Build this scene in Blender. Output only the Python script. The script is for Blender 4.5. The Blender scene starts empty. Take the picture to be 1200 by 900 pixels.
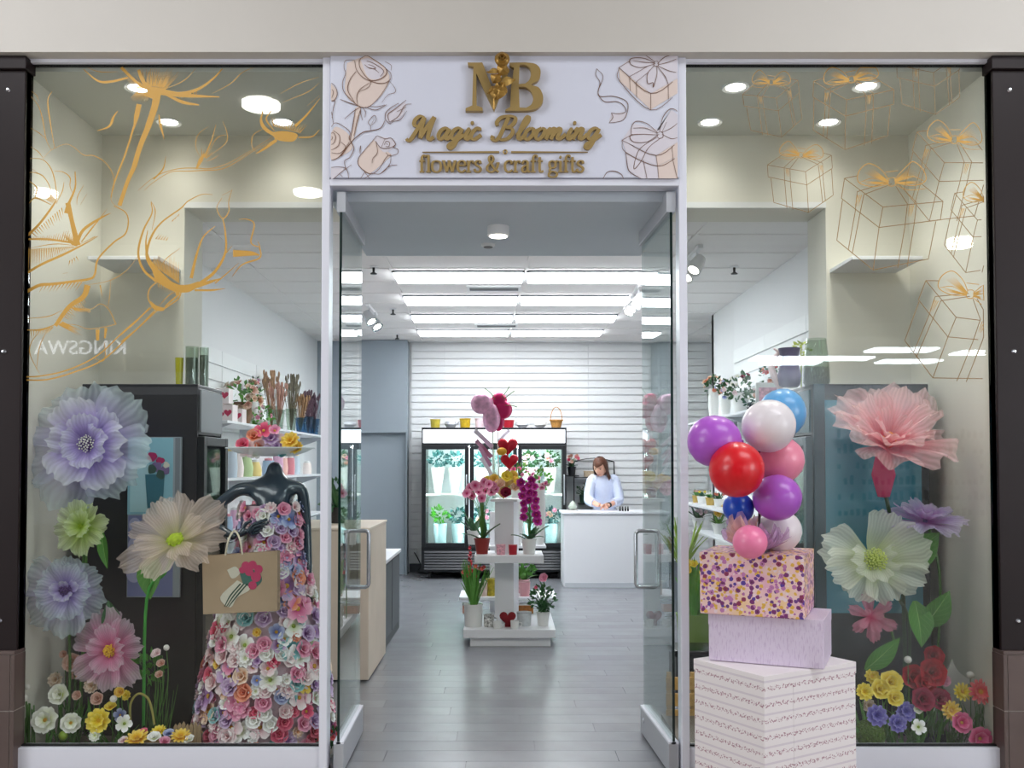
import bpy, bmesh, math, random
from mathutils import Vector, Matrix, Euler
C = bpy.context.scene.collection
SC = bpy.context.scene
random.seed(7)
PI = math.pi

# ---------------------------------------------------------------- camera, world, lights, exposure
CAM_D, CAM_H, FPX, PITCH = 4.7, 1.53, 1100.0, math.radians(1.7)
cam = bpy.data.cameras.new('camera'); camo = bpy.data.objects.new('camera', cam); C.objects.link(camo)
camo.location = (0, -CAM_D, CAM_H); camo.rotation_euler = (PI / 2 + PITCH, 0, 0)
cam.sensor_width = 36.0; cam.lens = FPX / 1200 * 36.0
SHX, SHY = 8 / 1200, 62.4 / 1200
cam.shift_x, cam.shift_y = SHX, SHY
cam.clip_start = 0.05; cam.clip_end = 100
SC.camera = camo
w = bpy.data.worlds.new('world'); SC.world = w; w.use_nodes = True
w.node_tree.nodes['Background'].inputs[0].default_value = (0.80, 0.85, 0.93, 1)
w.node_tree.nodes['Background'].inputs[1].default_value = 0.6
vs = SC.view_settings
vs.view_transform = 'Standard'; vs.look = 'None'; vs.exposure = 0.0; vs.gamma = 1.0; vs.use_curve_mapping = False
SC.cycles.transparent_max_bounces = 40
SC.cycles.max_bounces = 12; SC.cycles.diffuse_bounces = 8; SC.cycles.glossy_bounces = 4
SC.cycles.sample_clamp_indirect = 10.0

def lamp(name, loc, size, power, col=(1, 1, 1), rot=(0, 0, 0), sy=None, spread=None):
    l = bpy.data.lights.new(name, 'AREA'); l.energy = power; l.color = col
    l.shape = 'RECTANGLE' if sy else 'SQUARE'; l.size = size
    if sy: l.size_y = sy
    if spread: l.spread = spread
    o = bpy.data.objects.new(name, l); C.objects.link(o); o.location = loc; o.rotation_euler = rot
    return o
# area lamps added out of view to light the shop front, overhead ones first
lamp('added_overhead_fill', (-3.0, -2.3, 4.9), 3.0, 95, (0.93, 0.96, 1.0), sy=1.6)
lamp('added_overhead_fill', (3.0, -2.3, 4.9), 3.0, 95, (0.93, 0.96, 1.0), sy=1.6)
for sx_ in (-1, 1):                           # unseen fill lamps added at both sides for frontal light
    lamp('added_side_fill', (sx_ * 9.5, -6.2, 2.9), 3.6, 265, (0.95, 0.97, 1.0), rot=(math.radians(90), 0, sx_ * math.radians(57)), sy=3.4)

# ---------------------------------------------------------------- helpers
_F = (math.cos(PITCH), math.sin(PITCH))
def at(px, py, y):
    """world point at depth plane y that the photograph shows at pixel (px, py)"""
    X = (px - 600 + SHX * 1200) / FPX; U = (450 - py + SHY * 1200) / FPX
    dy = _F[0] - U * _F[1]; dz = _F[1] + U * _F[0]
    t = (y + CAM_D) / dy
    return Vector((X * t, y, CAM_H + dz * t))
def sc(y): return FPX / (y + CAM_D)          # pixels per metre
def ax(px, y): return at(px, 545, y).x
def az(py, y): return at(592, py, y).z
def hexc(h, a=1.0):
    h = h.lstrip('#'); r = [int(h[i:i + 2], 16) / 255 for i in (0, 2, 4)]
    return tuple((c / 12.92 if c <= .04045 else ((c + .055) / 1.055) ** 2.4) for c in r) + (a,)

_M = {}
_film = [0]
def mat(name, col='#cccccc', rough=.5, metal=0, noise=0, nscale=8, emit=0, coat=0, bump=0, spec=.5, trans=None, rnd=0):
    if name in _M: return _M[name]
    m = bpy.data.materials.new(name); m.use_nodes = True; _M[name] = m
    nt = m.node_tree; b = nt.nodes['Principled BSDF']
    c = hexc(col) if isinstance(col, str) else col
    b.inputs['Base Color'].default_value = c; b.inputs['Roughness'].default_value = rough
    b.inputs['Metallic'].default_value = metal; b.inputs['Specular IOR Level'].default_value = spec
    if coat: b.inputs['Coat Weight'].default_value = coat; b.inputs['Coat Roughness'].default_value = .08
    if emit: b.inputs['Emission Color'].default_value = c; b.inputs['Emission Strength'].default_value = emit
    if noise or bump:
        tc = nt.nodes.new('ShaderNodeTexCoord'); n = nt.nodes.new('ShaderNodeTexNoise'); n.inputs['Scale'].default_value = nscale
        n.inputs['Detail'].default_value = 4; nt.links.new(tc.outputs['Object'], n.inputs['Vector'])
        if noise:
            r = nt.nodes.new('ShaderNodeValToRGB'); e = r.color_ramp.elements
            e[0].position = .3; e[1].position = .7
            e[0].color = tuple(x * (1 - noise) for x in c[:3]) + (1,); e[1].color = tuple(min(1, x * (1 + noise)) for x in c[:3]) + (1,)
            nt.links.new(n.outputs['Fac'], r.inputs['Fac']); nt.links.new(r.outputs['Color'], b.inputs['Base Color'])
        if bump:
            bp = nt.nodes.new('ShaderNodeBump'); bp.inputs['Strength'].default_value = bump; bp.inputs['Distance'].default_value = .01
            nt.links.new(n.outputs['Fac'], bp.inputs['Height']); nt.links.new(bp.outputs['Normal'], b.inputs['Normal'])
    if rnd:
        oi = nt.nodes.new('ShaderNodeObjectInfo'); hv = nt.nodes.new('ShaderNodeHueSaturation'); mr = nt.nodes.new('ShaderNodeMapRange')
        mr.inputs['To Min'].default_value = 1 - rnd; mr.inputs['To Max'].default_value = 1 + rnd
        nt.links.new(oi.outputs['Random'], mr.inputs['Value']); nt.links.new(mr.outputs[0], hv.inputs['Value'])
        src = b.inputs['Base Color'].links[0].from_socket if b.inputs['Base Color'].links else None
        if src: nt.links.new(src, hv.inputs['Color'])
        else: hv.inputs['Color'].default_value = c
        nt.links.new(hv.outputs['Color'], b.inputs['Base Color'])
    return m
def emission(name, col, s):
    if name in _M: return _M[name]
    m = bpy.data.materials.new(name); m.use_nodes = True; _M[name] = m; nt = m.node_tree
    nt.nodes.clear(); e = nt.nodes.new('ShaderNodeEmission'); o = nt.nodes.new('ShaderNodeOutputMaterial')
    e.inputs[0].default_value = hexc(col); e.inputs[1].default_value = s; nt.links.new(e.outputs[0], o.inputs[0]); return m
def _math(nt, op, a, b=None):
    n = nt.nodes.new('ShaderNodeMath'); n.operation = op
    for i, v in ((0, a), (1, b)):
        if v is None: continue
        if hasattr(v, 'links'): nt.links.new(v, n.inputs[i])
        else: n.inputs[i].default_value = v
    return n.outputs[0]
def glass(name, tint='#f2faf8', refl=.035, rough=.0):
    """thin clear glass: sees straight through, reflects by angle"""
    if name in _M: return _M[name]
    m = bpy.data.materials.new(name); m.use_nodes = True; _M[name] = m; nt = m.node_tree; nt.nodes.clear()
    o = nt.nodes.new('ShaderNodeOutputMaterial'); t = nt.nodes.new('ShaderNodeBsdfTransparent'); g = nt.nodes.new('ShaderNodeBsdfGlossy')
    x = nt.nodes.new('ShaderNodeMixShader'); lw = nt.nodes.new('ShaderNodeLayerWeight')
    t.inputs[0].default_value = hexc(tint); g.inputs['Roughness'].default_value = rough
    p = _math(nt, 'POWER', lw.outputs['Facing'], 4.5); p = _math(nt, 'MULTIPLY', p, .9); p = _math(nt, 'ADD', p, refl)
    nt.links.new(p, x.inputs[0]); nt.links.new(t.outputs[0], x.inputs[1]); nt.links.new(g.outputs[0], x.inputs[2]); nt.links.new(x.outputs[0], o.inputs[0])
    return m
def tulle(name, inner, outer, alpha=.75, folds=14, edge=None):
    """sheer gathered fabric: colour runs from the petal's root to its edge, threads gather in folds"""
    if name in _M: return _M[name]
    m = bpy.data.materials.new(name); m.use_nodes = True; _M[name] = m; nt = m.node_tree; nt.nodes.clear(); L = nt.links.new
    o = nt.nodes.new('ShaderNodeOutputMaterial'); uv = nt.nodes.new('ShaderNodeTexCoord'); sp = nt.nodes.new('ShaderNodeSeparateXYZ'); L(uv.outputs['UV'], sp.inputs[0])
    r = nt.nodes.new('ShaderNodeValToRGB'); e = r.color_ramp.elements
    e[0].position = .12; e[0].color = hexc(inner); e[1].position = .62; e[1].color = hexc(outer)
    if edge: q = e.new(.97); q.color = hexc(edge)
    L(sp.outputs['Y'], r.inputs['Fac'])
    d = nt.nodes.new('ShaderNodeBsdfDiffuse'); tl = nt.nodes.new('ShaderNodeBsdfTranslucent'); L(r.outputs['Color'], d.inputs[0]); L(r.outputs['Color'], tl.inputs[0])
    a = nt.nodes.new('ShaderNodeMixShader'); a.inputs[0].default_value = .42; L(d.outputs[0], a.inputs[1]); L(tl.outputs[0], a.inputs[2])
    tr = nt.nodes.new('ShaderNodeBsdfTransparent'); x = nt.nodes.new('ShaderNodeMixShader')
    nz = nt.nodes.new('ShaderNodeTexNoise'); nz.inputs['Scale'].default_value = 3.0; L(uv.outputs['UV'], nz.inputs['Vector'])
    s = _math(nt, 'SINE', _math(nt, 'ADD', _math(nt, 'MULTIPLY', sp.outputs['X'], folds * 2 * PI), _math(nt, 'MULTIPLY', nz.outputs['Fac'], 11.0))); s = _math(nt, 'MULTIPLY', _math(nt, 'MULTIPLY', s, sp.outputs['Y']), .085)
    f = _math(nt, 'ADD', s, _math(nt, 'SUBTRACT', min(alpha + .12, .98), _math(nt, 'MULTIPLY', sp.outputs['Y'], .16)))
    L(f, x.inputs[0]); L(tr.outputs[0], x.inputs[1]); L(a.outputs[0], x.inputs[2]); L(x.outputs[0], o.inputs[0])
    return m
def petalmat(name, inner, outer, edge=None, rough=.7):
    """opaque silk petal or leaf, root colour to edge colour"""
    if name in _M: return _M[name]
    m = mat(name, outer, rough, spec=.25); nt = m.node_tree; L = nt.links.new
    uv = nt.nodes.new('ShaderNodeTexCoord'); sp = nt.nodes.new('ShaderNodeSeparateXYZ'); L(uv.outputs['UV'], sp.inputs[0])
    r = nt.nodes.new('ShaderNodeValToRGB'); e = r.color_ramp.elements
    e[0].position = .15; e[0].color = hexc(inner); e[1].position = .6; e[1].color = hexc(outer)
    if edge: q = e.new(1.0); q.color = hexc(edge)
    L(sp.outputs['Y'], r.inputs['Fac']); L(r.outputs['Color'], nt.nodes['Principled BSDF'].inputs['Base Color'])
    return m
def leafmat(name, col, vein):
    if name in _M: return _M[name]
    m = mat(name, col, .45, spec=.4); nt = m.node_tree; L = nt.links.new
    uv = nt.nodes.new('ShaderNodeTexCoord'); sp = nt.nodes.new('ShaderNodeSeparateXYZ'); L(uv.outputs['UV'], sp.inputs[0])
    c = _math(nt, 'ABSOLUTE', _math(nt, 'SUBTRACT', sp.outputs['X'], .5))
    mid = _math(nt, 'LESS_THAN', c, .018)
    sv = _math(nt, 'FRACT', _math(nt, 'SUBTRACT', _math(nt, 'MULTIPLY', sp.outputs['Y'], 7), _math(nt, 'MULTIPLY', c, 5)))
    side = _math(nt, 'MULTIPLY', _math(nt, 'LESS_THAN', sv, .09), .45)
    mx = nt.nodes.new('ShaderNodeMix'); mx.data_type = 'RGBA'; mx.inputs['A'].default_value = hexc(col); mx.inputs['B'].default_value = hexc(vein)
    L(_math(nt, 'MAXIMUM', mid, side), mx.inputs['Factor']); L(mx.outputs['Result'], nt.nodes['Principled BSDF'].inputs['Base Color'])
    return m

class MB:
    """collects shapes; build() links them as ONE mesh object"""
    def __init__(s): s.v = []; s.f = []; s.m = []; s.uv = {}
    def add(s, vs, fs, m=0, uvs=None):
        o = len(s.v); s.v += [tuple(p) for p in vs]
        for f in fs: s.f.append(tuple(i + o for i in f)); s.m.append(m)
        if uvs:
            for i, q in enumerate(uvs): s.uv[o + i] = q
        return s
    def box(s, x0, y0, z0, x1, y1, z1, m=0):
        x0, x1 = min(x0, x1), max(x0, x1); y0, y1 = min(y0, y1), max(y0, y1); z0, z1 = min(z0, z1), max(z0, z1)
        return s.add([(x0, y0, z0), (x1, y0, z0), (x1, y1, z0), (x0, y1, z0), (x0, y0, z1), (x1, y0, z1), (x1, y1, z1), (x0, y1, z1)],
                     [(0, 3, 2, 1), (4, 5, 6, 7), (0, 1, 5, 4), (1, 2, 6, 5), (2, 3, 7, 6), (3, 0, 4, 7)], m)
    def obox(s, c, sz, R=None, m=0):
        t = MB().box(-sz[0] / 2, -sz[1] / 2, -sz[2] / 2, sz[0] / 2, sz[1] / 2, sz[2] / 2)
        R = R or Matrix.Identity(3); c = Vector(c)
        return s.add([R @ Vector(p) + c for p in t.v], t.f, m)
    def tube(s, pts, r, n=7, m=0, closed=False):
        pts = [Vector(p) for p in pts]; N = len(pts)
        rs = list(r) if hasattr(r, '__len__') else [r] * N
        up = None; vs = []; fs = []
        for i, p in enumerate(pts):
            if closed: t = pts[(i + 1) % N] - pts[i - 1]
            else: t = pts[min(i + 1, N - 1)] - pts[max(i - 1, 0)]
            t = t.normalized() if t.length > 1e-9 else Vector((0, 0, 1))
            if up is None:
                up = Vector((0, 0, 1)) if abs(t.z) < .9 else Vector((1, 0, 0))
            a = t.cross(up); a = a.normalized() if a.length > 1e-6 else t.orthogonal().normalized(); b = a.cross(t); up = b
            for k in range(n):
                q = 2 * PI * k / n; vs.append(p + (a * math.cos(q) + b * math.sin(q)) * rs[i])
        for i in range(N if closed else N - 1):
            for k in range(n):
                j = (i + 1) % N
                fs.append((i * n + k, i * n + (k + 1) % n, j * n + (k + 1) % n, j * n + k))
        if not closed: fs.append(tuple(range(n - 1, -1, -1))); fs.append(tuple((N - 1) * n + k for k in range(n)))
        return s.add(vs, fs, m)
    def lathe(s, prof, n=20, c=(0, 0, 0), m=0, R=None):
        vs = []; fs = []; c = Vector(c)
        for (r, z) in prof:
            for k in range(n):
                a = 2 * PI * k / n; p = Vector((r * math.cos(a), r * math.sin(a), z)); vs.append((R @ p if R else p) + c)
        for i in range(len(prof) - 1):
            for k in range(n): fs.append((i * n + k, i * n + (k + 1) % n, (i + 1) * n + (k + 1) % n, (i + 1) * n + k))
        if prof[0][0] > 1e-6: fs.append(tuple(range(n - 1, -1, -1)))
        if prof[-1][0] > 1e-6: fs.append(tuple((len(prof) - 1) * n + k for k in range(n)))
        return s.add(vs, fs, m)
    def ball(s, c, r, nu=12, nv=8, m=0, R=None):
        r = (r, r, r) if not hasattr(r, '__len__') else r; c = Vector(c); vs = []; fs = []
        for j in range(nv + 1):
            b = -PI / 2 + PI * j / nv
            for k in range(nu):
                a = 2 * PI * k / nu; p = Vector((math.cos(b) * math.cos(a) * r[0], math.cos(b) * math.sin(a) * r[1], math.sin(b) * r[2])); vs.append((R @ p if R else p) + c)
        for j in range(nv):
            for k in range(nu): fs.append((j * nu + k, j * nu + (k + 1) % nu, (j + 1) * nu + (k + 1) % nu, (j + 1) * nu + k))
        return s.add(vs, fs, m)
    def grid(s, fn, nu, nv, m=0):
        vs = []; uv = []; fs = []
        for j in range(nv + 1):
            for i in range(nu + 1): vs.append(fn(i / nu, j / nv)); uv.append((i / nu, j / nv))
        for j in range(nv):
            for i in range(nu): a = j * (nu + 1) + i; fs.append((a, a + 1, a + nu + 2, a + nu + 1))
        return s.add(vs, fs, m, uv)
    def xform(s, M, i0=0):
        s.v = s.v[:i0] + [tuple(M @ Vector(p)) for p in s.v[i0:]]; return s
    def mesh(s, name, mats, smooth=True, ang=38):
        me = bpy.data.meshes.new(name); me.from_pydata(s.v, [], s.f)
        for q in (mats if isinstance(mats, (list, tuple)) else [mats]): me.materials.append(q)
        me.polygons.foreach_set('material_index', s.m)
        if s.uv:
            ul = me.uv_layers.new(name='UVMap'); d = [0.0] * (2 * len(me.loops))
            for l in me.loops:
                q = s.uv.get(l.vertex_index)
                if q: d[2 * l.index] = q[0]; d[2 * l.index + 1] = q[1]
            ul.data.foreach_set('uv', d)
        if smooth:
            me.polygons.foreach_set('use_smooth', [True] * len(me.polygons)); me.update()
            me.set_sharp_from_angle(angle=math.radians(ang))
        me.update(); return me
    def build(s, name, mats, parent=None, smooth=True, bevel=0, ang=38, world=True):
        """vertices are in world space; a parent's location (and turn) is taken off"""
        if parent is not None and world:
            s.v = [tuple(_inv(parent) @ Vector(p)) for p in s.v]
        return link(name, s.mesh(name, mats, smooth, ang), parent, bevel)
def _wm(o):
    m = Matrix.LocRotScale(o.location, o.rotation_euler, o.scale)
    return _wm(o.parent) @ m if o.parent else m
def _inv(o): return _wm(o).inverted()
def link(name, me, parent=None, bevel=0):
    o = bpy.data.objects.new(name, me); C.objects.link(o)
    if parent is not None: o.parent = parent
    if bevel:
        b = o.modifiers.new('edge', 'BEVEL'); b.width = bevel; b.segments = 2; b.limit_method = 'ANGLE'; b.angle_limit = math.radians(40)
    return o
def T(name, label, cat, loc=(0, 0, 0), rz=0, group=None, rot=None, kind=None):
    o = bpy.data.objects.new(name, None); C.objects.link(o); o.empty_display_size = .05
    o.location = loc; o.rotation_euler = rot if rot else (0, 0, rz)
    return tag(o, label, cat, group, kind)
def tag(o, label=None, cat=None, group=None, kind=None):
    if label: o['label'] = label
    if cat: o['category'] = cat
    if group: o['group'] = group
    if kind: o['kind'] = kind
    return o
def S(name, mb, m, parent=None, bevel=0, smooth=False):
    o = mb.build(name, m, parent, smooth=smooth, bevel=bevel)
    if parent is None: o['kind'] = 'structure'
    return o
def dup(root, loc, rz=None, label=None, group=None, scale=None):
    r = root.copy(); C.objects.link(r); r.location = loc
    if rz is not None: r.rotation_euler = (0, 0, rz)
    if label: r['label'] = label
    if group: r['group'] = group
    if scale: r.scale = (scale,) * 3
    for ch in list(root.children):
        c = ch.copy(); C.objects.link(c); c.parent = r
        for g in list(ch.children):
            d = g.copy(); C.objects.link(d); d.parent = c
    return r
def smoothpts(pts, k=6):
    """Catmull-Rom through 2-D or 3-D points"""
    P = [Vector(p) for p in pts]
    if len(P) < 3: return P
    out = []
    for i in range(len(P) - 1):
        a = P[i - 1] if i else P[0] * 2 - P[1]; b = P[i]; c = P[i + 1]; d = P[i + 2] if i + 2 < len(P) else P[-1] * 2 - P[-2]
        for j in range(k):
            t = j / k; out.append(.5 * ((2 * b) + (c - a) * t + (2 * a - 5 * b + 4 * c - d) * t * t + (3 * b - a - 3 * c + d) * t ** 3))
    out.append(P[-1]); return out
def facing(d):
    """rotation that takes local +Z to direction d, keeping local +Y as upright as it can"""
    z = Vector(d).normalized(); up = Vector((0, 0, 1)) if abs(z.z) < .95 else Vector((0, 1, 0))
    x = up.cross(z).normalized(); y = z.cross(x)
    return Matrix((x, y, z)).transposed()
# ================================================================ SETTING
M_cream = mat('niche paint', '#dfdcd0', .7, noise=.02, nscale=3)
M_white = mat('white paint', '#e6e7e8', .6, noise=.015, nscale=3)
M_fascia = mat('fascia paint', '#c9c4bd', .75, noise=.02, nscale=2)
M_frame = mat('white aluminium', '#e3e4ee', .32)
M_alu = mat('brushed aluminium', '#b9bcc2', .5, metal=.5)
M_chrome = mat('chrome', '#d8dade', .12, metal=1)
M_greywall = mat('blue grey paint', '#8f9aa2', .6, noise=.03, nscale=2)
M_soffit = mat('grey soffit paint', '#bcc5cd', .5, noise=.02, nscale=2)
M_tile = mat('ceiling tile', '#ebe8e6', .9, noise=.015, nscale=30)
M_black = mat('black metal', '#15171a', .4)
M_gasket = mat('black rubber', '#0c0e10', .6)
M_bronze = mat('dark bronze panel', '#211819', .42, spec=.25, metal=0, noise=.12, nscale=2)
M_browntile = mat('brown stone tile', '#5d4e4a', .42, noise=.10, nscale=5, rnd=.06)
M_grout = mat('pale grout', '#a99f99', .8)
M_glass = glass('window glass', '#f8faf9', .032)
M_glassdoor = glass('door glass', '#eef5f4', .03)
M_glassedge = mat('dark green glass edge', '#0f2624', .2)
M_plank = mat('dark grey vinyl plank', '#7d7f84', .25, noise=.10, nscale=3, rnd=.07, spec=.6)
M_troffer = emission('ceiling light diffuser', '#f6faff', 17)
M_pot = emission('downlight lens', '#fff6e6', 25)
M_mall = emission('mall light lens', '#fffaf2', 30)

# ---- store floor: planks laid along the width of the shop
fl = S('floor', MB().box(-4.1, .0, -.05, 4.1, 8.8, -.006), mat('plank joint', '#3d3f42', .5))
PL, PW = 1.22, .18
pm = MB().box(0, 0, -.006, PL - .002, PW - .002, 0).mesh('plank', M_plank, smooth=False)
r = 0; y = .02
while y < 8.7:
    x = -2.64 - (r * .43) % PL
    while x < 2.6 and y < 5.5:
        if x + PL > -2.64:
            link('plank', pm, fl).location = (x, y, 0)
        x += PL
    y += PW; r += 1
far = MB()
yy = .02 + PW * math.ceil((5.5 - .02) / PW); rr = 0
while yy < 8.7:
    x = -2.64 - (rr * .43) % PL
    while x < 4.0:
        far.box(x, yy, -.006, x + PL - .002, yy + PW - .002, 0); x += PL
    yy += PW; rr += 1
o = far.build('far_planks', M_plank, fl, smooth=False); o['kind'] = 'stuff'

# ---- side and back walls
wl = S('wall_left', MB().box(-2.75, 1.28, 0, -2.65, 8.8, 3.4), M_white)
wr = S('wall_right', MB().box(2.43, 1.28, 0, 2.53, 6.3, 3.4).box(2.43, 6.2, 0, 4.1, 6.3, 3.4), M_white)
S('wall_alcove', MB().box(4.1, 6.2, 0, 4.2, 8.9, 3.4), M_white)
wb = S('wall_back', MB().box(-2.75, 8.83, 0, 4.2, 8.95, 3.4), M_white)
gx = ax(478, 8.5)
S('wall_recess', MB().box(-2.65, 8.5, 0, gx - .02, 8.83, 3.4), M_greywall)
S('wall_recess_upper', MB().box(ax(420, 8.4), 8.40, az(507, 8.4), gx, 8.5, 3.28).box(gx - .02, 8.40, 0, gx, 8.5, az(507, 8.4)), M_greywall, bevel=.004)
S('baseboard_back', MB().box(gx, 8.76, 0, 4.1, 8.79, .12), mat('dark baseboard', '#3b3f45', .5))
# slatwall: every slat is a board of its own
def slats(parent, x0s, z0, z1, pitch, place, m):
    for (a, b) in x0s:
        me = MB().box(0, 0, 0, b - a - .008, .018, pitch - .014).mesh('slat', m, smooth=False)
        z = z0
        while z < z1 - pitch * .5:
            o = link('slat', me, parent); place(o, a, z); z += pitch
M_slat = mat('white slat board', '#eceeee', .45, rnd=.012)
seams = [ax(q, 8.8) for q in (480, 521, 605, 690, 775, 830)]
def pb(o, a, z): o.location = (a, 8.80, z)
slats(wb, list(zip(seams[:-1], seams[1:])), .13, 3.27, .105, pb, M_slat)
S('trim_1', MB().box(gx, 8.80, .12, gx + .02, 8.84, 3.28), M_white)
def pl(o, a, z): o.location = (-2.63, a, z); o.rotation_euler = (0, 0, PI / 2)
slats(wl, [(1.6, 2.8), (2.8, 4.0), (4.0, 5.2), (5.2, 6.4), (6.4, 7.6)], .5, 2.63, .15, pl, M_slat)
def prr(o, a, z): o.location = (2.41, a + 1.2 - .012, z); o.rotation_euler = (0, 0, -PI / 2)
slats(wr, [(1.6, 2.8), (2.8, 4.0), (4.0, 5.2)], .5, 2.75, .15, prr, M_slat)

# ---- store ceiling: tiles in a grid that runs slightly across the shop
SL = -.033
ce = S('ceiling', MB().box(-2.75, 1.28, 3.30, 4.2, 8.9, 3.42), M_white)
tm = MB().box(-.598, -.293, 0, .598, .293, .014).mesh('tile', M_tile, smooth=False)
gb = MB()
RY = [3.93 + .61 * j for j in range(-4, 8)]
def gxx(k, y): return .21 + 1.22 * k + SL * (y - 3.16)
LIGHTS = {(j, k) for j in (4, 6, 8, 10) for k in (-1, 0)}
VENTS = {(5, -1), (9, -1)}
for j, y in enumerate(RY):
    for k in range(-3, 3):
        x = gxx(k, y) + .61
        if x < -3.2 or x > 3.7 or (x > 2.9 and y < 5.9) or (j, k) in LIGHTS:
            if (j, k) in LIGHTS:
                for e in (-1, 1): MB().box(x - .598, y + e * .207, 3.286, x + .598, y + e * .293, 3.30).build('tile', M_tile, ce, smooth=False)
            continue
        if x - .6 < -2.65 or (x + .6 > 2.43 and y < 6.3):
            x0 = max(x - .598, -2.65); x1 = min(x + .598, 2.43 if y < 6.3 else 4.1)
            if x1 - x0 < .1: continue
            MB().box(x0, y - .293, 3.286, x1, y + .293, 3.30).build('tile', M_tile, ce, smooth=False)
        else:
            t = link('tile', tm, ce); t.location = (x, y, 3.286); t.rotation_euler = (0, 0, math.atan(SL) * .0)
for k in range(-2, 3):
    a = gxx(k, RY[0] - .3); b = gxx(k, RY[-1] + .3)
    if -2.6 < a < 2.4: gb.add([(a - .012, RY[0] - .3, 3.28), (a + .012, RY[0] - .3, 3.28), (b + .012, RY[-1] + .3, 3.28), (b - .012, RY[-1] + .3, 3.28),
                          (a - .012, RY[0] - .3, 3.30), (a + .012, RY[0] - .3, 3.30), (b + .012, RY[-1] + .3, 3.30), (b - .012, RY[-1] + .3, 3.30)],
                         [(0, 1, 2, 3), (4, 7, 6, 5), (0, 4, 5, 1), (1, 5, 6, 2), (2, 6, 7, 3), (3, 7, 4, 0)])
for y in RY: gb.box(-2.65, y + .293, 3.281, 2.43, y + .317, 3.30)
gb.build('ceiling_grid', mat('grid white', '#e9e6e4', .6), ce, smooth=False)
# fluorescent panels
first = None
names = {4: 'first row', 6: 'second row', 8: 'third row', 10: 'last row'}
for (j, k) in sorted(LIGHTS):
    y = RY[j]; loc = (gxx(k, y) + .61, y, 3.262)
    lab = f'long flat ceiling light in the {names[j]}, on the ' + ('grey door side' if k < 0 else 'sales counter side')
    if first is None:
        first = T('ceiling_light', lab, 'light', loc, group='flat ceiling lights of the shop')
        f = MB(); a, b = .6, .29
        b = .205; f.box(-a, -b, .008, a, -b + .016, .035).box(-a, b - .016, .008, a, b, .035).box(-a, -b, .008, -a + .016, b, .035).box(a - .016, -b, .008, a, b, .035)
        f.build('frame', mat('grey light frame', '#7d8388', .4), first, smooth=False, world=False)
        MB().box(-a + .018, -b + .018, -.018, a - .018, b - .018, .02).build('diffuser', M_troffer, first, smooth=False, world=False)
    else: dup(first, loc, label=lab, group='flat ceiling lights of the shop')
for n, (y, lab) in enumerate(((4.54, 'white slotted air vent between the first two rows of ceiling lights'), (7.0, 'white slotted air vent between the last two rows of ceiling lights'))):
    v = T('ceiling_vent', lab, 'vent', (-.11, y, 3.262), group='ceiling vents')
    MB().box(-.27, -.12, .006, .27, .12, .024).build('frame', M_white, v, world=False, bevel=.003)
    for q in range(3): MB().box(-.24, -.085 + q * .06, 0, .24, -.055 + q * .06, .012).build('slot', M_black if q == 1 else mat('vent grey', '#8b9094', .5), v, smooth=False, world=False)

# ---- niches behind the shop windows, bulkhead, entrance soffit
NZ = 3.53
for s in (-1, 1):
    S('wall_niche_' + ('left' if s < 0 else 'right'), MB().box(s * 2.52, .02, 0, s * 2.445, .94, NZ), M_cream)
    S('wall_niche_back', MB().box(s * 2.46, .94, 0, s * 1.94, 1.28, 3.09), M_cream)
    S('floor_niche', MB().box(s * 2.46, .06, 0, s * 0.93, .94, .05), mat('niche floor', '#5f584e', .5, noise=.08))
    sh = tag(MB().box(s * 2.36, .57, 2.69, s * 1.96, .94, 2.712).build('wall_shelf', M_white, bevel=.003),
             'empty white floating shelf high above the ' + ('grey cooler beside the dressed mannequin' if s < 0 else 'dark cooler behind the gold gift box drawings'), 'shelf')
S('wall_bulkhead', MB().box(-2.46, .94, 3.09, 2.46, 1.28, 3.62), M_cream)
S('trim_2', MB().box(-1.94, .93, 3.085, 1.94, .945, 3.12), M_white)
S('ceiling_niche', MB().box(-2.5, .02, NZ, 2.5, .94, 3.62), mat('niche ceiling paint', '#c3c4bb', .7))
S('ceiling_entrance', MB().box(ax(428, 1.28), .06, 2.875, ax(752, 1.28), 1.30, NZ), M_soffit)
def downlight(px, py, lab):
    # pixel is where the lens shows on the niche ceiling
    t = (NZ - CAM_H); U = (450 - py + SHY * 1200) / FPX
    dz = _F[1] + U * _F[0]; k = t / dz; y = -CAM_D + k * (_F[0] - U * _F[1]); x = (px - 592) / FPX * k
    y = max(.12, min(.86, y))
    d = T('recessed_downlight', lab, 'light', (x, y, NZ), group='recessed lights in the window ceilings')
    MB().lathe([(.052, -.001), (.07, -.008), (.072, -.002), (.072, 0)], 20).build('rim', M_white, d, world=False)
    MB().lathe([(0, -.003), (.05, -.003)], 20).build('lens', M_pot, d, smooth=False, world=False)
    l = bpy.data.lights.new('downlight', 'SPOT'); l.energy = 46 if py < 120 else 11; l.spot_size = math.radians(140); l.spot_blend = 1.0; l.color = (1, .965, .90); l.shadow_soft_size = .12
    lo = bpy.data.objects.new('downlight', l); C.objects.link(lo); lo.location = (x, y, NZ - .03)
for px, py, lab in ((162, 103, 'recessed light behind the golden flower drawing at the top of the rose window'),
                    (198, 143, 'recessed light beside the tip of a small golden leaf drawing'),
                    (331, 143, 'recessed light above the golden flower bud by the door frame'),
                    (862, 102, 'recessed light beside the faint small gift box drawing near the sign'),
                    (832, 143, 'recessed light closest to the sign in the gift box window'),
                    (971, 143, 'recessed light crossed by the ribbon of a drawn gift box'),
                    (1015, 101, 'recessed light shining through the bow of a drawn gift box')): downlight(px, py, lab)
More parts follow.
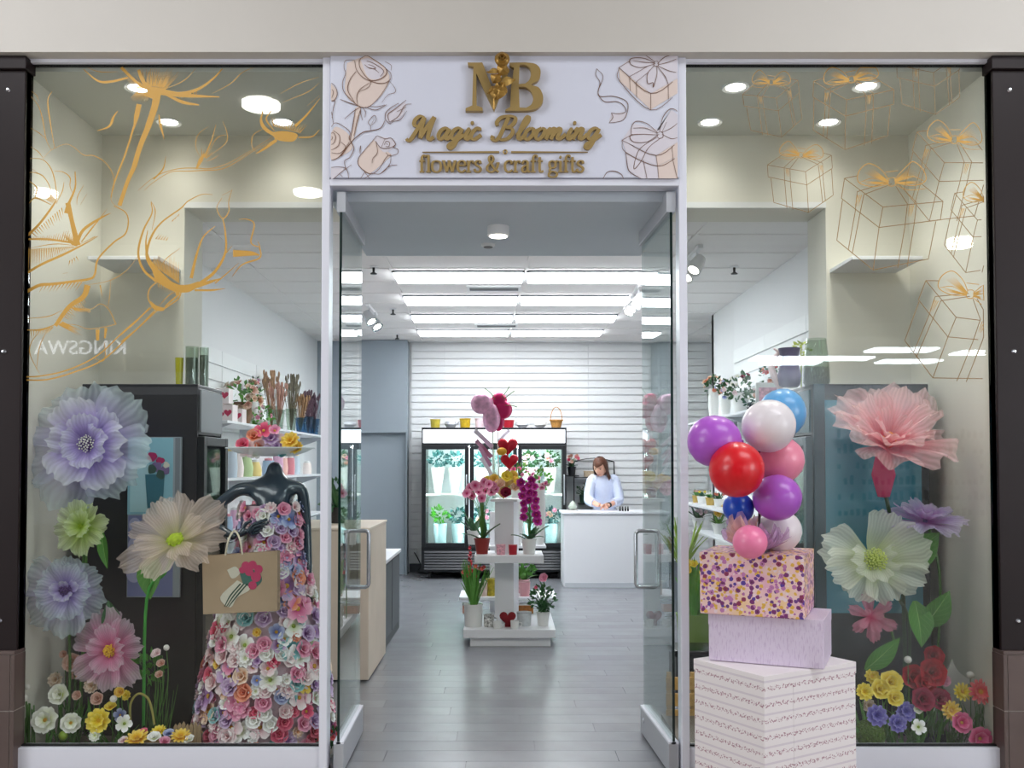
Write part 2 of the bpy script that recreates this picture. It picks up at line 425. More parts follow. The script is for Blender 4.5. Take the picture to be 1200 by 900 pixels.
# entrance lamp and smoke alarm under the soffit
q = at(584, 258, .62); el = T('surface_light', 'small round white lamp lit on the grey entrance soffit', 'light', (q.x, .56, 2.875))
MB().lathe([(.0, -.0), (.062, 0), (.062, -.05), (.05, -.055)], 24).build('housing', M_white, el, world=False)
MB().lathe([(0, -.056), (.05, -.056)], 24).build('lens', M_pot, el, smooth=False, world=False)
l = bpy.data.lights.new('entrance_lamp', 'SPOT'); l.energy = 25; l.spot_size = 2.4; l.color = (1, .95, .88); l.shadow_soft_size = .05
lo = bpy.data.objects.new('entrance_lamp', l); C.objects.link(lo); lo.location = (q.x, .56, 2.81)
al = T('smoke_alarm', 'small flat white disc alarm on the grey soffit behind the round lamp', 'alarm', (ax(572, 1.0), .98, 2.875))
MB().lathe([(.0, -.018), (.03, -.018), (.042, -.01), (.045, 0)], 20).build('cover', M_white, al, world=False)
MB().lathe([(.0, -.021), (.026, -.021), (.03, -.017)], 20).build('sensor', M_black, al, world=False)

# ---- mall in front of the shop (seen only as reflections)
S('floor_mall', MB().box(-12, -20, -.05, 12, -.06, 0), mat('mall floor tile', '#a59c92', .35, noise=.05))
S('ceiling_mall', MB().box(-12, -10, 5.0, 12, -.18, 5.1), mat('mall ceiling', '#b9b7b2', .8))
S('wall_opposite', MB().box(-12, -10.1, 3.0, 3.6, -10.0, 5.1).box(-12, -10.1, 0, -9, -10, 3.0).box(1.8, -10.1, 0, 3.6, -10, 3).box(3.6, -10.1, 4.4, 12, -10.0, 5.1), mat('opposite facade', '#6b6762', .6))
S('wall_opposite_shop', MB().box(3.6, -14.3, 0, 12, -14.2, 4.4).box(3.5, -14.3, 0, 3.6, -10.1, 4.4), M_white)
S('ceiling_opposite', MB().box(-12, -20, 4.0, 3.5, -10.1, 4.1).box(3.6, -14.2, 3.55, 12, -10.1, 3.6), M_white)
S('wall_opposite_dark', MB().box(-9, -15, 0, 1.8, -14.9, 3.0), mat('opposite shop wall', '#8a97a0', .6))
for x, y, z, lab in ((-2.34, -4.2, 4.96, 'beside the golden flower bud nearest the sign'), (-2.5, -7.1, 4.96, 'on the bulkhead edge next to the door frame'), (-5.86, -7.1, 4.96, 'among the golden rose petals by the pillar'), (6.97, -9.6, 4.87, 'in the gift box window close to the pillar')):
    tag(MB().lathe([(0, 0), (.18, 0), (.18, 5.0 - z)], 40, c=(x, y, z)).build('mall_ceiling_light', M_mall), 'round mall ceiling lamp mirrored ' + lab, 'light', 'mall ceiling lamps mirrored in the glass')
for x, y, lab in ((6.9, -11.6, 'beneath the lowest drawn gift box'), (6.3, -12.9, 'above the coral pink flower'), (5.2, -12.9, 'beside the flared glass vase'), (7.8, -13.4, 'near the coral flower tip'), (5.6, -13.7, 'across the top edge of the dark cooler'), (8.6, -12.0, 'cut off by the pillar')):
    tag(MB().box(x - .55, y - .28, 3.515, x + .55, y + .28, 3.549).build('shop_light_panel', emission('opposite panel', '#eaf4ff', 26), smooth=False), 'flat light panel of the shop opposite mirrored ' + lab, 'light', 'light panels of the shop opposite')
shf = T('display_shelf', 'white wall of small goods in the shop opposite, mirrored in the gift box window', 'shelf', (8.2, -14.0, 0))
for k in range(6): MB().box(6.6, -14.18, .5 + k * .31, 9.9, -13.9, .52 + k * .31).build('shelf_board', M_white, shf, smooth=False)
g = MB()
for k in range(6):
    for i in range(26):
        x = 6.65 + i * .124
        if random.random() < .75: g.box(x, -14.1, .521 + k * .31, x + .055, -14.06, .521 + k * .31 + random.uniform(.08, .2))
g.build('goods', mat('small dark goods', '#4a4450', .5), shf, smooth=False)['kind'] = 'stuff'
bpy.context.view_layer.update()
ks = T('mall_sign', 'white lettered sign of the shop opposite, mirrored in the rose window', 'sign', (-6.72, -9.9, 3.36))
tc = bpy.data.curves.new('lettering', 'FONT'); tc.body = 'KINGSWAY'; tc.size = .315; tc.extrude = .01; tc.align_x = 'CENTER'; tc.materials.append(emission('sign white', '#f4f4ff', 7))
to = bpy.data.objects.new('lettering_source', tc); me = bpy.data.meshes.new_from_object(to); bpy.data.objects.remove(to)
to = link('lettering', me, ks); to.rotation_euler = (PI / 2, 0, PI); to.location = (0, 0, -.1)
# ================================================================ SHOP FRONT
FZ = 3.575                                   # underside of the fascia
S('wall_front', MB().box(-6, -.11, FZ, 6, .02, 5.1), M_fascia)
XL0, XL1 = -.915, -.877; XR0, XR1 = .868, .907
SILLT = az(874, 0)
wx = {}
for n, s, xa, xb in (('window_1', -1, -2.40, XL0), ('window_2', 1, XR1, 2.437)):
    wn = T(n, 'tall shop window beside the open glass doors, ' + ('drawn with golden roses' if s < 0 else 'drawn with golden gift boxes'), 'window', ((xa + xb) / 2, 0, .03), kind='structure')
    wx[n] = wn
    MB().box(xa, -.035, az(76.5, 0), xb, .05, FZ).build('head_rail', M_frame, wn, smooth=False, bevel=.002)
    MB().box(xa, -.04, .03, xb, .05, SILLT).build('sill_rail', M_frame, wn, smooth=False, bevel=.002)
    MB().box(xa, -.01, az(76.5, 0) - .005, xb, .014, az(76.5, 0)).box(xa, -.01, SILLT, xb, .014, SILLT + .008).build('gasket', M_gasket, wn, smooth=False)
    MB().box(xa + .002, -.004, SILLT + .008, xb - .002, .006, az(76.5, 0) - .005).build('pane', M_glass, wn, smooth=False)
S('trim_3', MB().box(-2.5, -.06, 0, XL1, .06, .03).box(XR0, -.06, 0, 2.5, .06, .03), mat('brown threshold', '#57443f', .5))
S('trim_4', MB().box(XL0, -.05, 0, XL1, .05, FZ), M_frame, bevel=.003)
S('trim_5', MB().box(XR0, -.05, 0, XR1, .05, FZ), M_frame, bevel=.003)
SGB = az(211, -.03)
S('trim_6', MB().box(XL1, -.05, az(219, -.03), XR0, .05, SGB), M_frame, bevel=.003)
S('wall_above_door', MB().box(XL1, .0, SGB, XR0, .05, FZ), M_white)

# ---- bronze clad pillars with brown tiled feet
for s in (-1, 1):
    xs = -2.40 if s < 0 else 2.437; xe = xs; xo = s * 5.9
    p = S('pillar', MB().box(xs + s * .02, -.055, 0, xo, .02, FZ - .07), M_gasket)
    zt = az(765, -.06)
    y0 = -.06
    MB().box(xe, y0, zt + .01, xe + s * .27, y0 + .02, FZ - .07).build('panel', M_bronze, p, smooth=False, bevel=.004)
    MB().box(xe + s * .276, y0, zt + .01, xo, y0 + .02, FZ - .07).build('panel', M_bronze, p, smooth=False, bevel=.004)
    MB().box(xe, y0 + .02, zt + .01, xs, .02, FZ - .07).build('side_panel', M_bronze, p, smooth=False, bevel=.004)
    MB().box(xe - s * .012, y0 - .02, FZ - .07, xo, .02, FZ - .005).build('cap', M_bronze, p, smooth=False, bevel=.004)
    for zz in (az(100, -.12), az(410, -.12) if s < 0 else az(410, -.12), az(730, -.12)):
        MB().lathe([(0, -.008), (.008, -.007), (.012, 0)], 12, R=Matrix.Rotation(-PI / 2, 3, 'X'), c=(xe + s * .085, y0 - .001, zz)).xform(Matrix.Identity(4)).build('bolt', M_chrome, p)
    # tiles
    xb = xe - s * .004
    MB().box(xb + s * .004, y0 - .022, 0, xo, .02, zt).build('grout_bed', M_grout, p, smooth=False)
    zc = az(837, -.14)
    for (za, zb) in ((.004, zc - .003), (zc + .003, zt - .008)):
        MB().box(xb, y0 - .02, za, xb + s * .006, .02, zb).build('tile', M_browntile, p, smooth=False)
        x = xb + s * .0; wds = (.022, .13) + (.3,) * 11
        for wdt in wds:
            x1 = x + s * (wdt - .005); MB().box(x, y0 - .027, za, max(min(x1, 5.9), -5.9), y0 - .021, zb).build('tile', M_browntile, p, smooth=False); x += s * wdt
    MB().box(xb, y0 - .027, zt - .006, xo, .02, zt + .012).build('ledge', M_browntile, p, smooth=False, bevel=.003)

# ---- open glass doors
for s in (-1, 1):
    xf = ax(399, .0) if s < 0 else ax(787, .0); xg = ax(420.5, .66) if s < 0 else ax(755.5, .66)
    yf, yb = -.02, .70
    wn = T('door_1' if s < 0 else 'door_2', 'glass shop door standing open on the ' + ('rose window' if s < 0 else 'gift box window') + ' side', 'door', (xf, 0, 0), kind='structure')
    def slab(mb, z0, z1, th, ya=yf, yb_=yb, m=0):
        h = th / 2; k = (xg - xf) / (yb - yf)
        xa = xf + (ya - yf) * k; xc = xf + (yb_ - yf) * k
        return mb.add([(xa - h, ya, z0), (xa + h, ya, z0), (xc + h, yb_, z0), (xc - h, yb_, z0), (xa - h, ya, z1), (xa + h, ya, z1), (xc + h, yb_, z1), (xc - h, yb_, z1)],
                      [(0, 3, 2, 1), (4, 5, 6, 7), (0, 1, 5, 4), (1, 2, 6, 5), (2, 3, 7, 6), (3, 0, 4, 7)], m)
    slab(slab(MB(), .165, 2.80, .012), .165, 2.80, .0124, yf - .002, yf + .001, 1).build('pane', [M_glassdoor, M_glassedge], wn, smooth=False)
    slab(MB(), 2.80, 2.905, .045).build('top_rail', M_alu, wn, smooth=False, bevel=.003)
    slab(MB(), .012, .152, .05).build('bottom_rail', M_alu, wn, smooth=False, bevel=.003)
    slab(slab(MB(), .152, .165, .02), .152, .1625, .05, m=0).build('glazing_bead', M_frame, wn, smooth=False)
    b = MB().lathe([(0, -.012), (.014, -.012), (.016, 0)], 12, R=Matrix.Rotation(-s * PI / 2, 3, 'Y'), c=(xg - s * .026, .6, .1)); b.build('lock', M_chrome, wn)
    yh = .60; xh = xf + (yh - yf) * (xg - xf) / (yb - yf)
    z0, z1 = az(688, yh), az(622, yh); h = MB()
    for d in (-1, 1):
        pts = [(xh, yh, z0)] + [(xh + d * (.066 - .022 + .022 * math.sin(a)), yh, z0 + .022 - .022 * math.cos(a) + 0.0) for a in (0.2, .8, 1.4)]
        pts += [(xh + d * (.066 - .022 + .022 * math.sin(a)), yh, z1 - .022 + .022 * math.cos(a)) for a in (1.4, .8, .2)] + [(xh, yh, z1)]
        h.tube(pts, .0115, 10)
    h.build('handle', mat('satin steel handle', '#b9bcc2', .25, metal=.9), wn)

# ================================================================ flat line drawing (print and film)
def ribbon2(mb, pts, wd, plane, m=0, taper=(1, 1), k=5, clip=None):
    """pts in photo pixels, wd in pixels; laid as a thin flat film on the plane y = plane"""
    P = smoothpts(pts, k) if k > 1 else [Vector(p) for p in pts]
    if clip: P = [p for p in P if clip[0] <= p[0] <= clip[2] and clip[1] <= p[1] <= clip[3]]
    N = len(P)
    if N < 2: return
    _film[0] = (_film[0] + 1) % 400; plane = plane - _film[0] * 4e-6
    vs = []; fs = []
    for i, p in enumerate(P):
        d = P[min(i + 1, N - 1)] - P[max(i - 1, 0)]
        if d.length < 1e-6: d = Vector((1, 0))
        nrm = Vector((-d[1], d[0])).normalized(); t = i / (N - 1)
        e = (taper[0] * (1 - 2 * t) + 2 * t) if t < .5 else (taper[1] * (2 * t - 1) + 2 - 2 * t)
        ww = wd * e / 2
        vs += [at(p[0] + nrm[0] * ww, p[1] + nrm[1] * ww, plane), at(p[0] - nrm[0] * ww, p[1] - nrm[1] * ww, plane)]
    for i in range(N - 1): fs.append((2 * i, 2 * i + 1, 2 * i + 3, 2 * i + 2))
    mb.add(vs, fs, m)
def poly2(mb, pts, plane, m=0, k=4):
    P = smoothpts(list(pts) + [pts[0]], k)[:-1] if k > 1 else [Vector(p) for p in pts]
    c = sum((Vector((p[0], p[1])) for p in P), Vector((0, 0))) / len(P); _film[0] = (_film[0] + 1) % 400; plane = plane - _film[0] * 4e-6
    vs = [at(p[0], p[1], plane) for p in P] + [at(c[0], c[1], plane)]; n = len(P)
    mb.add(vs, [(i, (i + 1) % n, n) for i in range(n)], m)
FA = lambda p: (p[0] / 5, 60 + p[1] / 5)
FB = lambda p: (p[0] / 4.09, 240 + p[1] / 4.09)
FC = lambda p: (180 + p[0] / 5, 60 + p[1] / 5)
FD = lambda p: (140 + p[0] / 5, 220 + p[1] / 5)
GOLD = mat('gold film', '#c99a45', .45, spec=.4)
GP = -.0052                                   # drawings lie on the outer face of the glass
LCLIP = (28, 78.5, 376.5, 872)
def draw(parent, name, tf, strokes, hatches=(), fills=(), label=None):
    mb = MB()
    for st in strokes:
        wd, pts = st[0], st[1]; tp = st[2] if len(st) > 2 else (.35, .35)
        ribbon2(mb, [tf(p) for p in pts], wd, GP, 0, tp, clip=LCLIP)
    for (a0, a1, b0, b1, n) in hatches:
        for i in range(n):
            t = (i + .5) / n; j = random.uniform(.7, 1.05)
            a = (a0[0] + (a1[0] - a0[0]) * t, a0[1] + (a1[1] - a0[1]) * t); b = (b0[0] + (b1[0] - b0[0]) * t, b0[1] + (b1[1] - b0[1]) * t)
            b = (a[0] + (b[0] - a[0]) * j, a[1] + (b[1] - a[1]) * j)
            ribbon2(mb, [tf(a), tf(b)], .9, GP, 0, (1.5, .2), k=4, clip=LCLIP)
    for f in fills: poly2(mb, [tf(p) for p in f], GP)
    o = mb.build(name, GOLD, parent, smooth=False)
    if label: o['label'] = label
    return o
W1, W2 = wx['window_1'], wx['window_2']
draw(W1, 'rose_drawing', FA, [
    (.9, [(185, 235), (215, 260), (228, 295)]), (1.2, [(182, 265), (225, 320), (250, 400), (270, 515), (300, 580)]), (1.6, [(305, 235), (280, 290), (295, 420), (320, 570)]),
    (.9, [(180, 450), (230, 480), (275, 520)]), (1.0, [(255, 625), (300, 580), (380, 545), (430, 560), (490, 608), (550, 612), (620, 655), (660, 720), (668, 790), (650, 850), (660, 890), (700, 915)]),
    (1.0, [(180, 560), (225, 590), (255, 630)]), (1.3, [(175, 628), (250, 635), (300, 690), (325, 780), (330, 870), (300, 910)]),
    (1.3, [(172, 712), (195, 710), (250, 730), (290, 790), (296, 850)]), (1.6, [(172, 760), (215, 800), (205, 860)]), (1.8, [(170, 890), (210, 860), (300, 900)]),
    (1.3, [(320, 702), (370, 708), (410, 740), (410, 790), (425, 830)]), (2.4, [(440, 705), (440, 800), (400, 900), (390, 950)], (.5, 2.5)),
    (1.2, [(375, 765), (365, 820), (330, 890)]), (1.0, [(490, 785), (455, 850), (450, 900)]), (.8, [(510, 835), (470, 900)]), (1.2, [(190, 690), (230, 720)])],
    hatches=[((270, 870), (300, 840), (330, 905), (345, 890), 5)])
draw(W1, 'rose_petal_drawing', FB, [
    (5, [(325, -10), (345, 80), (372, 195)], (1.2, 1.4)), (3.2, [(365, 190), (400, 120), (480, 65), (530, 40)], (1.3, .2)), (1, [(380, 190), (450, 155), (455, 150)]),
    (2.6, [(135, 145), (190, 90), (250, 10), (265, -15)], (1.2, .5)), (2.2, [(130, 165), (230, 165), (365, 185)], (.8, 1)), (1.0, [(130, 210), (260, 188), (360, 195)]),
    (2.8, [(132, 325), (200, 285), (300, 240), (400, 190), (470, 150)], (1, .2)),
    (2.2, [(545, 5), (600, 35), (615, 80), (600, 140), (545, 180), (470, 260), (455, 330), (430, 355), (330, 370), (250, 380), (190, 385), (130, 415)], (.5, 1.8)),
    (.9, [(660, 250), (600, 320), (520, 365), (410, 385)]), (5.5, [(420, 385), (400, 440), (330, 490), (265, 580)], (1.3, .8)), (1.1, [(125, 545), (230, 535), (300, 505)]),
    (1.1, [(270, 570), (360, 575), (430, 595), (545, 575), (550, 560), (520, 500), (480, 475), (430, 500), (350, 470)]), (2.2, [(125, 600), (200, 598), (275, 570)]),
    (.9, [(530, 360), (525, 440), (515, 500)]), (1.6, [(480, 385), (490, 440)], (1, .2)), (1.2, [(195, 600), (150, 660), (145, 720), (190, 810)]), (1.1, [(232, 590), (190, 680), (175, 790)]),
    (1.6, [(118, 825), (200, 820), (330, 790), (470, 720), (600, 600), (740, 480)], (1, .7)), (1.7, [(118, 840), (230, 837), (360, 800), (490, 745), (620, 630), (760, 500)], (1, .7)),
    (1.3, [(455, 735), (490, 750), (505, 720), (500, 660)]), (4.5, [(468, 598), (468, 650)], (1, .8)), (3.5, [(508, 590), (502, 640)], (1, .6)), (.8, [(300, 330), (325, 325)])],
    hatches=[((135, 212), (350, 200), (132, 320), (365, 205), 26), ((150, 140), (300, 10), (175, 160), (310, 60), 14), ((140, 168), (330, 178), (150, 155), (345, 120), 18),
             ((280, 575), (300, 560), (400, 640), (385, 600), 7), ((200, 385), (400, 370), (180, 420), (370, 410), 12), ((290, 530), (400, 440), (340, 560), (420, 480), 12),
             ((140, 600), (260, 585), (150, 650), (225, 620), 9), ((330, 490), (430, 500), (390, 520), (440, 520), 10), ((330, 270), (370, 245), (320, 300), (385, 265), 4),
             ((345, 190), (370, 200), (285, 130), (350, 140), 8), ((385, 185), (480, 65), (430, 120), (520, 10), 9)])
draw(W1, 'bud_drawing', FD, [
    (1.2, [(185, 78), (210, 140), (190, 250)]), (2.4, [(185, 85), (190, 150), (140, 250), (110, 380), (140, 480), (215, 548)], (.4, 1.3)), (2.6, [(165, 250), (155, 330), (175, 430), (250, 530)], (.3, 3)),
    (1.8, [(545, 40), (480, 40), (400, 80), (360, 120), (250, 200), (190, 280), (160, 380), (180, 450), (255, 540)], (.3, 2.5)),
    (8, [(210, 500), (270, 560), (350, 600)], (.5, 1)), (9, [(330, 590), (400, 590), (470, 560)], (1, .6)), (4, [(440, 580), (520, 555), (600, 530)], (1.2, .2)), (2.4, [(440, 600), (540, 600), (620, 590)], (1, .2)),
    (7, [(355, 570), (335, 630)], (1, .4)), (1.5, [(230, 545), (178, 590), (170, 655), (215, 720)], (1, 1)), (1.5, [(365, 600), (345, 650), (290, 690), (240, 722)], (1, 1)), (6, [(178, 668), (215, 705), (262, 712)], (.4, .6)),
    (1.2, [(345, 605), (290, 630), (225, 700)]), (1.0, [(355, 615), (320, 650), (262, 705)]),
    (1.6, [(178, 702), (90, 790), (0, 868)], (1, 1)), (1.6, [(205, 722), (110, 820), (10, 903)], (1, 1)),
    (2.2, [(560, 225), (490, 290), (450, 400), (420, 530)], (.4, 1.8)), (1.5, [(660, 10), (640, 80), (640, 140), (605, 180), (570, 120), (600, 60)]), (1.2, [(660, 15), (600, 45)]),
    (2.6, [(605, 180), (620, 260), (620, 380), (560, 490), (460, 570)], (.5, 1.6)), (1.8, [(700, 185), (750, 185), (790, 215), (770, 320), (820, 345), (810, 315)]), (2, [(820, 345), (822, 410), (720, 450), (660, 520)], (.8, .3)),
    (5.5, [(665, 385), (770, 385), (820, 395)], (1.5, .2)), (1, [(355, 355), (280, 410), (245, 460)]), (1.4, [(700, 440), (620, 510), (560, 560)], (.3, 1)), (1.4, [(660, 340), (610, 400)], (.3, 1))],
    hatches=[((190, 450), (350, 560), (205, 390), (350, 410), 22), ((205, 300), (280, 310), (230, 265), (300, 280), 5), ((300, 205), (350, 160), (320, 180), (360, 140), 3),
             ((220, 560), (350, 600), (225, 600), (330, 625), 10), ((260, 700), (350, 630), (320, 640), (360, 610), 7)],
    fills=[[(185, 470), (230, 480), (300, 545), (355, 575), (350, 610), (260, 575), (215, 545)]])
draw(W1, 'stem_drawing', FC, [
    (1.2, [(-55, 815), (0, 768), (100, 708), (200, 703), (300, 698), (400, 690), (500, 640), (590, 580), (700, 525)]), (1.2, [(-90, 815), (-20, 755), (50, 715), (150, 688), (250, 685), (330, 688), (430, 660), (540, 600), (700, 500)]),
    (5, [(250, 690), (275, 640), (297, 600)], (.4, .4)), (.9, [(275, 625), (247, 560), (260, 490), (320, 440)]), (1.4, [(300, 615), (340, 520), (365, 430)], (1.4, .3)), (1.1, [(405, 410), (430, 480), (420, 540), (320, 620)]),
    (1.0, [(420, 490), (370, 510), (310, 610)]), (1.0, [(385, 605), (350, 630), (305, 645)]), (1.8, [(0, 750), (55, 690), (72, 615)], (1, .2)),
    (4.2, [(640, 350), (630, 410), (660, 460), (730, 500)], (.2, 1)), (2, [(690, 350), (660, 400), (710, 470)]), (1.1, [(650, 450), (585, 490), (575, 550), (600, 590)]),
    (2.2, [(830, 440), (900, 370), (975, 275)], (1.4, .3)), (1.6, [(850, 505), (930, 500), (972, 460)], (1, .4)), (.9, [(740, 250), (850, 190), (970, 150)]), (.9, [(755, 300), (900, 240), (972, 185)]), (1, [(900, 320), (972, 260)]),
    (3.2, [(720, 520), (650, 570), (600, 600)], (1.2, .3)), (5, [(700, 480), (760, 505), (840, 500)], (.6, .6))],
    hatches=[((700, 440), (860, 480), (680, 380), (910, 430), 14), ((280, 610), (310, 630), (270, 560), (370, 580), 5)],
    fills=[[(690, 478), (740, 468), (800, 472), (845, 490), (820, 528), (760, 528), (715, 515)]])
draw(W1, 'open_flower_drawing', FC, [
    (3.4, [(0, 238), (150, 250), (260, 222), (350, 160), (415, 88)], (1.8, .4)), (5, [(-10, 228), (180, 258), (385, 268)], (1.6, .2)), (4, [(60, 248), (170, 298), (265, 315)], (.6, .4)), (1, [(340, 250), (450, 190), (520, 125), (600, 90)]),
    (1, [(60, 225), (180, 170), (260, 85)]), (3.5, [(0, 230), (-90, 190), (-190, 95)], (1.6, 1)), (4.5, [(-10, 225), (-60, 180), (-95, 90)], (1.2, .8)), (1, [(-20, 225), (-30, 150), (-10, 90)]),
    (3, [(-150, 155), (-250, 178), (-330, 172), (-430, 88)], (.8, .3)), (1, [(-210, 120), (-320, 120), (-400, 90)]), (8, [(20, 250), (5, 330), (-35, 450)], (1.2, .9)), (6, [(-35, 450), (-80, 560), (-115, 680)], (1.1, 1)),
    (4.5, [(-115, 680), (-155, 770), (-200, 905)], (1.2, 1.1)), (6, [(-85, 310), (-100, 380), (-115, 450)], (1, .3)), (2, [(-115, 440), (-165, 600), (-230, 770), (-250, 860)], (1.2, .5)),
    (3.2, [(-330, 466), (-260, 440), (-235, 385), (-210, 350)], (.2, .2)), (3.4, [(30, 370), (40, 430), (62, 515)], (.3, .2)), (7, [(-60, 250), (0, 262), (40, 250)], (.4, .4))],
    hatches=[((-90, 220), (70, 225), (-190, 150), (180, 110), 20), ((-50, 200), (60, 210), (-80, 90), (140, 90), 16), ((-100, 240), (-30, 250), (-160, 290), (-30, 310), 10), ((120, 250), (260, 225), (120, 280), (250, 280), 9)],
    fills=[[(-25, 215), (20, 212), (45, 240), (20, 268), (-20, 262), (-40, 238)]])

# ---- gift boxes drawn on the other window: one drawing, turned and sized for each box
RCLIP = (806, 78.5, 1153, 872)
M_brownline = mat('brown gold film', '#8f6f3d', .5)
BX = [(1, [(130, 100), (280, 212)]), (1, [(280, 212), (515, 190)]), (1, [(515, 190), (420, 112)]), (1, [(130, 100), (180, 90)]), (1, [(130, 100), (118, 178), (265, 292), (505, 262), (515, 190)]), (1, [(280, 212), (265, 292)]),
      (1, [(122, 185), (100, 342), (242, 458), (458, 415), (487, 268)]), (1, [(265, 292), (242, 458)]),
      (1, [(308, 112), (180, 152), (172, 230), (145, 378)]), (1, [(315, 122), (206, 163), (190, 240), (160, 395)]), (1, [(330, 130), (376, 200), (366, 290), (338, 450)]), (1, [(345, 125), (412, 195), (402, 280), (375, 445)])]
BOW = [(1.1, [(300, 122), (240, 132), (185, 115), (188, 70), (225, 42), (272, 65), (303, 105)]), (1.1, [(325, 108), (365, 60), (400, 35), (440, 70), (446, 110), (400, 128), (328, 118)]), (.8, [(300, 118), (240, 100), (190, 115)]), (.8, [(328, 118), (390, 92), (444, 112)]),
       (1, [(302, 100), (325, 98), (327, 126), (303, 128), (302, 100)]), (.8, [(328, 125), (380, 145), (448, 140)]), (1, [(290, 75), (340, 70)])]
BH = [((300, 116), (300, 108), (205, 80), (240, 60), 7), ((326, 114), (328, 108), (430, 90), (385, 55), 7), ((178, 165), (200, 165), (168, 210), (186, 210), 3), ((382, 205), (404, 205), (376, 250), (392, 250), 3), ((300, 122), (300, 116), (220, 124), (200, 110), 5), ((328, 121), (328, 116), (430, 122), (420, 108), 5)]
def giftdraw(cx, cy, sx, sy, rot, wd=1.0, mir=1):
    mb = MB(); c, s_ = math.cos(rot), math.sin(rot)
    def tf(p):
        x = (p[0] - 308) / 3.335 * sx * mir; y = (p[1] - 250) / 3.335 * sy
        return (cx + x * c - y * s_, cy + x * s_ + y * c)
    def dense(pts, n=10): return [(a[0] + (b[0] - a[0]) * i / n, a[1] + (b[1] - a[1]) * i / n) for a, b in zip(pts[:-1], pts[1:]) for i in range(n)] + [pts[-1]]
    for q, pts in BX: ribbon2(mb, [tf(p) for p in dense(pts)], .95 * wd * q, GP, 0, (1, 1), k=1, clip=RCLIP)
    for q, pts in BOW: ribbon2(mb, [tf(p) for p in pts], 1.0 * wd * q, GP, 1, (.8, .8), clip=RCLIP)
    for (a0, a1, b0, b1, n) in BH:
        for i in range(n):
            t = (i + .5) / n; a = (a0[0] + (a1[0] - a0[0]) * t, a0[1] + (a1[1] - a0[1]) * t); b = (b0[0] + (b1[0] - b0[0]) * t, b0[1] + (b1[1] - b0[1]) * t)
            ribbon2(mb, [tf(a), tf(((a[0] + b[0]) / 2, (a[1] + b[1]) / 2)), tf(b)], .7 * wd, GP, 1, (1.2, .2), k=3, clip=RCLIP)
    if mb.v: mb.build('gift_box_drawing', [M_brownline, GOLD], W2, smooth=False)
giftdraw(1043, 254, 1, 1, 0)
giftdraw(905, 122, .56, .62, .0, .7, -1)
giftdraw(1000, 125, .80, .78, -.12, .9)
giftdraw(1088, 92, .62, .66, .1, .7, -1)
giftdraw(938, 208, .64, .64, .08, .8, -1)
giftdraw(1112, 202, .80, .95, .12, .9)
giftdraw(1150, 268, .66, .85, .1, .85)
giftdraw(1126, 385, .98, 1.02, .22, 1.0)
# ================================================================ SIGN over the door
M_signpanel = mat('sign panel', '#d6d8e6', .4)
M_gold = mat('gold letter face', '#a48a56', .4, metal=.25, noise=.05)
M_goldleaf = mat('bronze gold rose', '#a07c3c', .36, metal=.6, noise=.18, nscale=40)
M_goldleaf2 = mat('pale gold leaf', '#c9a55c', .35, metal=.6, noise=.12, nscale=30)
zb = SGB
sg = T('shop_sign', 'white shop sign with raised golden lettering and a golden rose above the entrance', 'sign', (0, -.03, zb))
MB().box(XL1 + .003, -.065, zb + .002, XR0 - .003, -.002, az(63, -.065)).build('panel', M_signpanel, sg, smooth=False, bevel=.002)
SP = -.0652
INK = mat('brown print line', '#6f4a33', .6); TINT = mat('peach print wash', '#dfcdc4', .6); TINT2 = mat('pale print wash', '#d8d2da', .6)
SCLIP = (388, 64, 794, 210)
F5 = lambda p: (380 + p[0] / 5.625, 56 + p[1] / 5.625)
F6 = lambda p: (680 + p[0] / 5.63, 56 + p[1] / 5.63)
def clip_poly(pts, c):
    return [(min(max(p[0], c[0]), c[2]), min(max(p[1], c[1]), c[3])) for p in pts]
def art(name, tf, lines, fills, label=None):
    mb = MB()
    for i, (m, pts) in enumerate(fills): poly2(mb, clip_poly([tf(p) for p in pts], SCLIP), SP - .0002 * (i + 1), m, k=1 if 'box' in name else 4)
    for st in lines: ribbon2(mb, [tf(p) for p in st[1]], st[0], SP - .003, 0, (.6, .6), clip=SCLIP)
    o = mb.build(name, [INK, TINT, TINT2], sg, smooth=False)
    if label: o['label'] = label
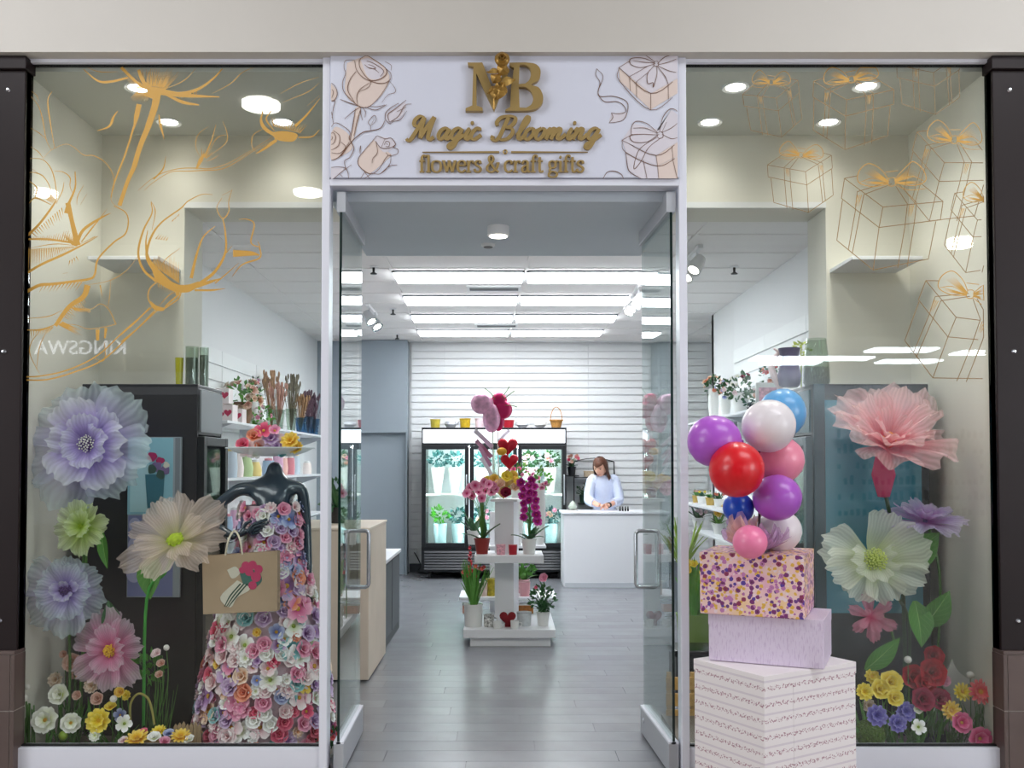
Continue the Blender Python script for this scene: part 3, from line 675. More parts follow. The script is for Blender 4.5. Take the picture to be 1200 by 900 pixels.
art('rose_print', F5, [
    (.9, [(240, 70), (280, 52), (330, 80), (400, 130), (410, 170), (370, 205), (310, 215), (270, 185), (235, 130), (230, 90), (240, 70)]), (.8, [(280, 85), (330, 105), (390, 150), (370, 190)]), (.8, [(265, 110), (290, 130), (330, 140), (360, 165)]), (.7, [(290, 110), (320, 120), (340, 135), (300, 135), (275, 120)]),
    (.9, [(200, 85), (215, 150), (270, 205), (370, 235), (430, 215), (438, 170), (410, 140)]), (.8, [(200, 80), (140, 85), (130, 130), (140, 170), (120, 230), (130, 290), (180, 345), (230, 385), (290, 390), (350, 340), (400, 270), (430, 215)]),
    (.9, [(210, 155), (170, 210), (155, 280), (200, 360)]), (.8, [(310, 225), (240, 270), (215, 320), (220, 380)]), (.7, [(310, 228), (290, 260), (230, 290)]), (.6, [(430, 220), (465, 265), (465, 295), (420, 310), (380, 360)]), (.6, [(400, 90), (440, 115), (440, 150)]),
    (1, [(105, 340), (170, 365), (230, 385)]), (.8, [(240, 388), (190, 420), (135, 468)]), (.8, [(240, 390), (240, 430), (252, 478)]), (.8, [(250, 392), (270, 420), (268, 460)]), (.9, [(270, 390), (340, 410), (410, 375)]), (.7, [(290, 385), (350, 388), (400, 376)]),
    (.9, [(205, 400), (190, 500), (170, 610)]), (.9, [(240, 400), (215, 490), (195, 580)])],
    [(1, [(150, 100), (240, 65), (300, 60), (400, 130), (430, 210), (380, 310), (290, 388), (220, 380), (140, 300)]), (2, [(240, 80), (300, 70), (390, 140), (370, 200), (290, 195)]), (1, [(205, 395), (240, 395), (200, 580), (175, 600)])])
art('rosebud_print', F5, [
    (.9, [(400, 470), (405, 430), (440, 395), (490, 365)]), (.9, [(430, 490), (420, 440), (470, 400), (540, 345)]), (.8, [(430, 490), (490, 450), (530, 380), (575, 370)]), (.8, [(440, 485), (500, 475), (545, 415)]), (.8, [(400, 470), (430, 500), (450, 490)]), (.8, [(480, 420), (540, 390)]),
    (1.2, [(400, 480), (370, 530), (300, 548), (250, 560), (180, 620), (110, 715)], ), (.7, [(305, 545), (305, 515), (290, 490), (330, 445), (342, 480), (305, 515)]), (.6, [(310, 505), (330, 465)])],
    [(2, [(405, 470), (410, 430), (480, 390), (535, 360), (530, 420), (490, 470), (440, 492)])])
art('open_rose_print', F5, [
    (.9, [(35, 545), (70, 495), (130, 520), (170, 560), (165, 600), (195, 660), (170, 720), (135, 745), (140, 790), (150, 800)]), (.8, [(35, 570), (60, 560), (75, 590), (60, 630), (35, 640)]), (.8, [(35, 580), (55, 590), (45, 610)]), (.8, [(60, 545), (100, 580), (95, 640), (55, 670), (35, 665)]), (.8, [(35, 690), (100, 695), (140, 655), (110, 620)]), (1, [(35, 745), (90, 725), (130, 680), (165, 620)]),
    (.8, [(35, 790), (90, 785), (140, 795), (100, 830), (60, 865)]), (.8, [(140, 795), (155, 820), (160, 860)]), (.8, [(140, 800), (180, 770)]), (.8, [(100, 830), (120, 850)]),
    (.8, [(40, 225), (75, 260), (85, 310), (60, 350), (38, 345)]), (.7, [(40, 265), (60, 290), (50, 330)]), (.8, [(40, 350), (70, 350), (60, 400), (50, 460)]), (.7, [(40, 395), (50, 440), (60, 500)])],
    [(1, [(36, 560), (80, 520), (160, 570), (185, 660), (120, 710), (36, 735)]), (2, [(36, 790), (130, 797), (60, 860), (36, 862)]), (1, [(38, 235), (80, 280), (75, 340), (38, 345)])])
art('half_open_rose_print', F5, [
    (.8, [(330, 600), (350, 580), (400, 600), (440, 595), (470, 635), (455, 655), (485, 670), (480, 700), (430, 710), (405, 690)]), (.7, [(395, 640), (410, 615), (430, 625), (425, 650), (405, 650)]), (.7, [(410, 630), (420, 640)]), (.7, [(375, 660), (400, 600)]), (.8, [(340, 620), (375, 660), (430, 660), (470, 640)]),
    (.9, [(330, 600), (270, 670), (225, 730), (230, 780), (300, 830), (360, 800), (410, 720), (440, 705)]), (.8, [(340, 615), (350, 690), (320, 730), (315, 760)]), (.8, [(440, 710), (430, 770), (370, 830), (310, 825)]), (.8, [(370, 830), (430, 780), (480, 772)]), (.7, [(235, 700), (240, 645), (230, 690)]),
    (.9, [(270, 815), (240, 860)]), (.9, [(310, 830), (265, 862)]), (.8, [(270, 825), (300, 862)])],
    [(1, [(325, 605), (270, 670), (225, 740), (240, 790), (300, 828), (420, 730), (440, 700), (375, 660)]), (2, [(330, 600), (360, 585), (440, 600), (470, 640), (400, 690), (350, 640)])])
bx1 = [(.9, [(255, 130), (330, 85)]), (.9, [(255, 130), (465, 300), (645, 200)]), (.9, [(255, 130), (260, 220), (465, 410), (645, 300)]), (.9, [(465, 300), (465, 410)]), (.9, [(325, 190), (330, 285)]), (.9, [(370, 225), (372, 330)]), (.8, [(325, 190), (440, 125)]), (.8, [(370, 225), (450, 160)]),
       (.9, [(580, 240), (582, 340)]), (.9, [(510, 125), (560, 190), (580, 240)]), (.9, [(495, 105), (400, 130), (335, 110), (330, 75), (380, 65), (440, 75), (495, 105)]), (.7, [(495, 100), (420, 95), (350, 85)]), (.7, [(495, 95), (440, 55), (400, 40)]), (.9, [(500, 105), (480, 45)]), (.8, [(505, 100), (530, 40)]), (.9, [(510, 105), (560, 60), (645, 40)]), (.8, [(512, 112), (580, 95), (645, 70)]), (.8, [(515, 120), (580, 150), (645, 165)]),
       (.9, [(490, 115), (445, 170), (445, 235), (480, 230), (482, 260), (505, 180), (505, 120)]), (.7, [(485, 90), (512, 90), (515, 118), (488, 118), (485, 90)])]
art('gift_box_print', F6, bx1, [(2, [(255, 130), (340, 60), (500, 40), (645, 45), (645, 200), (465, 300)]), (1, [(255, 135), (465, 302), (465, 408), (262, 220)]), (1, [(465, 302), (645, 202), (645, 300), (465, 408)])])
bx2 = [(.9, [(275, 610), (345, 570)]), (.9, [(275, 610), (500, 710), (650, 620)]), (.9, [(275, 610), (300, 690), (510, 780), (650, 715)]), (.9, [(500, 710), (510, 780)]), (.9, [(300, 690), (320, 810), (400, 862)]), (.9, [(510, 780), (518, 862)]), (.9, [(415, 740), (440, 862)]), (.9, [(610, 735), (640, 862)]), (.8, [(605, 650), (612, 735)]),
       (.9, [(520, 570), (440, 620), (350, 620), (330, 580), (400, 570), (510, 575)]), (.9, [(510, 560), (440, 500), (370, 485), (340, 520), (335, 580)]), (.7, [(510, 565), (430, 530), (350, 530)]), (.9, [(525, 550), (545, 460), (590, 405), (630, 410), (650, 440)]), (.8, [(535, 560), (600, 530), (650, 490)]), (.8, [(540, 570), (600, 600), (650, 590)]), (.7, [(540, 555), (570, 490)]),
       (.9, [(505, 590), (400, 660), (365, 730), (355, 800), (400, 750), (450, 660), (530, 595)]), (.7, [(505, 560), (540, 555), (545, 590), (515, 595), (505, 560)]),
       (1, [(150, 862), (180, 820), (230, 815), (270, 835), (285, 862)])]
art('bow_box_print', F6, bx2, [(2, [(275, 610), (350, 500), (520, 540), (600, 410), (650, 440), (650, 620), (500, 710)]), (2, [(278, 615), (500, 712), (510, 780), (302, 690)]), (1, [(500, 712), (650, 622), (650, 715), (510, 780)]), (2, [(302, 692), (510, 782), (518, 862), (400, 862), (320, 810)]), (1, [(510, 782), (650, 717), (650, 862), (518, 862)])])
art('ribbon_print', F6, [(.9, [(108, 138), (150, 190), (120, 280), (130, 320), (220, 320), (300, 350), (315, 400), (290, 470), (240, 490), (190, 495)]), (.9, [(108, 138), (102, 180), (130, 230), (118, 300), (160, 355), (240, 355), (285, 380), (300, 420), (260, 435), (205, 430)]), (.8, [(205, 430), (215, 460), (190, 495)])],
    [(2, [(205, 435), (300, 425), (290, 470), (195, 492)])])

# ---- raised letters: broad strokes and serifs
class Glyphs:
    def __init__(s, px0, base, unit, plane, thick, thin, slant=0, ang=0.0): s.__dict__.update(locals())
    def stroke(s, mb, pts, x0, k=6, fixed=None, wmul=1):
        _film[0] = (_film[0] + 1) % 40; PLN = s.plane - _film[0] * 5e-5
        P = smoothpts(pts, k) if k > 1 else [Vector(p) for p in pts]; N = len(P); vs = []; fs = []
        Q = [(s.px0 + (x0 + p[0] + s.slant * p[1]) * s.unit, s.base - p[1] * s.unit) for p in P]
        for i in range(N):
            a = Q[max(i - 1, 0)]; b = Q[min(i + 1, N - 1)]; dx, dy = b[0] - a[0], b[1] - a[1]; L = math.hypot(dx, dy) or 1
            dx /= L; dy /= L; f = abs(dx * math.sin(s.ang) + dy * math.cos(s.ang))
            wd = (fixed if fixed else (s.thin + (s.thick - s.thin) * f ** 1.3)) * s.unit / 2 * wmul
            for sg_ in (1, -1): vs.append(at(Q[i][0] - dy * wd * sg_, Q[i][1] + dx * wd * sg_, PLN - i * 2e-5))
        M = len(vs); vs += [v + Vector((0, .014, 0)) for v in vs[:M]]
        for i in range(N - 1):
            a = 2 * i; fs.append((a, a + 1, a + 3, a + 2)); fs.append((M + a, M + a + 2, M + a + 3, M + a + 1)); fs.append((a, a + 2, M + a + 2, M + a)); fs.append((a + 1, M + a + 1, M + a + 3, a + 3))
        fs.append((0, M, M + 1, 1)); fs.append((2 * N - 2, 2 * N - 1, M + 2 * N - 1, M + 2 * N - 2)); mb.add(vs, fs)
    def dot(s, mb, x, y, r):
        c = (s.px0 + (x + s.slant * y) * s.unit, s.base - y * s.unit); n = 12
        vs = [at(c[0] + math.cos(2 * PI * i / n) * r * s.unit, c[1] + math.sin(2 * PI * i / n) * r * s.unit, s.plane) for i in range(n)]
        vs += [v + Vector((0, .014, 0)) for v in vs]
        mb.add(vs, [tuple(range(n)), tuple(range(2 * n - 1, n - 1, -1))] + [(i, i + n, (i + 1) % n + n, (i + 1) % n) for i in range(n)])
SER = {  # x-height 1: (advance, curved strokes, serif strokes, dots)
    'f': (.62, [[(.25, 0), (.25, .9), (.27, 1.3), (.42, 1.52), (.62, 1.5)]], [[(.05, 0), (.48, 0)], [(.02, 1), (.52, 1)]], [(.6, 1.44, .1)]),
    'l': (.48, [[(.25, 0), (.25, 1.55)]], [[(.03, 0), (.47, 0)], [(.05, 1.5), (.25, 1.53)]], []),
    'o': (1.0, [[(.5, 1.02), (.2, .9), (.1, .5), (.2, .1), (.5, -.02), (.8, .1), (.9, .5), (.8, .9), (.5, 1.02)]], [], []),
    'w': (1.35, [[(.15, 1), (.45, 0)], [(.45, 0), (.68, .95)], [(.65, 1), (.95, 0)], [(.95, 0), (1.22, 1)]], [[(0, 1), (.32, 1)], [(.5, 1), (.82, 1)], [(1.06, 1), (1.36, 1)]], []),
    'e': (.88, [[(.12, .58), (.82, .58)], [(.8, .58), (.74, .9), (.48, 1.02), (.2, .88), (.1, .5), (.2, .12), (.5, -.02), (.84, .18)]], [], []),
    'r': (.72, [[(.22, 0), (.22, 1)], [(.22, .65), (.36, .93), (.55, 1.0), (.68, .95)]], [[(0, 0), (.46, 0)], [(.02, .98), (.22, 1)]], [(.62, .9, .11)]),
    's': (.74, [[(.62, .78), (.55, .97), (.34, 1.02), (.14, .86), (.2, .64), (.46, .48), (.62, .28), (.52, .04), (.3, -.02), (.1, .08), (.06, .26)]], [], []),
    '&': (1.25, [[(1.12, .82), (1.0, .4), (.7, .06), (.4, -.02), (.12, .16), (.1, .45), (.32, .72), (.6, .98), (.66, 1.25), (.5, 1.48), (.3, 1.36), (.28, 1.1), (.5, .7), (.82, .22), (1.15, 0)]], [[(.92, .82), (1.25, .82)]], []),
    'c': (.84, [[(.76, .78), (.66, .97), (.46, 1.02), (.2, .88), (.1, .5), (.2, .12), (.46, -.02), (.78, .16)]], [], [(.7, .8, .1)]),
    'a': (.88, [[(.14, .8), (.26, .98), (.46, 1.02), (.62, .88), (.63, .6), (.63, .16), (.72, .0), (.86, .05)], [(.62, .6), (.3, .5), (.12, .26), (.24, .0), (.46, .02), (.63, .2)]], [], [(.17, .78, .09)]),
    't': (.6, [[(.24, 1.35), (.24, .9), (.24, .2), (.36, -.01), (.58, .08)]], [[(.02, 1), (.54, 1)]], []),
    'g': (.92, [[(.45, 1.02), (.2, .9), (.16, .65), (.24, .42), (.45, .36), (.66, .44), (.72, .68), (.66, .92), (.45, 1.02)], [(.3, .38), (.18, .2), (.24, .06), (.6, .0), (.84, -.16), (.76, -.42), (.42, -.5), (.12, -.38), (.14, -.14), (.32, .0)], [(.68, .9), (.86, 1.02)]], [], [(.86, .98, .08)]),
    'i': (.5, [[(.25, 0), (.25, 1)]], [[(.03, 0), (.47, 0)], [(.05, .98), (.25, 1)]], [(.25, 1.36, .12)]), ' ': (.38, [], [], [])}
def lay_serif(text, px0, px1, base, xh, plane, name, label):
    tot = sum(SER[c][0] for c in text); G = Glyphs(px0, base, xh, plane, .235, .1); kx = (px1 - px0) / (tot * xh)
    x = 0
    for ch in text:
        adv, st, se, dots = SER[ch]; mb = MB()
        for p in st: G.stroke(mb, [(q[0] * kx, q[1]) for q in p], x)
        for p in se: G.stroke(mb, [(q[0] * kx, q[1]) for q in p], x, k=1, fixed=.1)
        for d in dots: G.dot(mb, x + d[0] * kx, d[1], d[2])
        if mb.v: mb.build('letter', M_gold, sg, smooth=False)
        x += adv * kx
lay_serif('flowers & craft gifts', 491, 685, 201, 12.6, -.078, 'small', '')
# brush script; unit = x-height, slanted
SCR = {
    'M': (2.35, [[(-.30, .05), (-.1, -.12), (.12, .05), (.4, .8), (.75, 1.95)], [(.75, 1.95), (.35, 2.05), (.02, 1.75), (.0, 1.35), (.14, 1.2), (.24, 1.32)], [(.75, 1.95), (.78, 1.0), (.88, .12)], [(.88, .12), (1.2, 1.05), (1.62, 1.98)], [(1.62, 1.98), (1.52, 1.0), (1.55, .2), (1.75, -.03), (2.05, .2)]], []),
    'a': (1.12, [[(.82, .85), (.55, 1.0), (.2, .8), (.08, .35), (.25, .02), (.5, .1), (.78, .55), (.86, .95)], [(.86, .95), (.74, .4), (.8, .05), (1.0, .05), (1.22, .4)]], []),
    'g': (1.12, [[(.82, .85), (.55, 1.0), (.2, .8), (.08, .35), (.25, .02), (.5, .1), (.78, .55), (.86, .95)], [(.86, .95), (.72, .1), (.56, -.55), (.3, -.82), (.1, -.65), (.2, -.4), (.6, -.12), (1.2, .4)]], []),
    'i': (.62, [[(.2, .4), (.38, .95), (.26, .4), (.3, .05), (.5, .05), (.72, .4)]], [(.5, 1.45, .16)]),
    'c': (.92, [[(.72, .78), (.62, .98), (.38, .95), (.12, .6), (.1, .22), (.3, .0), (.6, .08), (.95, .4)]], []),
    'B': (2.0, [[(.95, 1.95), (.78, 1.0), (.62, .2), (.45, -.05), (.2, -.08), (.02, .08), (.06, .3)], [(.18, 1.22), (.05, 1.5), (.3, 1.92), (.95, 2.06), (1.5, 1.95), (1.62, 1.6), (1.4, 1.2), (.98, 1.05)], [(.98, 1.05), (1.5, .95), (1.68, .55), (1.4, .08), (.95, -.05), (.65, .05)]], []),
    'l': (.72, [[(.12, .35), (.4, .85), (.75, 1.6), (.72, 1.98), (.52, 1.9), (.34, 1.2), (.26, .35), (.36, .03), (.58, .08), (.84, .4)]], []),
    'o': (.95, [[(.45, .98), (.16, .75), (.1, .3), (.3, .0), (.6, .12), (.8, .55), (.68, .92), (.45, .98)], [(.66, .85), (.85, .72), (1.05, .78)]], []),
    'm': (1.75, [[(.1, .7), (.28, .95), (.22, .5), (.12, .0)], [(.15, .25), (.4, .8), (.62, .98), (.7, .75), (.56, .0)], [(.6, .25), (.88, .82), (1.1, .98), (1.2, .75), (1.08, .2), (1.18, .02), (1.4, .08), (1.75, .45)]], []),
    'n': (1.28, [[(.1, .7), (.28, .95), (.22, .5), (.12, .0)], [(.15, .25), (.42, .82), (.66, .98), (.76, .75), (.64, .2), (.74, .02), (.95, .08), (1.28, .45)]], [])}
def lay_script(text, px0, px1, base, xh):
    tot = sum(SCR[c][0] for c in text); kx = (px1 - px0) / (tot * xh); G = Glyphs(px0, base, xh, -.08, .35, .19, slant=.28, ang=-.35); x = 0
    for ch in text:
        adv, st, dots = SCR[ch]; mb = MB()
        for p in st: G.stroke(mb, [(q[0] * kx, q[1]) for q in p], x, k=7)
        for d in dots: G.dot(mb, x + d[0] * kx, d[1], d[2])
        mb.build('letter', M_gold, sg, smooth=False); x += adv * kx
lay_script('Magic', 480, 562, 163, 13.2)
lay_script('Blooming', 576, 702, 163, 13.2)
G = Glyphs(592, 178, 1, -.076, 1, 1); mb = MB()
for a, b in ((-97, -7), (7, 97)):
    vs = [at(592 + a, 178 - (.3 if a < -50 else 1), -.076), at(592 + b, 178 - (1 if b < 0 else .3), -.076), at(592 + b, 178 + (1 if b < 0 else .3), -.076), at(592 + a, 178 + (.3 if a < -50 else 1), -.076)]
    vs += [v + Vector((0, .01, 0)) for v in vs]; mb.add(vs, [(0, 1, 2, 3), (4, 7, 6, 5), (0, 4, 5, 1), (1, 5, 6, 2), (2, 6, 7, 3), (3, 7, 4, 0)])
mb.build('divider_line', M_gold, sg, smooth=False)
q = at(592, 178, -.072); MB().tube([q + Vector((math.cos(a) * .009, 0, math.sin(a) * .009)) for a in [2 * PI * i / 14 for i in range(14)]], .004, 6, closed=True).build('divider_ring', M_gold, sg)
# monogram, traced as outlines and cut from thick board
FM = lambda p: (540 + p[0] / 11.25, 60 + p[1] / 11.25)
def cutout(name, outer, holes=()):
    bm = bmesh.new(); loops = []
    for pts in [outer] + list(holes):
        vs = [bm.verts.new(at(*FM(p), -.095)) for p in pts]
        loops += [bm.edges.new((vs[i], vs[(i + 1) % len(vs)])) for i in range(len(vs))]
    bmesh.ops.triangle_fill(bm, edges=loops, use_beauty=True)
    ext = bmesh.ops.extrude_face_region(bm, geom=bm.faces[:])
    bmesh.ops.translate(bm, vec=(0, .028, 0), verts=[e for e in ext['geom'] if isinstance(e, bmesh.types.BMVert)])
    bmesh.ops.recalc_face_normals(bm, faces=bm.faces[:])
    me = bpy.data.meshes.new(name); inv = _inv(sg)
    for v in bm.verts: v.co = inv @ v.co
    bm.to_mesh(me); bm.free(); me.materials.append(M_gold); link(name, me, sg)
def arc(pts, k=5): return [tuple(p) for p in smoothpts(pts, k)]
cutout('monogram_letter', [(90, 148), (285, 148), (440, 560), (600, 190), (640, 240), (470, 700), (440, 780), (415, 740), (205, 290), (208, 715), (285, 745), (290, 785), (62, 785), (65, 750), (150, 715), (165, 200), (95, 185)])
cutout('monogram_letter', [(640, 150)] + arc([(850, 146), (980, 165), (1045, 230), (1048, 320), (1010, 390), (930, 438), (1030, 480), (1082, 580), (1075, 680), (1000, 755), (880, 783)]) + [(585, 786), (590, 770), (650, 735), (662, 480), (700, 220), (645, 190)],
       [arc([(775, 180), (840, 178), (905, 220), (925, 300), (900, 380), (850, 425)]) + [(765, 432)], [(765, 468)] + arc([(850, 468), (920, 520), (955, 610), (930, 700), (860, 745)]) + [(775, 742)]])
# golden rose laid over the letters
c0 = at(*FM((545, 90)), -.13); mb = MB(); random.seed(3)
for ring, (n, rad, h, op) in enumerate(((4, .012, .03, .25), (5, .024, .035, .5), (6, .034, .035, .85))):
    for k in range(n):
        a = 2 * PI * k / n + ring * .5; R = Matrix.Rotation(a, 3, 'Y')
        mb.grid(lambda u, v: c0 + R @ Vector(((u - .5) * rad * 1.7 * (1 - .2 * v), -.012 + ring * .012 - (1 - v) * .02 * 0 - .012 * math.sin(v * PI) + .008 * ((u - .5) * 2) ** 2, -(rad * (.35 + .75 * v)) + .008 * ((u - .5) * 2) ** 2 * v)), 5, 4)
mb.ball(c0 + Vector((0, .01, 0)), .02, 10, 6)
mb.build('rose_bloom', M_goldleaf, sg)
mb = MB().tube([at(*FM(p), -.115) for p in ((545, 150), (520, 300), (470, 450), (440, 620), (435, 770))], [.008, .007, .007, .006, .004], 7)
mb.build('rose_stem', M_goldleaf, sg)
def goldleaf(pts, m, name='rose_leaf'):
    a, b = at(*FM(pts[0]), -.12), at(*FM(pts[1]), -.125); d = b - a; side = Vector((-d.z, 0, d.x)) * pts[2]
    MB().grid(lambda u, v: a + d * v + side * ((u - .5) * 2 * math.sin(PI * v ** .8)) + Vector((0, -.012 * (1 - abs(u - .5) * 2) + .006 * math.sin(9 * v), 0)), 4, 6).build(name, m, sg)
for q in (((520, 420), (720, 370), .3), ((520, 250), (340, 275), .22)): goldleaf(q, M_goldleaf2)
for q in (((500, 470), (350, 560), .3), ((470, 560), (560, 480), .35), ((600, 180), (500, 320), .5), ((500, 300), (420, 420), .55), ((490, 440), (450, 640), .5), ((560, 420), (470, 640), .4)): goldleaf(q, M_goldleaf)
# ================================================================ FLOWER KIT
M_stem = mat('stem green', '#4e7a34', .5, noise=.1)
M_stemdark = mat('dark stem', '#2f4a2c', .5)
M_leaf = leafmat('leaf green', '#4f8a35', '#93b86b')
M_leafd = leafmat('dark leaf', '#2f5c33', '#5f8a58')
def petal_fn(L, W, ruf, cup, nf, ph, curl=.0, point=0.0):
    def fn(u, v):
        a = 2 * u - 1
        prof = (v ** .6) * (1 - point * v ** 2.2) * (1 - .22 * max(0, (v - .8) / .2) ** 2)
        x = a * W / 2 * prof + .01 * W * math.sin(9 * v + ph)
        y = L * v * (1 - .16 * a * a * v) + L * .04 * (math.sin(a * nf * 2.3 + ph * 1.7) + .6 * math.sin(a * nf * 1.1 + ph * 3.1)) * v ** 4
        z = cup * L * v ** 1.5 - curl * L * max(0, v - .45) ** 2 * 3 + ruf * L * v ** 1.6 * math.sin(a * nf + ph) + .06 * W * a * a * v
        return (x, y, z)
    return fn
def petal_mesh(L, W, ruf, cup, nf, m, ph=0, curl=0, point=0, nu=14, nv=8):
    return MB().grid(petal_fn(L, W, ruf, cup, nf, ph, curl, point), nu, nv).mesh('petal', m)
def giant(name, label, pos, d, layers, center, group=None, stem=None, cat='flower', spread=None):
    t = T(name, label, cat, pos, group=group, rot=facing(d).to_euler())
    for li, (n, L, W, tilt, ruf, m, zo, ph) in enumerate(layers):
        ms = [petal_mesh(L, W, ruf, .12, 5.5 + k, m, ph=k * 1.9 + li, curl=.12) for k in range(3)]
        for k in range(n):
            a = 2 * PI * k / n + ph + random.uniform(-.12, .12)
            if spread and not spread(a): continue
            o = link('petal', ms[(k + li) % 3], t); sc_ = random.uniform(.82, 1.12)
            o.scale = (sc_, sc_, sc_); o.location = (0, 0, zo)
            o.rotation_euler = (Matrix.Rotation(a, 3, 'Z') @ Matrix.Rotation(math.radians(tilt + random.uniform(-12, 12)), 3, 'X')).to_euler()
    center(t)
    if stem:
        MB().tube(smoothpts(stem, 5), .007, 7).build('stem', M_stem, t)
    return t
def stamens(t, n, r, h, m1, m2, rb=.0045):
    MB().ball((0, 0, h * .25), (r * .62, r * .62, h * .5), 12, 8).build('flower_eye', m1, t, world=False)
    b = MB()
    for i in range(n):
        q = r * math.sqrt((i + .5) / n); a = i * 2.399; tip = (q * math.cos(a), q * math.sin(a), h * (1.05 - .45 * (q / r) ** 2) * random.uniform(.85, 1.1))
        b.tube([(q * .3 * math.cos(a), q * .3 * math.sin(a), 0), tip], .0012, 3); b.ball(tip, rb, 5, 4, 1)
    tag(b.build('stamens', [m1, m2], t, world=False), kind='stuff')
_BM = {}
def blossom_mesh(key, n, L, W, tilt, mp, mc, rc, ruf=.05, layers=1, point=0, nu=4, nv=3, curl=.1):
    if key in _BM: return _BM[key]
    b = MB()
    for li in range(layers):
        s_ = 1 - .27 * li
        for k in range(n):
            a = 2 * PI * (k + .5 * li) / n; R = Matrix.Rotation(a, 3, 'Z') @ Matrix.Rotation(math.radians(tilt + 22 * li), 3, 'X')
            f = petal_fn(L * s_, W * s_, ruf, .12, 3, k * 1.3, curl, point)
            b.grid(lambda u, v: R @ Vector(f(u, v)) + Vector((0, 0, .003 * li)), nu, nv)
    if rc: b.ball((0, 0, rc * .4), (rc, rc, rc * .6), 8, 5, 1)
    _BM[key] = b.mesh('bloom', [mp, mc]); return _BM[key]
def leaf_obj(name, a, b, wd, m, parent, bow=.12, up=None, fold=.25, nu=6, nv=8):
    a, b = Vector(a), Vector(b); d = b - a; n = Vector(up) if up else Vector((0, -1, .2)); side = d.cross(n).normalized(); n = side.cross(d).normalized(); L = d.length
    fn = lambda u, v: a + d * v + side * ((2 * u - 1) * wd / 2 * math.sin(PI * min(1, v * .97 + .03) ** .85)) + n * (bow * L * math.sin(PI * v) + fold * wd * abs(2 * u - 1) * math.sin(PI * v))
    return MB().grid(fn, nu, nv).build(name, m, parent)
def leafy(mb, c, n, L, Wd, spread=1.0, up=.6, m=0, rnd=random, base=0.0):
    """n leaf blades leaning out of a point"""
    c = Vector(c)
    for i in range(n):
        a = rnd.uniform(0, 2 * PI); e = rnd.uniform(.15, 1) * spread; d = Vector((math.cos(a) * e, math.sin(a) * e, up * rnd.uniform(.6, 1.2))).normalized()
        l = L * rnd.uniform(.65, 1.1); side = d.cross(Vector((0, 0, 1))); side = side.normalized() if side.length > .01 else Vector((1, 0, 0)); nn = side.cross(d)
        s0 = c + Vector((math.cos(a), math.sin(a), 0)) * base * rnd.random()
        mb.grid(lambda u, v: s0 + d * l * v + side * ((2 * u - 1) * Wd / 2 * math.sin(PI * (v * .94 + .06)) ** .8) - Vector((0, 0, .35 * l * v * v * e)) + nn * (abs(2 * u - 1) * Wd * .15), 2, 4, m)
def foliage_ball(mb, c, r, n, lsz, m=0, rnd=random, sq=1.0):
    """small leaves all through a rounded crown"""
    c = Vector(c)
    for i in range(n):
        d = Vector((rnd.gauss(0, 1), rnd.gauss(0, 1), rnd.gauss(0, 1))).normalized(); q = r * rnd.uniform(.55, 1); p = c + Vector((d.x * q, d.y * q, d.z * q * sq))
        t = (d + Vector((rnd.uniform(-.7, .7), rnd.uniform(-.7, .7), rnd.uniform(-.4, .7)))).normalized(); sd = t.cross(d + Vector((.01, .02, .03))).normalized(); l = lsz * rnd.uniform(.7, 1.3)
        mb.add([p, p + t * l * .5 + sd * l * .3, p + t * l, p + t * l * .5 - sd * l * .3], [(0, 1, 2, 3)], m)

# sheer fabrics
TU_lav = tulle('lavender tulle', '#7450ac', '#cbbcec', .70, 9, '#eceef6')
TU_lav2 = tulle('pale lavender tulle', '#a488d6', '#d6d2f0', .56, 9, '#d5e4e8')
TU_lime = tulle('lime tulle', '#a9c63e', '#d3e29a', .68, 10, '#e3efc0')
TU_cream = tulle('cream tulle', '#c9c48a', '#f0dccd', .52, 12, '#f0ddd2')
TU_pink = tulle('pink tulle', '#d64f8c', '#ecaecb', .6, 12, '#ecd6e2')
TU_coral = tulle('coral pink tulle', '#e2667f', '#f0b4b8', .52, 14, '#f2cfcd')
TU_white = tulle('white green tulle', '#cbd894', '#e9ecda', .68, 14, '#eef0e2')
TU_rose = tulle('rose tulle', '#d95f86', '#e79ab0', .80, 8)
TU_violet = tulle('violet tulle', '#b55fb4', '#c9b2e3', .62, 12, '#d7cdea')
P_purple = mat('purple centre', '#5a3a78', .7); P_white = mat('white silk', '#efece4', .8); P_yel = mat('yellow stamen', '#e3b52c', .7)
P_lime = mat('lime centre', '#a8bf2d', .7, noise=.2, nscale=60); P_orange = mat('orange centre', '#d98a1f', .7)

# ================================================================ ROSE WINDOW
rw = random.Random(11)
def down(px, py, px2, py2, y): return [at(px, py, y), at((px + px2) / 2 + 3, (py + py2) / 2, y + .03), at(px2, py2, y + .04)]
giant('giant_paper_flower', 'huge ruffled lavender tulle flower with a dark purple eye, beside the pillar', at(106, 522, .21), (.12, -1, .12),
      [(7, .33, .34, 3, .075, TU_lav2, 0, .1), (6, .25, .26, 20, .08, TU_lav, .012, .5), (6, .16, .17, 34, .07, TU_lav, .025, .2)],
      lambda t: stamens(t, 70, .062, .075, P_purple, P_white, .0058), 'giant fabric flowers', stem=down(102, 525, 92, 850, .22))
giant('giant_paper_flower', 'small lime green fabric flower under the huge lavender one', at(97, 618, .14), (-.1, -1, .25),
      [(8, .15, .11, 18, .07, TU_lime, 0, .2), (6, .10, .08, 45, .06, TU_lime, .01, .6)], lambda t: stamens(t, 14, .016, .03, P_lime, P_lime, .004), 'giant fabric flowers', stem=down(97, 620, 94, 850, .24))
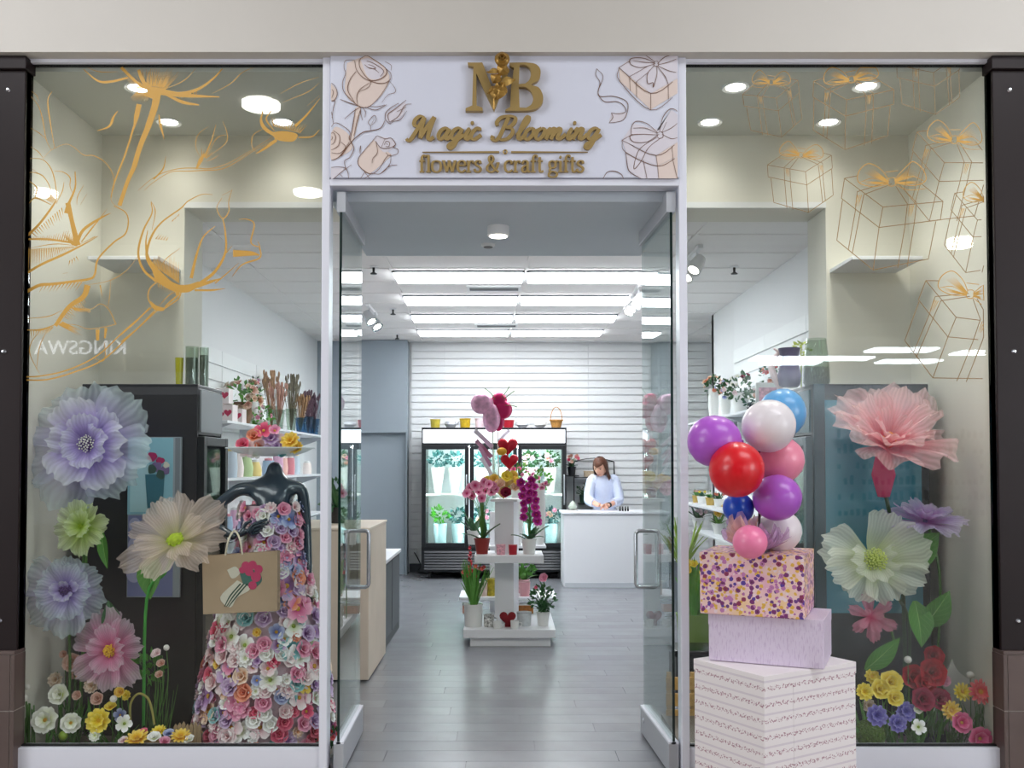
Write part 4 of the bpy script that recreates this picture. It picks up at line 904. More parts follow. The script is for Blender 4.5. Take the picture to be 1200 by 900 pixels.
giant('giant_paper_flower', 'pale blue lavender fabric flower with purple eye, second from the pillar foot', at(80, 692, .15), (.05, -1, .1),
      [(6, .22, .23, 3, .08, TU_lav2, 0, 0), (6, .15, .16, 24, .08, TU_lav2, .012, .4), (5, .085, .07, 40, .05, TU_lav, .02, .1)],
      lambda t: stamens(t, 40, .036, .06, P_purple, P_purple, .006), 'giant fabric flowers', stem=down(78, 695, 80, 850, .2))
def limecenter(t):
    b = MB()
    for i in range(26):
        q = .042 * math.sqrt((i + .5) / 26); a = i * 2.399; b.ball((q * math.cos(a), q * math.sin(a), .05 - .6 * q), .011, 7, 5)
    b.ball((0, 0, .02), .04, 10, 6); b.build('seed_head', P_lime, t, world=False)
f4 = giant('giant_paper_flower', 'open cream fabric flower with bumpy lime eye, beside the mannequin', at(207, 636, .2), (.02, -1, .75),
      [(7, .29, .21, 6, .07, TU_cream, 0, .2), (4, .22, .19, 35, .08, TU_cream, .01, .5)], limecenter, 'giant fabric flowers')
MB().tube(smoothpts([at(207, 640, .22), at(193, 672, .2), at(172, 702, .2), at(168, 850, .26)], 5), .008, 8).build('stem', mat('bright green stem', '#3d9a3a', .4), f4)
leaf_obj('leaf', at(180, 650, .24), at(176, 703, .2), .13, M_leaf, f4, .05)
giant('giant_paper_flower', 'pink sheer fabric flower with a yellow button eye, nearest the ground blooms', at(132, 762, .13), (-.05, -1, .12),
      [(7, .205, .17, 6, .075, TU_pink, 0, .35), (5, .14, .12, 30, .08, TU_pink, .012, .1)],
      lambda t: stamens(t, 40, .032, .055, P_orange, P_yel, .006), 'giant fabric flowers', stem=down(132, 765, 138, 852, .22))
for (a, b, wd, m, lab) in (((119, 622), (126, 667), .055, M_leaf, 'narrow green fabric leaf hanging below the lime flower'),
                           ((140, 745), (127, 703), .11, M_leafd, 'broad dark green leaf above the pink fabric flower')):
    o = tag(leaf_obj('fabric_leaf', at(*a, .2), at(*b, .17), wd, m, None, .05), lab, 'leaf')

# ---- black glossy drinks style coolers that stand behind the windows
def cooler_box(s):
    x0, x1 = s * 2.34, s * 1.70; y0, y1 = .48, .925
    lab = 'tall dark cooler cabinet turned sideways behind the ' + ('lavender fabric flower' if s < 0 else 'coral pink fabric flower')
    t = T('flower_cooler', lab, 'cooler', ((x0 + x1) / 2, .7, .05))
    zt = az(450, y0)
    dark = mat('charcoal cooler panel', '#2e2c2f', .35) if s < 0 else mat('black blue cooler panel', '#12181c', .3)
    MB().box(x0, y0, .05, x1 - s * -.0, y0 + .02, zt).box(x0, y1 - .02, .05, x1, y1, zt).box(x0, y0 + .02, .05, x0 - s * .02, y1 - .02, zt).box(x0, y0, zt - .02, x1, y1, zt).box(x0, y0 + .02, .05, x1, y1 - .02, .3).box(x0, y0 + .02, zt - .28, x1, y1 - .02, zt - .02).build('body', dark, t, smooth=False, bevel=.004)
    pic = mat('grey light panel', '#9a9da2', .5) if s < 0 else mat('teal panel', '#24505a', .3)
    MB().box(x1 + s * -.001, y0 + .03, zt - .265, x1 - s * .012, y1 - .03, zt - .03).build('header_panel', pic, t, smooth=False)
    if s < 0:  # mirrored potted plant, its reflection painted on the header as flat coloured shapes
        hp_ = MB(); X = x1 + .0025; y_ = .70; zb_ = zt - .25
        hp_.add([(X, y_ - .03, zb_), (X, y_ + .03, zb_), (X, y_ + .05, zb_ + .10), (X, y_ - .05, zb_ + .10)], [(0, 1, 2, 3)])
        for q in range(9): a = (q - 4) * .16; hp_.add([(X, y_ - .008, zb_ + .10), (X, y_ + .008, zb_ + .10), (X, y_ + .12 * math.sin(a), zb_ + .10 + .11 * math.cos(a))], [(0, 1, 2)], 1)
        hp_.build('painted_reflection', [mat('orange painted reflection', '#d9572a', .5), mat('dull green painted reflection', '#5e6b58', .5)], t, smooth=False)
    fr = MB()
    xa, xb = x1 - s * .002, x1 - s * .04
    for (ya, yb_, za, zb_) in ((y0, y0 + .05, .3, zt - .29), (y1 - .05, y1, .3, zt - .29), (y0 + .05, y1 - .05, .3, .36), (y0 + .05, y1 - .05, zt - .34, zt - .29)): fr.box(xa, ya, za, xb, yb_, zb_)
    d = fr.build('door', M_black if s < 0 else mat('teal black frame', '#1c3a44', .3), t, smooth=False, bevel=.003)
    MB().box(x1 - s * .016, y0 + .05, .36, x1 - s * .024, y1 - .05, zt - .34).build('door_glass', M_glassdoor, d, smooth=False)
    MB().box(x0 - s * .03, y0 + .03, .3, x1 - s * -.02, y1 - .03, .305).box(x0 - s * .03, y0 + .05, .95, x1 + s * .02, y1 - .05, .97).build('inner_shelf', M_white, t, smooth=False)
    if s > 0:
        # glazed panel of the cooler that faces the window
        g = MB().box(x1 + .055, y0 - .014, .72, x0 - .05, y0 - .004, zt - .09); g.build('front_glass', mat('dark teal glass', '#3b8092', .06, spec=.9), t, smooth=False)
        MB().box(x1, y0 - .02, .05, x1 + .06, y0, zt).build('corner_post', mat('teal black frame', '#1c3a44', .3), t, smooth=False, bevel=.003)
    return t
cl, cr = cooler_box(-1), cooler_box(1)
# printed board on the cooler's back: vase of flowers on pale blue above violet
q0, q1 = at(148, 700, .45), at(212, 512, .45)
pb_ = T('picture_board', 'tall printed board of a flower vase on light blue, leaning on the dark cooler', 'picture', ((q0.x + q1.x) / 2, .46, q0.z))
MB().box(q0.x, .455, q0.z, q1.x, .475, q1.z).build('board', mat('pale grey board', '#9fa9b0', .3), pb_, smooth=False)
bp = MB()
def pr(x0, y0, x1, y1, m, k): a, b = at(x0, y1, .4525), at(x1, y0, .4525); bp.box(a.x, .4549 - k * .0006, a.z, b.x, .456, b.z, m)
pr(149, 513, 203, 603, 0, 1); pr(149, 604, 203, 699, 1, 1); pr(204, 513, 211, 640, 2, 1); pr(152, 513, 175, 600, 3, 2)
poly2(bp, [(170, 556), (193, 556), (190, 600), (173, 600)], .4515, 4, k=1)
for (x, y, r, m) in ((178, 535, 6, 5), (188, 540, 5, 5), (183, 547, 7, 6), (194, 551, 6, 6), (178, 550, 6, 7), (188, 556, 6, 7), (195, 545, 4, 8)):
    poly2(bp, [(x + r * math.cos(a) * random.uniform(.7, 1.1), y + r * math.sin(a) * random.uniform(.7, 1.1)) for a in [i * 2 * PI / 9 for i in range(9)]], .4508, m)
for (x, y, r) in ((158, 615, 7), (160, 640, 10), (157, 672, 9), (190, 625, 9)): poly2(bp, [(x + r * math.cos(a), y + r * 1.2 * math.sin(a)) for a in [i * 2 * PI / 9 for i in range(9)]], .4510, 9)
bp.build('print', [mat('pale aqua print', '#8fc3d3', .4), mat('violet print', '#7f86b5', .4), mat('grey print', '#7e868e', .4), mat('light aqua print', '#b2dbe4', .4), mat('deep teal print', '#3d7586', .4),
                   mat('magenta print', '#b02c63', .5), mat('lilac print', '#7c6a96', .5), mat('leaf print', '#3f5a50', .5), mat('ivory print', '#dcdccb', .5), mat('lilac light print', '#b3b4d8', .4)], pb_, smooth=False)
# vases on the coolers
M_vglass = glass('vase glass', '#e9efe9', .05); M_glit = mat('silver glitter', '#8c8f8a', .3, metal=.5, noise=.6, nscale=220)
def vase(name, label, px, pyb, y, h, prof, m, extra=None, group=None):
    t = T(name, label, 'vase', at(px, pyb, y), group=group); MB().lathe([(r * h, z * h) for r, z in prof], 22).build('body', m, t, world=False)
    if extra: extra(t, h)
    return t
ztl = az(450, .48)
def onc(px, y=.7): p = at(px, 450, .48); return Vector((ax(px, y), y, ztl))
def vase_c(name, label, px, h, prof, m, extra=None, y=.7, group=None):
    t = T(name, label, 'vase', onc(px, y), group=group); MB().lathe([(r * h, z * h) for r, z in prof], 22).build('body', m, t, world=False)
    if extra: extra(t, h)
    return t
CYL = [(.0, 0), (.16, 0), (.16, 1), (.15, 1), (.15, .03), (0, .03)]
vase_c('glass_vase', 'slim yellow green vase on the cooler next to the glitter vases', 209, .17, [(0, 0), (.11, 0), (.14, 1), (.12, 1), (.1, .05)], mat('yellow glaze', '#b5b21f', .25))
gl = lambda t, h: MB().lathe([(0, .004), (.145 * h, .004), (.145 * h, h * .72), (0, h * .74)], 18).build('glitter_fill', M_glit, t, world=False)
vase_c('glass_vase', 'wide glass cylinder filled with silver glitter on the sideways cooler', 224, .235, CYL, M_vglass, gl)
vase_c('glass_vase', 'second glitter filled glass cylinder close to the jamb of the rose window', 238, .23, [(a * .7, b) for a, b in CYL], M_vglass, lambda t, h: MB().lathe([(0, .004), (.1 * h, .004), (.1 * h, h * .8), (0, h * .82)], 18).build('glitter_fill', M_glit, t, world=False))
vase_c('ceramic_vase', 'deep purple waisted vase on the dark cooler', 926, .225, [(0, 0), (.2, 0), (.26, .06), (.3, .3), (.24, .55), (.2, .72), (.28, 1), (.25, 1), (.18, .72), (.2, .5)], mat('purple glaze', '#4a3f63', .3))
vase_c('glass_vase', 'big flared glass vase half full of silver grit beside the purple vase', 958, .28, [(0, 0), (.21, 0), (.27, .1), (.25, .5), (.2, 1), (.19, 1), (.24, .5), (.25, .1)], M_vglass,
       lambda t, h: (MB().lathe([(0, .004), (.2 * h, .004), (.26 * h, .1 * h), (.245 * h, .4 * h), (0, .45 * h)], 18).build('grit_fill', M_glit, t, world=False)))
gfl = T('artificial_flower', 'little yellow green flower standing behind the purple vase', 'flower', onc(940, .8))
b = MB(); foliage_ball(b, (0, 0, .23), .045, 60, .025); b.tube([(0, 0, 0), (0, 0, .23)], .004, 5); b.build('bloom', mat('pale lime silk', '#a9b84a', .7), gfl, world=False)
sw = T('sculpted_vase', 'pale pink curved crescent vase at the edge of the dark cooler', 'vase', onc(914, .75))
MB().tube([(.02, 0, 0), (-.02, 0, .05), (-.045, 0, .11), (-.03, 0, .17), (.0, 0, .21), (-.03, 0, .23)], [.025, .022, .02, .018, .014, .006], 9).build('body', mat('blush glaze', '#d9c2c2', .35), sw, world=False)

# ---- mannequin in a dress of blossoms
mx, my = ax(318, .44), .44
mq = T('mannequin', 'headless dark blue grey mannequin, one hand on hip, in a floral gown', 'mannequin', (mx, my, .05))
M_mann = mat('gloss slate mannequin', '#2b3a48', .22, coat=.4, spec=.6)
def skin(name, joints, edges, m, parent, root, sub=2):
    me = bpy.data.meshes.new(name); inv = _inv(parent)
    me.from_pydata([inv @ Vector(j[0]) for j in joints], edges, []); me.materials.append(m)
    o = link(name, me, parent); o.modifiers.new('skin', 'SKIN').use_smooth_shade = True
    for i, j in enumerate(joints):
        r = j[1]; d = me.skin_vertices[0].data[i]; d.radius = (r, r) if not hasattr(r, '__len__') else r; d.use_root = (i == root)
    s_ = o.modifiers.new('sub', 'SUBSURF'); s_.levels = sub; s_.render_levels = sub
    return o
J = lambda px, py, y: at(px, py, y)
jt = [(J(318, 700, my), (.15, .12)), (J(319, 650, my), (.115, .09)), (J(321, 615, my), (.12, .10)), (J(322, 588, my), (.14, .095)), (J(322, 575, my), (.11, .07)), (J(322, 556, my), (.046, .046)), (J(322, 540, my), (.042, .042)),
      (J(281, 572, my), .038), (J(260, 588, my), .033), (J(243, 602, my - .02), .031), (J(237, 608, my - .03), .028), (J(247, 614, my - .06), .027), (J(262, 622, my - .12), .024), (J(277, 630, my - .15), .019),
      (J(354, 571, my), .04), (J(359, 615, my + .02), .029), (J(361, 660, my - .01), .024), (J(360, 690, my - .02), .022)]
skin('body', jt, [(0, 1), (1, 2), (2, 3), (3, 4), (4, 5), (5, 6), (4, 7), (7, 8), (8, 9), (9, 10), (10, 11), (11, 12), (12, 13), (4, 14), (14, 15), (15, 16), (16, 17)], M_mann, mq, 0)
def hand(parent, wrist, d, side, nrm, m, s=1.0, name='hand'):
    """palm and five unequal bent fingers; d points along the hand, side towards the thumb"""
    wrist, d, side, nrm = Vector(wrist), Vector(d).normalized(), Vector(side).normalized(), Vector(nrm).normalized()
    j = [(wrist, (.02 * s, .016 * s)), (wrist + d * .045 * s, (.032 * s, .015 * s)), (wrist + d * .085 * s, (.036 * s, .013 * s))]; e = [(0, 1), (1, 2)]
    for k, (o, L) in enumerate(((.027, .07), (.009, .078), (-.009, .073), (-.027, .058))):
        b = wrist + d * .086 * s + side * o * s; i = len(j)
        j += [(b, .009 * s), (b + d * L * .45 * s + nrm * .006 * s, .0085 * s), (b + d * L * .8 * s + nrm * .022 * s, .0078 * s), (b + d * L * .95 * s + nrm * .036 * s, .0065 * s)]; e += [(2, i), (i, i + 1), (i + 1, i + 2), (i + 2, i + 3)]
    b = wrist + d * .03 * s + side * .028 * s; i = len(j)
    j += [(b, .011 * s), (b + (d * .5 + side).normalized() * .03 * s, .01 * s), (b + (d * .9 + side * .6).normalized() * .06 * s + nrm * .01 * s, .0085 * s)]; e += [(1, i), (i, i + 1), (i + 1, i + 2)]
    return skin(name, j, e, m, parent, 0, 1)
hand(mq, J(278, 628, my - .15), (.9, -.1, .38), (.2, -.2, 1), (.2, .9, -.1), M_mann, 1.05)
hand(mq, J(360, 690, my - .02), (0, 0, -1), (-.3, -1, 0), (-1, 0, 0), M_mann, 1.05)
MB().lathe([(0, 0), (.17, 0), (.17, .008), (0, .012)], 28).build('stand_plate', M_chrome, mq, world=False)
# gown
prof = [(592, .150, .112), (615, .155, .115), (640, .16, .13), (665, .19, .15), (700, .235, .19), (740, .275, .22), (790, .32, .255), (830, .34, .265), (864, .36, .28)]
def gown(a, py):
    py = min(max(py, 592), 864)
    for i in range(len(prof) - 1):
        if prof[i][0] <= py <= prof[i + 1][0]:
            t = (py - prof[i][0]) / (prof[i + 1][0] - prof[i][0]); rx = prof[i][1] + (prof[i + 1][1] - prof[i][1]) * t; ry = prof[i][2] + (prof[i + 1][2] - prof[i][2]) * t; break
    cx = ax(319 - (py - 592) * .026, my); z = az(py, my)
    return Vector((cx + rx * math.cos(a), my + ry * math.sin(a), z))
dr = MB().grid(lambda u, v: gown(2 * PI * u, 592 + 272 * v), 36, 16).build('gown', mat('blush tulle lining', '#d9bfc9', .8, noise=.1), mq)
pal = {'white': ('#cfd8a8', '#f1efe9', '#ffffff'), 'blush': ('#e2a9b4', '#ecd2d4', '#f5e8e8'), 'pink': ('#c8487c', '#e28bad', '#f0b4c8'), 'hot': ('#a81f4d', '#d9486f', '#ee7f97'), 'lav': ('#8a5a9a', '#bd97c4', '#d9c4de'),
       'yel': ('#d08a1a', '#edc23c', '#f4d876'), 'teal': ('#3f8f95', '#6fb0b3', '#a6cfd0'), 'coral': ('#c7502f', '#e5825f', '#f0ab90'), 'blue': ('#5a66a8', '#98a2cf', '#c4cbe6'), 'peach': ('#d79a6a', '#ecc6a6', '#f3dfcd')}
PM = {k: petalmat('silk ' + k, *v) for k, v in pal.items()}
EYE = mat('green eye', '#8aa03a', .7); EYEY = mat('gold eye', '#c9972d', .7)
def B(c, kind):
    if kind == 'wide': return blossom_mesh(c + kind, 5, .052, .05, 12, PM[c], EYE if c == 'white' else EYEY, .009, .06)
    if kind == 'rose': return blossom_mesh(c + kind, 6, .036, .04, 28, PM[c], PM[c], .012, .08, 3)
    if kind == 'mum': return blossom_mesh(c + kind, 10, .034, .02, 22, PM[c], PM[c], .008, .08, 2)
    return blossom_mesh(c + kind, 5, .03, .03, 25, PM[c], EYEY, .006, .08)
placed = []
def sew(a, py, c, kind, s):
    p = gown(a, py); n = Vector((math.cos(a), math.sin(a) * 1.1, .28)).normalized()
    o = link('blossom', B(c, kind), dr); M = facing(n) @ Matrix.Rotation(rw.uniform(0, 6), 3, 'Z')
    o.matrix_basis = Matrix.LocRotScale(_inv(mq) @ (p + n * .006), M.to_quaternion(), (s, s, s)); placed.append(p)
def ang_of(px, py):
    best = min((abs(((gown(a, py).x) - at(px, py, gown(a, py).y).x)), a) for a in [-PI + i * PI / 60 for i in range(61)]); return best[1]
for px, py, c, kind, s in ((287, 747, 'white', 'wide', 1.15), (317, 785, 'white', 'wide', 1.2), (283, 840, 'white', 'wide', 1.2), (258, 785, 'white', 'wide', .95), (362, 747, 'white', 'wide', .95), (340, 700, 'coral', 'wide', 1.1), (357, 795, 'yel', 'wide', .9), (258, 770, 'yel', 'rose', .9),
                           (301, 733, 'yel', 'mum', .8), (318, 858, 'teal', 'mum', 1.1), (352, 722, 'teal', 'mum', 1), (287, 862, 'teal', 'mum', 1), (346, 740, 'coral', 'mum', 1), (266, 729, 'hot', 'rose', 1.15), (249, 850, 'hot', 'rose', 1.2), (362, 857, 'hot', 'rose', 1.1), (281, 790, 'coral', 'rose', 1),
                           (300, 820, 'hot', 'rose', 1.1), (343, 822, 'hot', 'rose', 1), (322, 765, 'hot', 'mum', 1.2), (356, 775, 'pink', 'rose', 1.1), (258, 755, 'teal', 'small', 1), (303, 785, 'blue', 'small', 1.1), (253, 808, 'pink', 'rose', .8), (347, 845, 'peach', 'mum', 1), (300, 855, 'coral', 'small', 1)):
    sew(ang_of(px, py), py, c, kind, s)
wts = ['blush'] * 8 + ['pink'] * 5 + ['lav'] * 4 + ['white'] * 5 + ['hot'] * 2 + ['blue', 'teal', 'peach', 'coral']
rows = 0; py = 600.0; tries = 0
while len(placed) < 298 and tries < 6000:
    tries += 1
    py = 598 + 268 * math.sqrt(rw.random()) if rw.random() < .68 else rw.uniform(594, 700); a = rw.uniform(-PI * 1.02, .06); p = gown(a, py)
    if min((p - q).length for q in placed) < (.040 if py > 690 else .034): continue
    c = rw.choice(wts) if py > 660 else rw.choice(['lav', 'lav', 'blush', 'pink', 'blue', 'blush', 'pink', 'white'])
    sew(a, py, c, rw.choice(['rose', 'rose', 'small', 'mum', 'wide']), rw.uniform(1.2, 1.65) * (1 if py > 650 else .8))
# hat of sheer organza heaped with blooms, set on the neck
hp = J(317, 532, my - .02); ht = T('sun_hat', 'wide sheer white hat heaped with coral, purple and yellow blooms on the mannequin neck', 'hat', hp)
MB().lathe([(0, .0), (.07, .0), (.12, -.012), (.19, .01), (.235, .035), (.24, .03)], 36).build('brim', tulle('white organza', '#dfe6ea', '#e9eef2', .62, 3), ht, world=False)
MB().lathe([(.1, .0), (.105, .07), (.07, .11), (0, .125)], 26).build('crown', tulle('pink organza', '#e7c9c9', '#ead2d0', .6, 3), ht, world=False)
for (px, py, c, kind, s) in ((285, 522, 'hot', 'rose', 1.2), (298, 512, 'coral', 'rose', 1.3), (309, 505, 'hot', 'wide', 1.0), (292, 528, 'blush', 'wide', 1.1), (305, 524, 'coral', 'rose', 1), (318, 515, 'lav', 'mum', 1.5), (325, 525, 'lav', 'mum', 1.4), (313, 528, 'lav', 'mum', 1.2), (341, 518, 'yel', 'mum', 1.7), (348, 526, 'yel', 'mum', 1.3), (330, 533, 'teal', 'rose', .8), (300, 532, 'white', 'wide', .8), (322, 505, 'pink', 'small', 1.2)):
    o = link('hat_bloom', B(c, kind), ht); o.matrix_basis = Matrix.LocRotScale(_inv(ht) @ J(px, py, my - .1 - rw.random() * .03), facing((rw.uniform(-.3, .3), -1, .6)).to_quaternion(), (s, s, s))
# kraft gift bag on the arm
ga, gb_ = at(237, 716, .14), at(325, 649, .14)
gbg = T('gift_bag', 'flat kraft paper gift bag printed with a pink bouquet, hung from the mannequin wrist', 'bag', ((ga.x + gb_.x) / 2, .18, ga.z))
kr = mat('kraft paper', '#b59c80', .7, noise=.04, nscale=10)
vs = [at(238, 720, .14), at(325, 716, .14), at(325, 646, .14), at(237, 652, .14)]; vs2 = [v + Vector((.0, .06, 0)) for v in vs]
MB().add(vs + vs2, [(0, 1, 2, 3), (4, 7, 6, 5), (0, 4, 5, 1), (1, 5, 6, 2), (3, 7, 4, 0)]).build('bag_body', kr, gbg, smooth=False)
hb = MB()
for yy in (.142, .198): hb.tube(smoothpts([at(264, 651, yy), at(268, 632, yy), at(275, 622, .22), at(281, 632, yy), at(284, 650, yy)], 5), .005, 6)
hb.build('bag_handle', mat('cream cord', '#d8cdb8', .7), gbg)
bp = MB(); PLN = .1385
for x, y, r in ((288, 663, 5), (296, 662, 5), (303, 667, 5), (292, 670, 5), (300, 676, 6), (296, 686, 5), (284, 668, 4)): poly2(bp, [(x + r * math.cos(a), y + r * math.sin(a)) for a in [i * 2 * PI / 8 for i in range(8)]], PLN - .0006, 0)
poly2(bp, [(281, 672), (300, 668), (307, 680), (296, 690), (286, 686)], PLN, 1); poly2(bp, [(266, 668), (276, 664), (281, 672), (272, 678)], PLN - .0003, 2)
poly2(bp, [(278, 680), (293, 690), (278, 700), (270, 712), (258, 700)], PLN - .0002, 2)
for dx in (0, 4, 8): ribbon2(bp, [(282 + dx, 684), (270 + dx, 698), (263 + dx * .6, 711)], 1.6, PLN - .0008, 3, (1, .6))
bp.build('bouquet_print', [mat('rose red print', '#c23a66', .6), mat('teal green print', '#3f6b62', .6), mat('cream print', '#d9d3c2', .6), mat('dark green print', '#1f4634', .6)], gbg, smooth=False)

# ---- blooms, grass and odds on the niche floors
def gpt(px, py, y): return at(px, py, y)
def ground(label, px, py, y, mesh, s, d=(0, -1, .35), name='artificial_flower', stem=True, leaves=0, group='artificial flowers on the window floors', pyb=None, zf=.05):
    p = at(px, py, y); t = T(name, label, 'flower', (p.x, y + .02, zf), group=group)
    o = link('bloom', mesh, t); o.matrix_basis = Matrix.LocRotScale(_inv(t) @ p, (facing(d) @ Matrix.Rotation(rw.uniform(0, 3), 3, 'Z')).to_quaternion(), (s, s, s))
    if stem and p.z > zf + .03:
        MB().tube(smoothpts([p + Vector((0, .012, 0)), Vector((p.x + rw.uniform(-.01, .01), y + .03, (p.z + zf) / 2)), Vector((p.x, y + .02, zf))], 4), .003, 5).build('stem', M_stem, t)
    if leaves:
        b = MB(); leafy(b, (p.x, y + .02, zf), leaves, (p.z - zf) * .75 + .03, .022, .7, 1.0, rnd=rw); b.build('foliage', M_leaf, t)
    return t
silk = lambda n, a, b, c=None: PM.setdefault(n, petalmat('silk ' + n, a, b, c))
silk('ivory', '#c5cf7a', '#eef0dc', '#fbfbf4'); silk('salmon', '#c9775f', '#dba690', '#ecd0c0'); silk('lemon', '#d0a412', '#e8cf30', '#f2e06a'); silk('beige', '#a9876a', '#d0b79c', '#e4d6c4')
silk('red', '#5e0a14', '#9c1220', '#bf2633'); silk('violet', '#3f3a86', '#6a62b4', '#9a93d0'); silk('magenta', '#b01f58', '#dc4f86', '#ee86ac'); silk('flame', '#d9762a', '#e25562', '#f08a8a'); silk('dred', '#4d0a22', '#841a3a', '#a5304f')
big = lambda c: blossom_mesh(c + 'big', 8, .05, .042, 16, PM[c], EYEY, .011, .07, 2)
daisy = lambda c: blossom_mesh(c + 'daisy', 13, .046, .017, 14, PM[c], EYEY, .011, .04, 2)
mum = lambda c: B(c, 'mum'); rose = lambda c: B(c, 'rose')
for a in (
 ('large ivory white bloom with green eye, lowest beside the pillar', 54, 844, .12, big('ivory'), 1.45), ('second ivory white bloom with green eye, facing the glass sideways', 83, 847, .14, big('ivory'), 1.1, (.4, -1, .2)),
 ('cream double bloom above the two ivory ones', 71, 814, .2, rose('ivory'), 1.7), ('dried beige bloom on top of the cream one', 66, 797, .28, mum('beige'), 1.3),
 ('peach bloom at the edge of the pink sheer flower', 86, 777, .3, rose('salmon'), 1.6), ('tiny peach bud above the peach bloom', 75, 767, .32, rose('salmon'), .7), ('low peach bloom behind the pink sheer flower', 88, 790, .34, rose('salmon'), .9),
 ('salmon pink bloom under the pink sheer flower', 115, 819, .22, rose('salmon'), 1.1), ('beige pink ruffled bloom under the pink sheer flower', 108, 804, .26, mum('beige'), 1.3), ('dusty pink small bloom beside the cream double bloom', 91, 815, .25, rose('salmon'), .8),
 ('yellow cup shaped tulip bloom by the willow arch', 130, 830, .14, rose('lemon'), 1.0, (0, -.6, 1)), ('bushy yellow bloom cluster near the sill', 117, 845, .12, mum('lemon'), 2.08), ('orange petal bloom beside the yellow sprays', 141, 811, .2, rose('yel'), .9),
 ('small white starry bloom on the sill edge', 112, 862, .09, mum('ivory'), 1.0), ('white and violet pansy leaning to the willow arch', 146, 848, .14, B('white', 'wide'), .9), ('lilac pansy behind the white one', 141, 838, .2, B('blue', 'wide'), .7),
 ('yellow sprays of tiny buds inside the willow arch', 148, 815, .26, mum('lemon'), .9),
 ): ground(*a, leaves=4)
for a in (('flat yellow gerbera lying at the sill beside a red petal', 161, 867, .07, daisy('yel'), 1.35), ('smaller yellow gerbera lying behind the flat yellow one', 186, 858, .14, daisy('lemon'), .95), ('yellow gerbera lying at the foot of the little fence', 212, 864, .09, daisy('yel'), 1.15),
          ('red bloom lying between two yellow gerberas', 168, 860, .12, rose('hot'), .9), ('white bloom lying beside the red one', 181, 866, .08, rose('white'), 1.1), ('pink bloom lying in front of the white one', 193, 870, .06, rose('pink'), .9), ('grey white bloom lying under the little fence', 198, 861, .12, rose('blue'), .9), ('white bloom lying next to the gown hem', 222, 868, .08, rose('white'), .9), ('pale pink petal bloom lying by the pansies', 145, 869, .06, rose('blush'), .8)):
    ground(*a, d=(rw.uniform(-.3, .3), -.55, 1), stem=False)
ch = T('chive_plant', 'tuft of tall green stalks with round white heads against the pillar', 'plant', at(33, 862, .1)); ch.location.z = .05
b = MB()
for i in range(16):
    x = ax(24 + i * 1.2, .1); b.tube([(x, .1 + rw.uniform(0, .05), .05), (x + rw.uniform(-.01, .01), .12, rw.uniform(.2, .34))], .004, 4)
b.build('stalk', M_stem, ch)
b = MB()
for px, py, r in ((28, 818, .02), (25, 803, .016), (32, 805, .014), (27, 791, .014)): b.ball(at(px, py, .1), r, 10, 7)
b.build('flower_heads', P_white, ch)
tl = T('tall_bloom_plant', 'leafy plant with pale peach tufts on tall stalks near the little fence', 'plant', (ax(183, .3), .3, .05))
b = MB()
for px, py in ((184, 766), (189, 779), (187, 791), (195, 759), (181, 775), (190, 768)): p = at(px, py, .28); b.tube(smoothpts([(ax(182, .3), .3, .05), (p.x, .3, (p.z + .05) / 2 + .05), p], 4), .003, 4)
for i in range(26): x = ax(rw.uniform(168, 200), .3); b.tube([(x, .3, .05), (x + rw.uniform(-.03, .05), .3 + rw.uniform(-.05, .05), rw.uniform(.2, .42))], [.004, .001], 4)
b.build('stalks', M_stem, tl)['kind'] = 'stuff'
b = MB(); foliage_ball(b, at(174, 782, .3), .06, 60, .05, rnd=rw); b.build('foliage', M_leaf, tl)
for px, py, s in ((184, 766, .8), (189, 778, .75), (187, 791, .7), (181, 768, .6)): o = link('bloom', rose('salmon') if py > 770 else rose('blush'), tl); o.matrix_basis = Matrix.LocRotScale(_inv(tl) @ at(px, py, .27), facing((0, -1, .8)).to_quaternion(), (s, s, s))
o = MB().ball(at(195, 759, .27), .016, 10, 7).build('bud', P_white, tl)
wa = tag(MB().tube(smoothpts([at(153, 850, .2), at(153, 825, .2), at(162, 813, .2), at(173, 818, .2), at(178, 832, .2), at(181, 849, .2)], 6), .006, 7).build('willow_arch', mat('pale willow', '#a9a255', .6)), 'pale bent willow arch in front of the peach tufted plant', 'arch')
b = MB(); b.grid(lambda u, v: (ax(155, .2) + u * .22, .2 + v * .2, .05 + .05 * math.sin(PI * u) * math.sin(PI * v) + .006 * math.sin(20 * u)), 10, 6)
tag(b.build('burlap_mound', mat('burlap', '#8d7248', .9, noise=.2, nscale=60)), 'low mound of brown burlap beside the little fence', 'cloth')
fn = T('picket_fence', 'tiny wooden picket fence at the gown hem', 'fence', (ax(224, .17), .17, .05))
wd = mat('pale picket wood', '#a98f6c', .7, noise=.12, nscale=30)
for i in range(7):
    x = ax(209 + i * 4.6, .17); h = .15 + .006 * (i % 3); w_ = .009
    MB().add([(x - w_, .165, .05), (x + w_, .165, .05), (x + w_, .165, .05 + h - .015), (x, .165, .05 + h), (x - w_, .165, .05 + h - .015), (x - w_, .175, .05), (x + w_, .175, .05), (x + w_, .175, .05 + h - .015), (x, .175, .05 + h), (x - w_, .175, .05 + h - .015)],
             [(0, 1, 2, 3, 4), (9, 8, 7, 6, 5), (0, 5, 6, 1), (1, 6, 7, 2), (2, 7, 8, 3), (3, 8, 9, 4), (4, 9, 5, 0)]).build('picket', wd, fn, smooth=False)
for zz in (.085, .15): MB().box(ax(207, .17), .175, zz, ax(240, .17), .182, zz + .012).build('rail', wd, fn, smooth=False)
tag(MB().ball(at(74, 862, .12), (.022, .022, .025), 14, 9).build('toy_egg', mat('lime egg', '#8fae2c', .4)), 'lime green egg between the ivory blooms', 'egg')
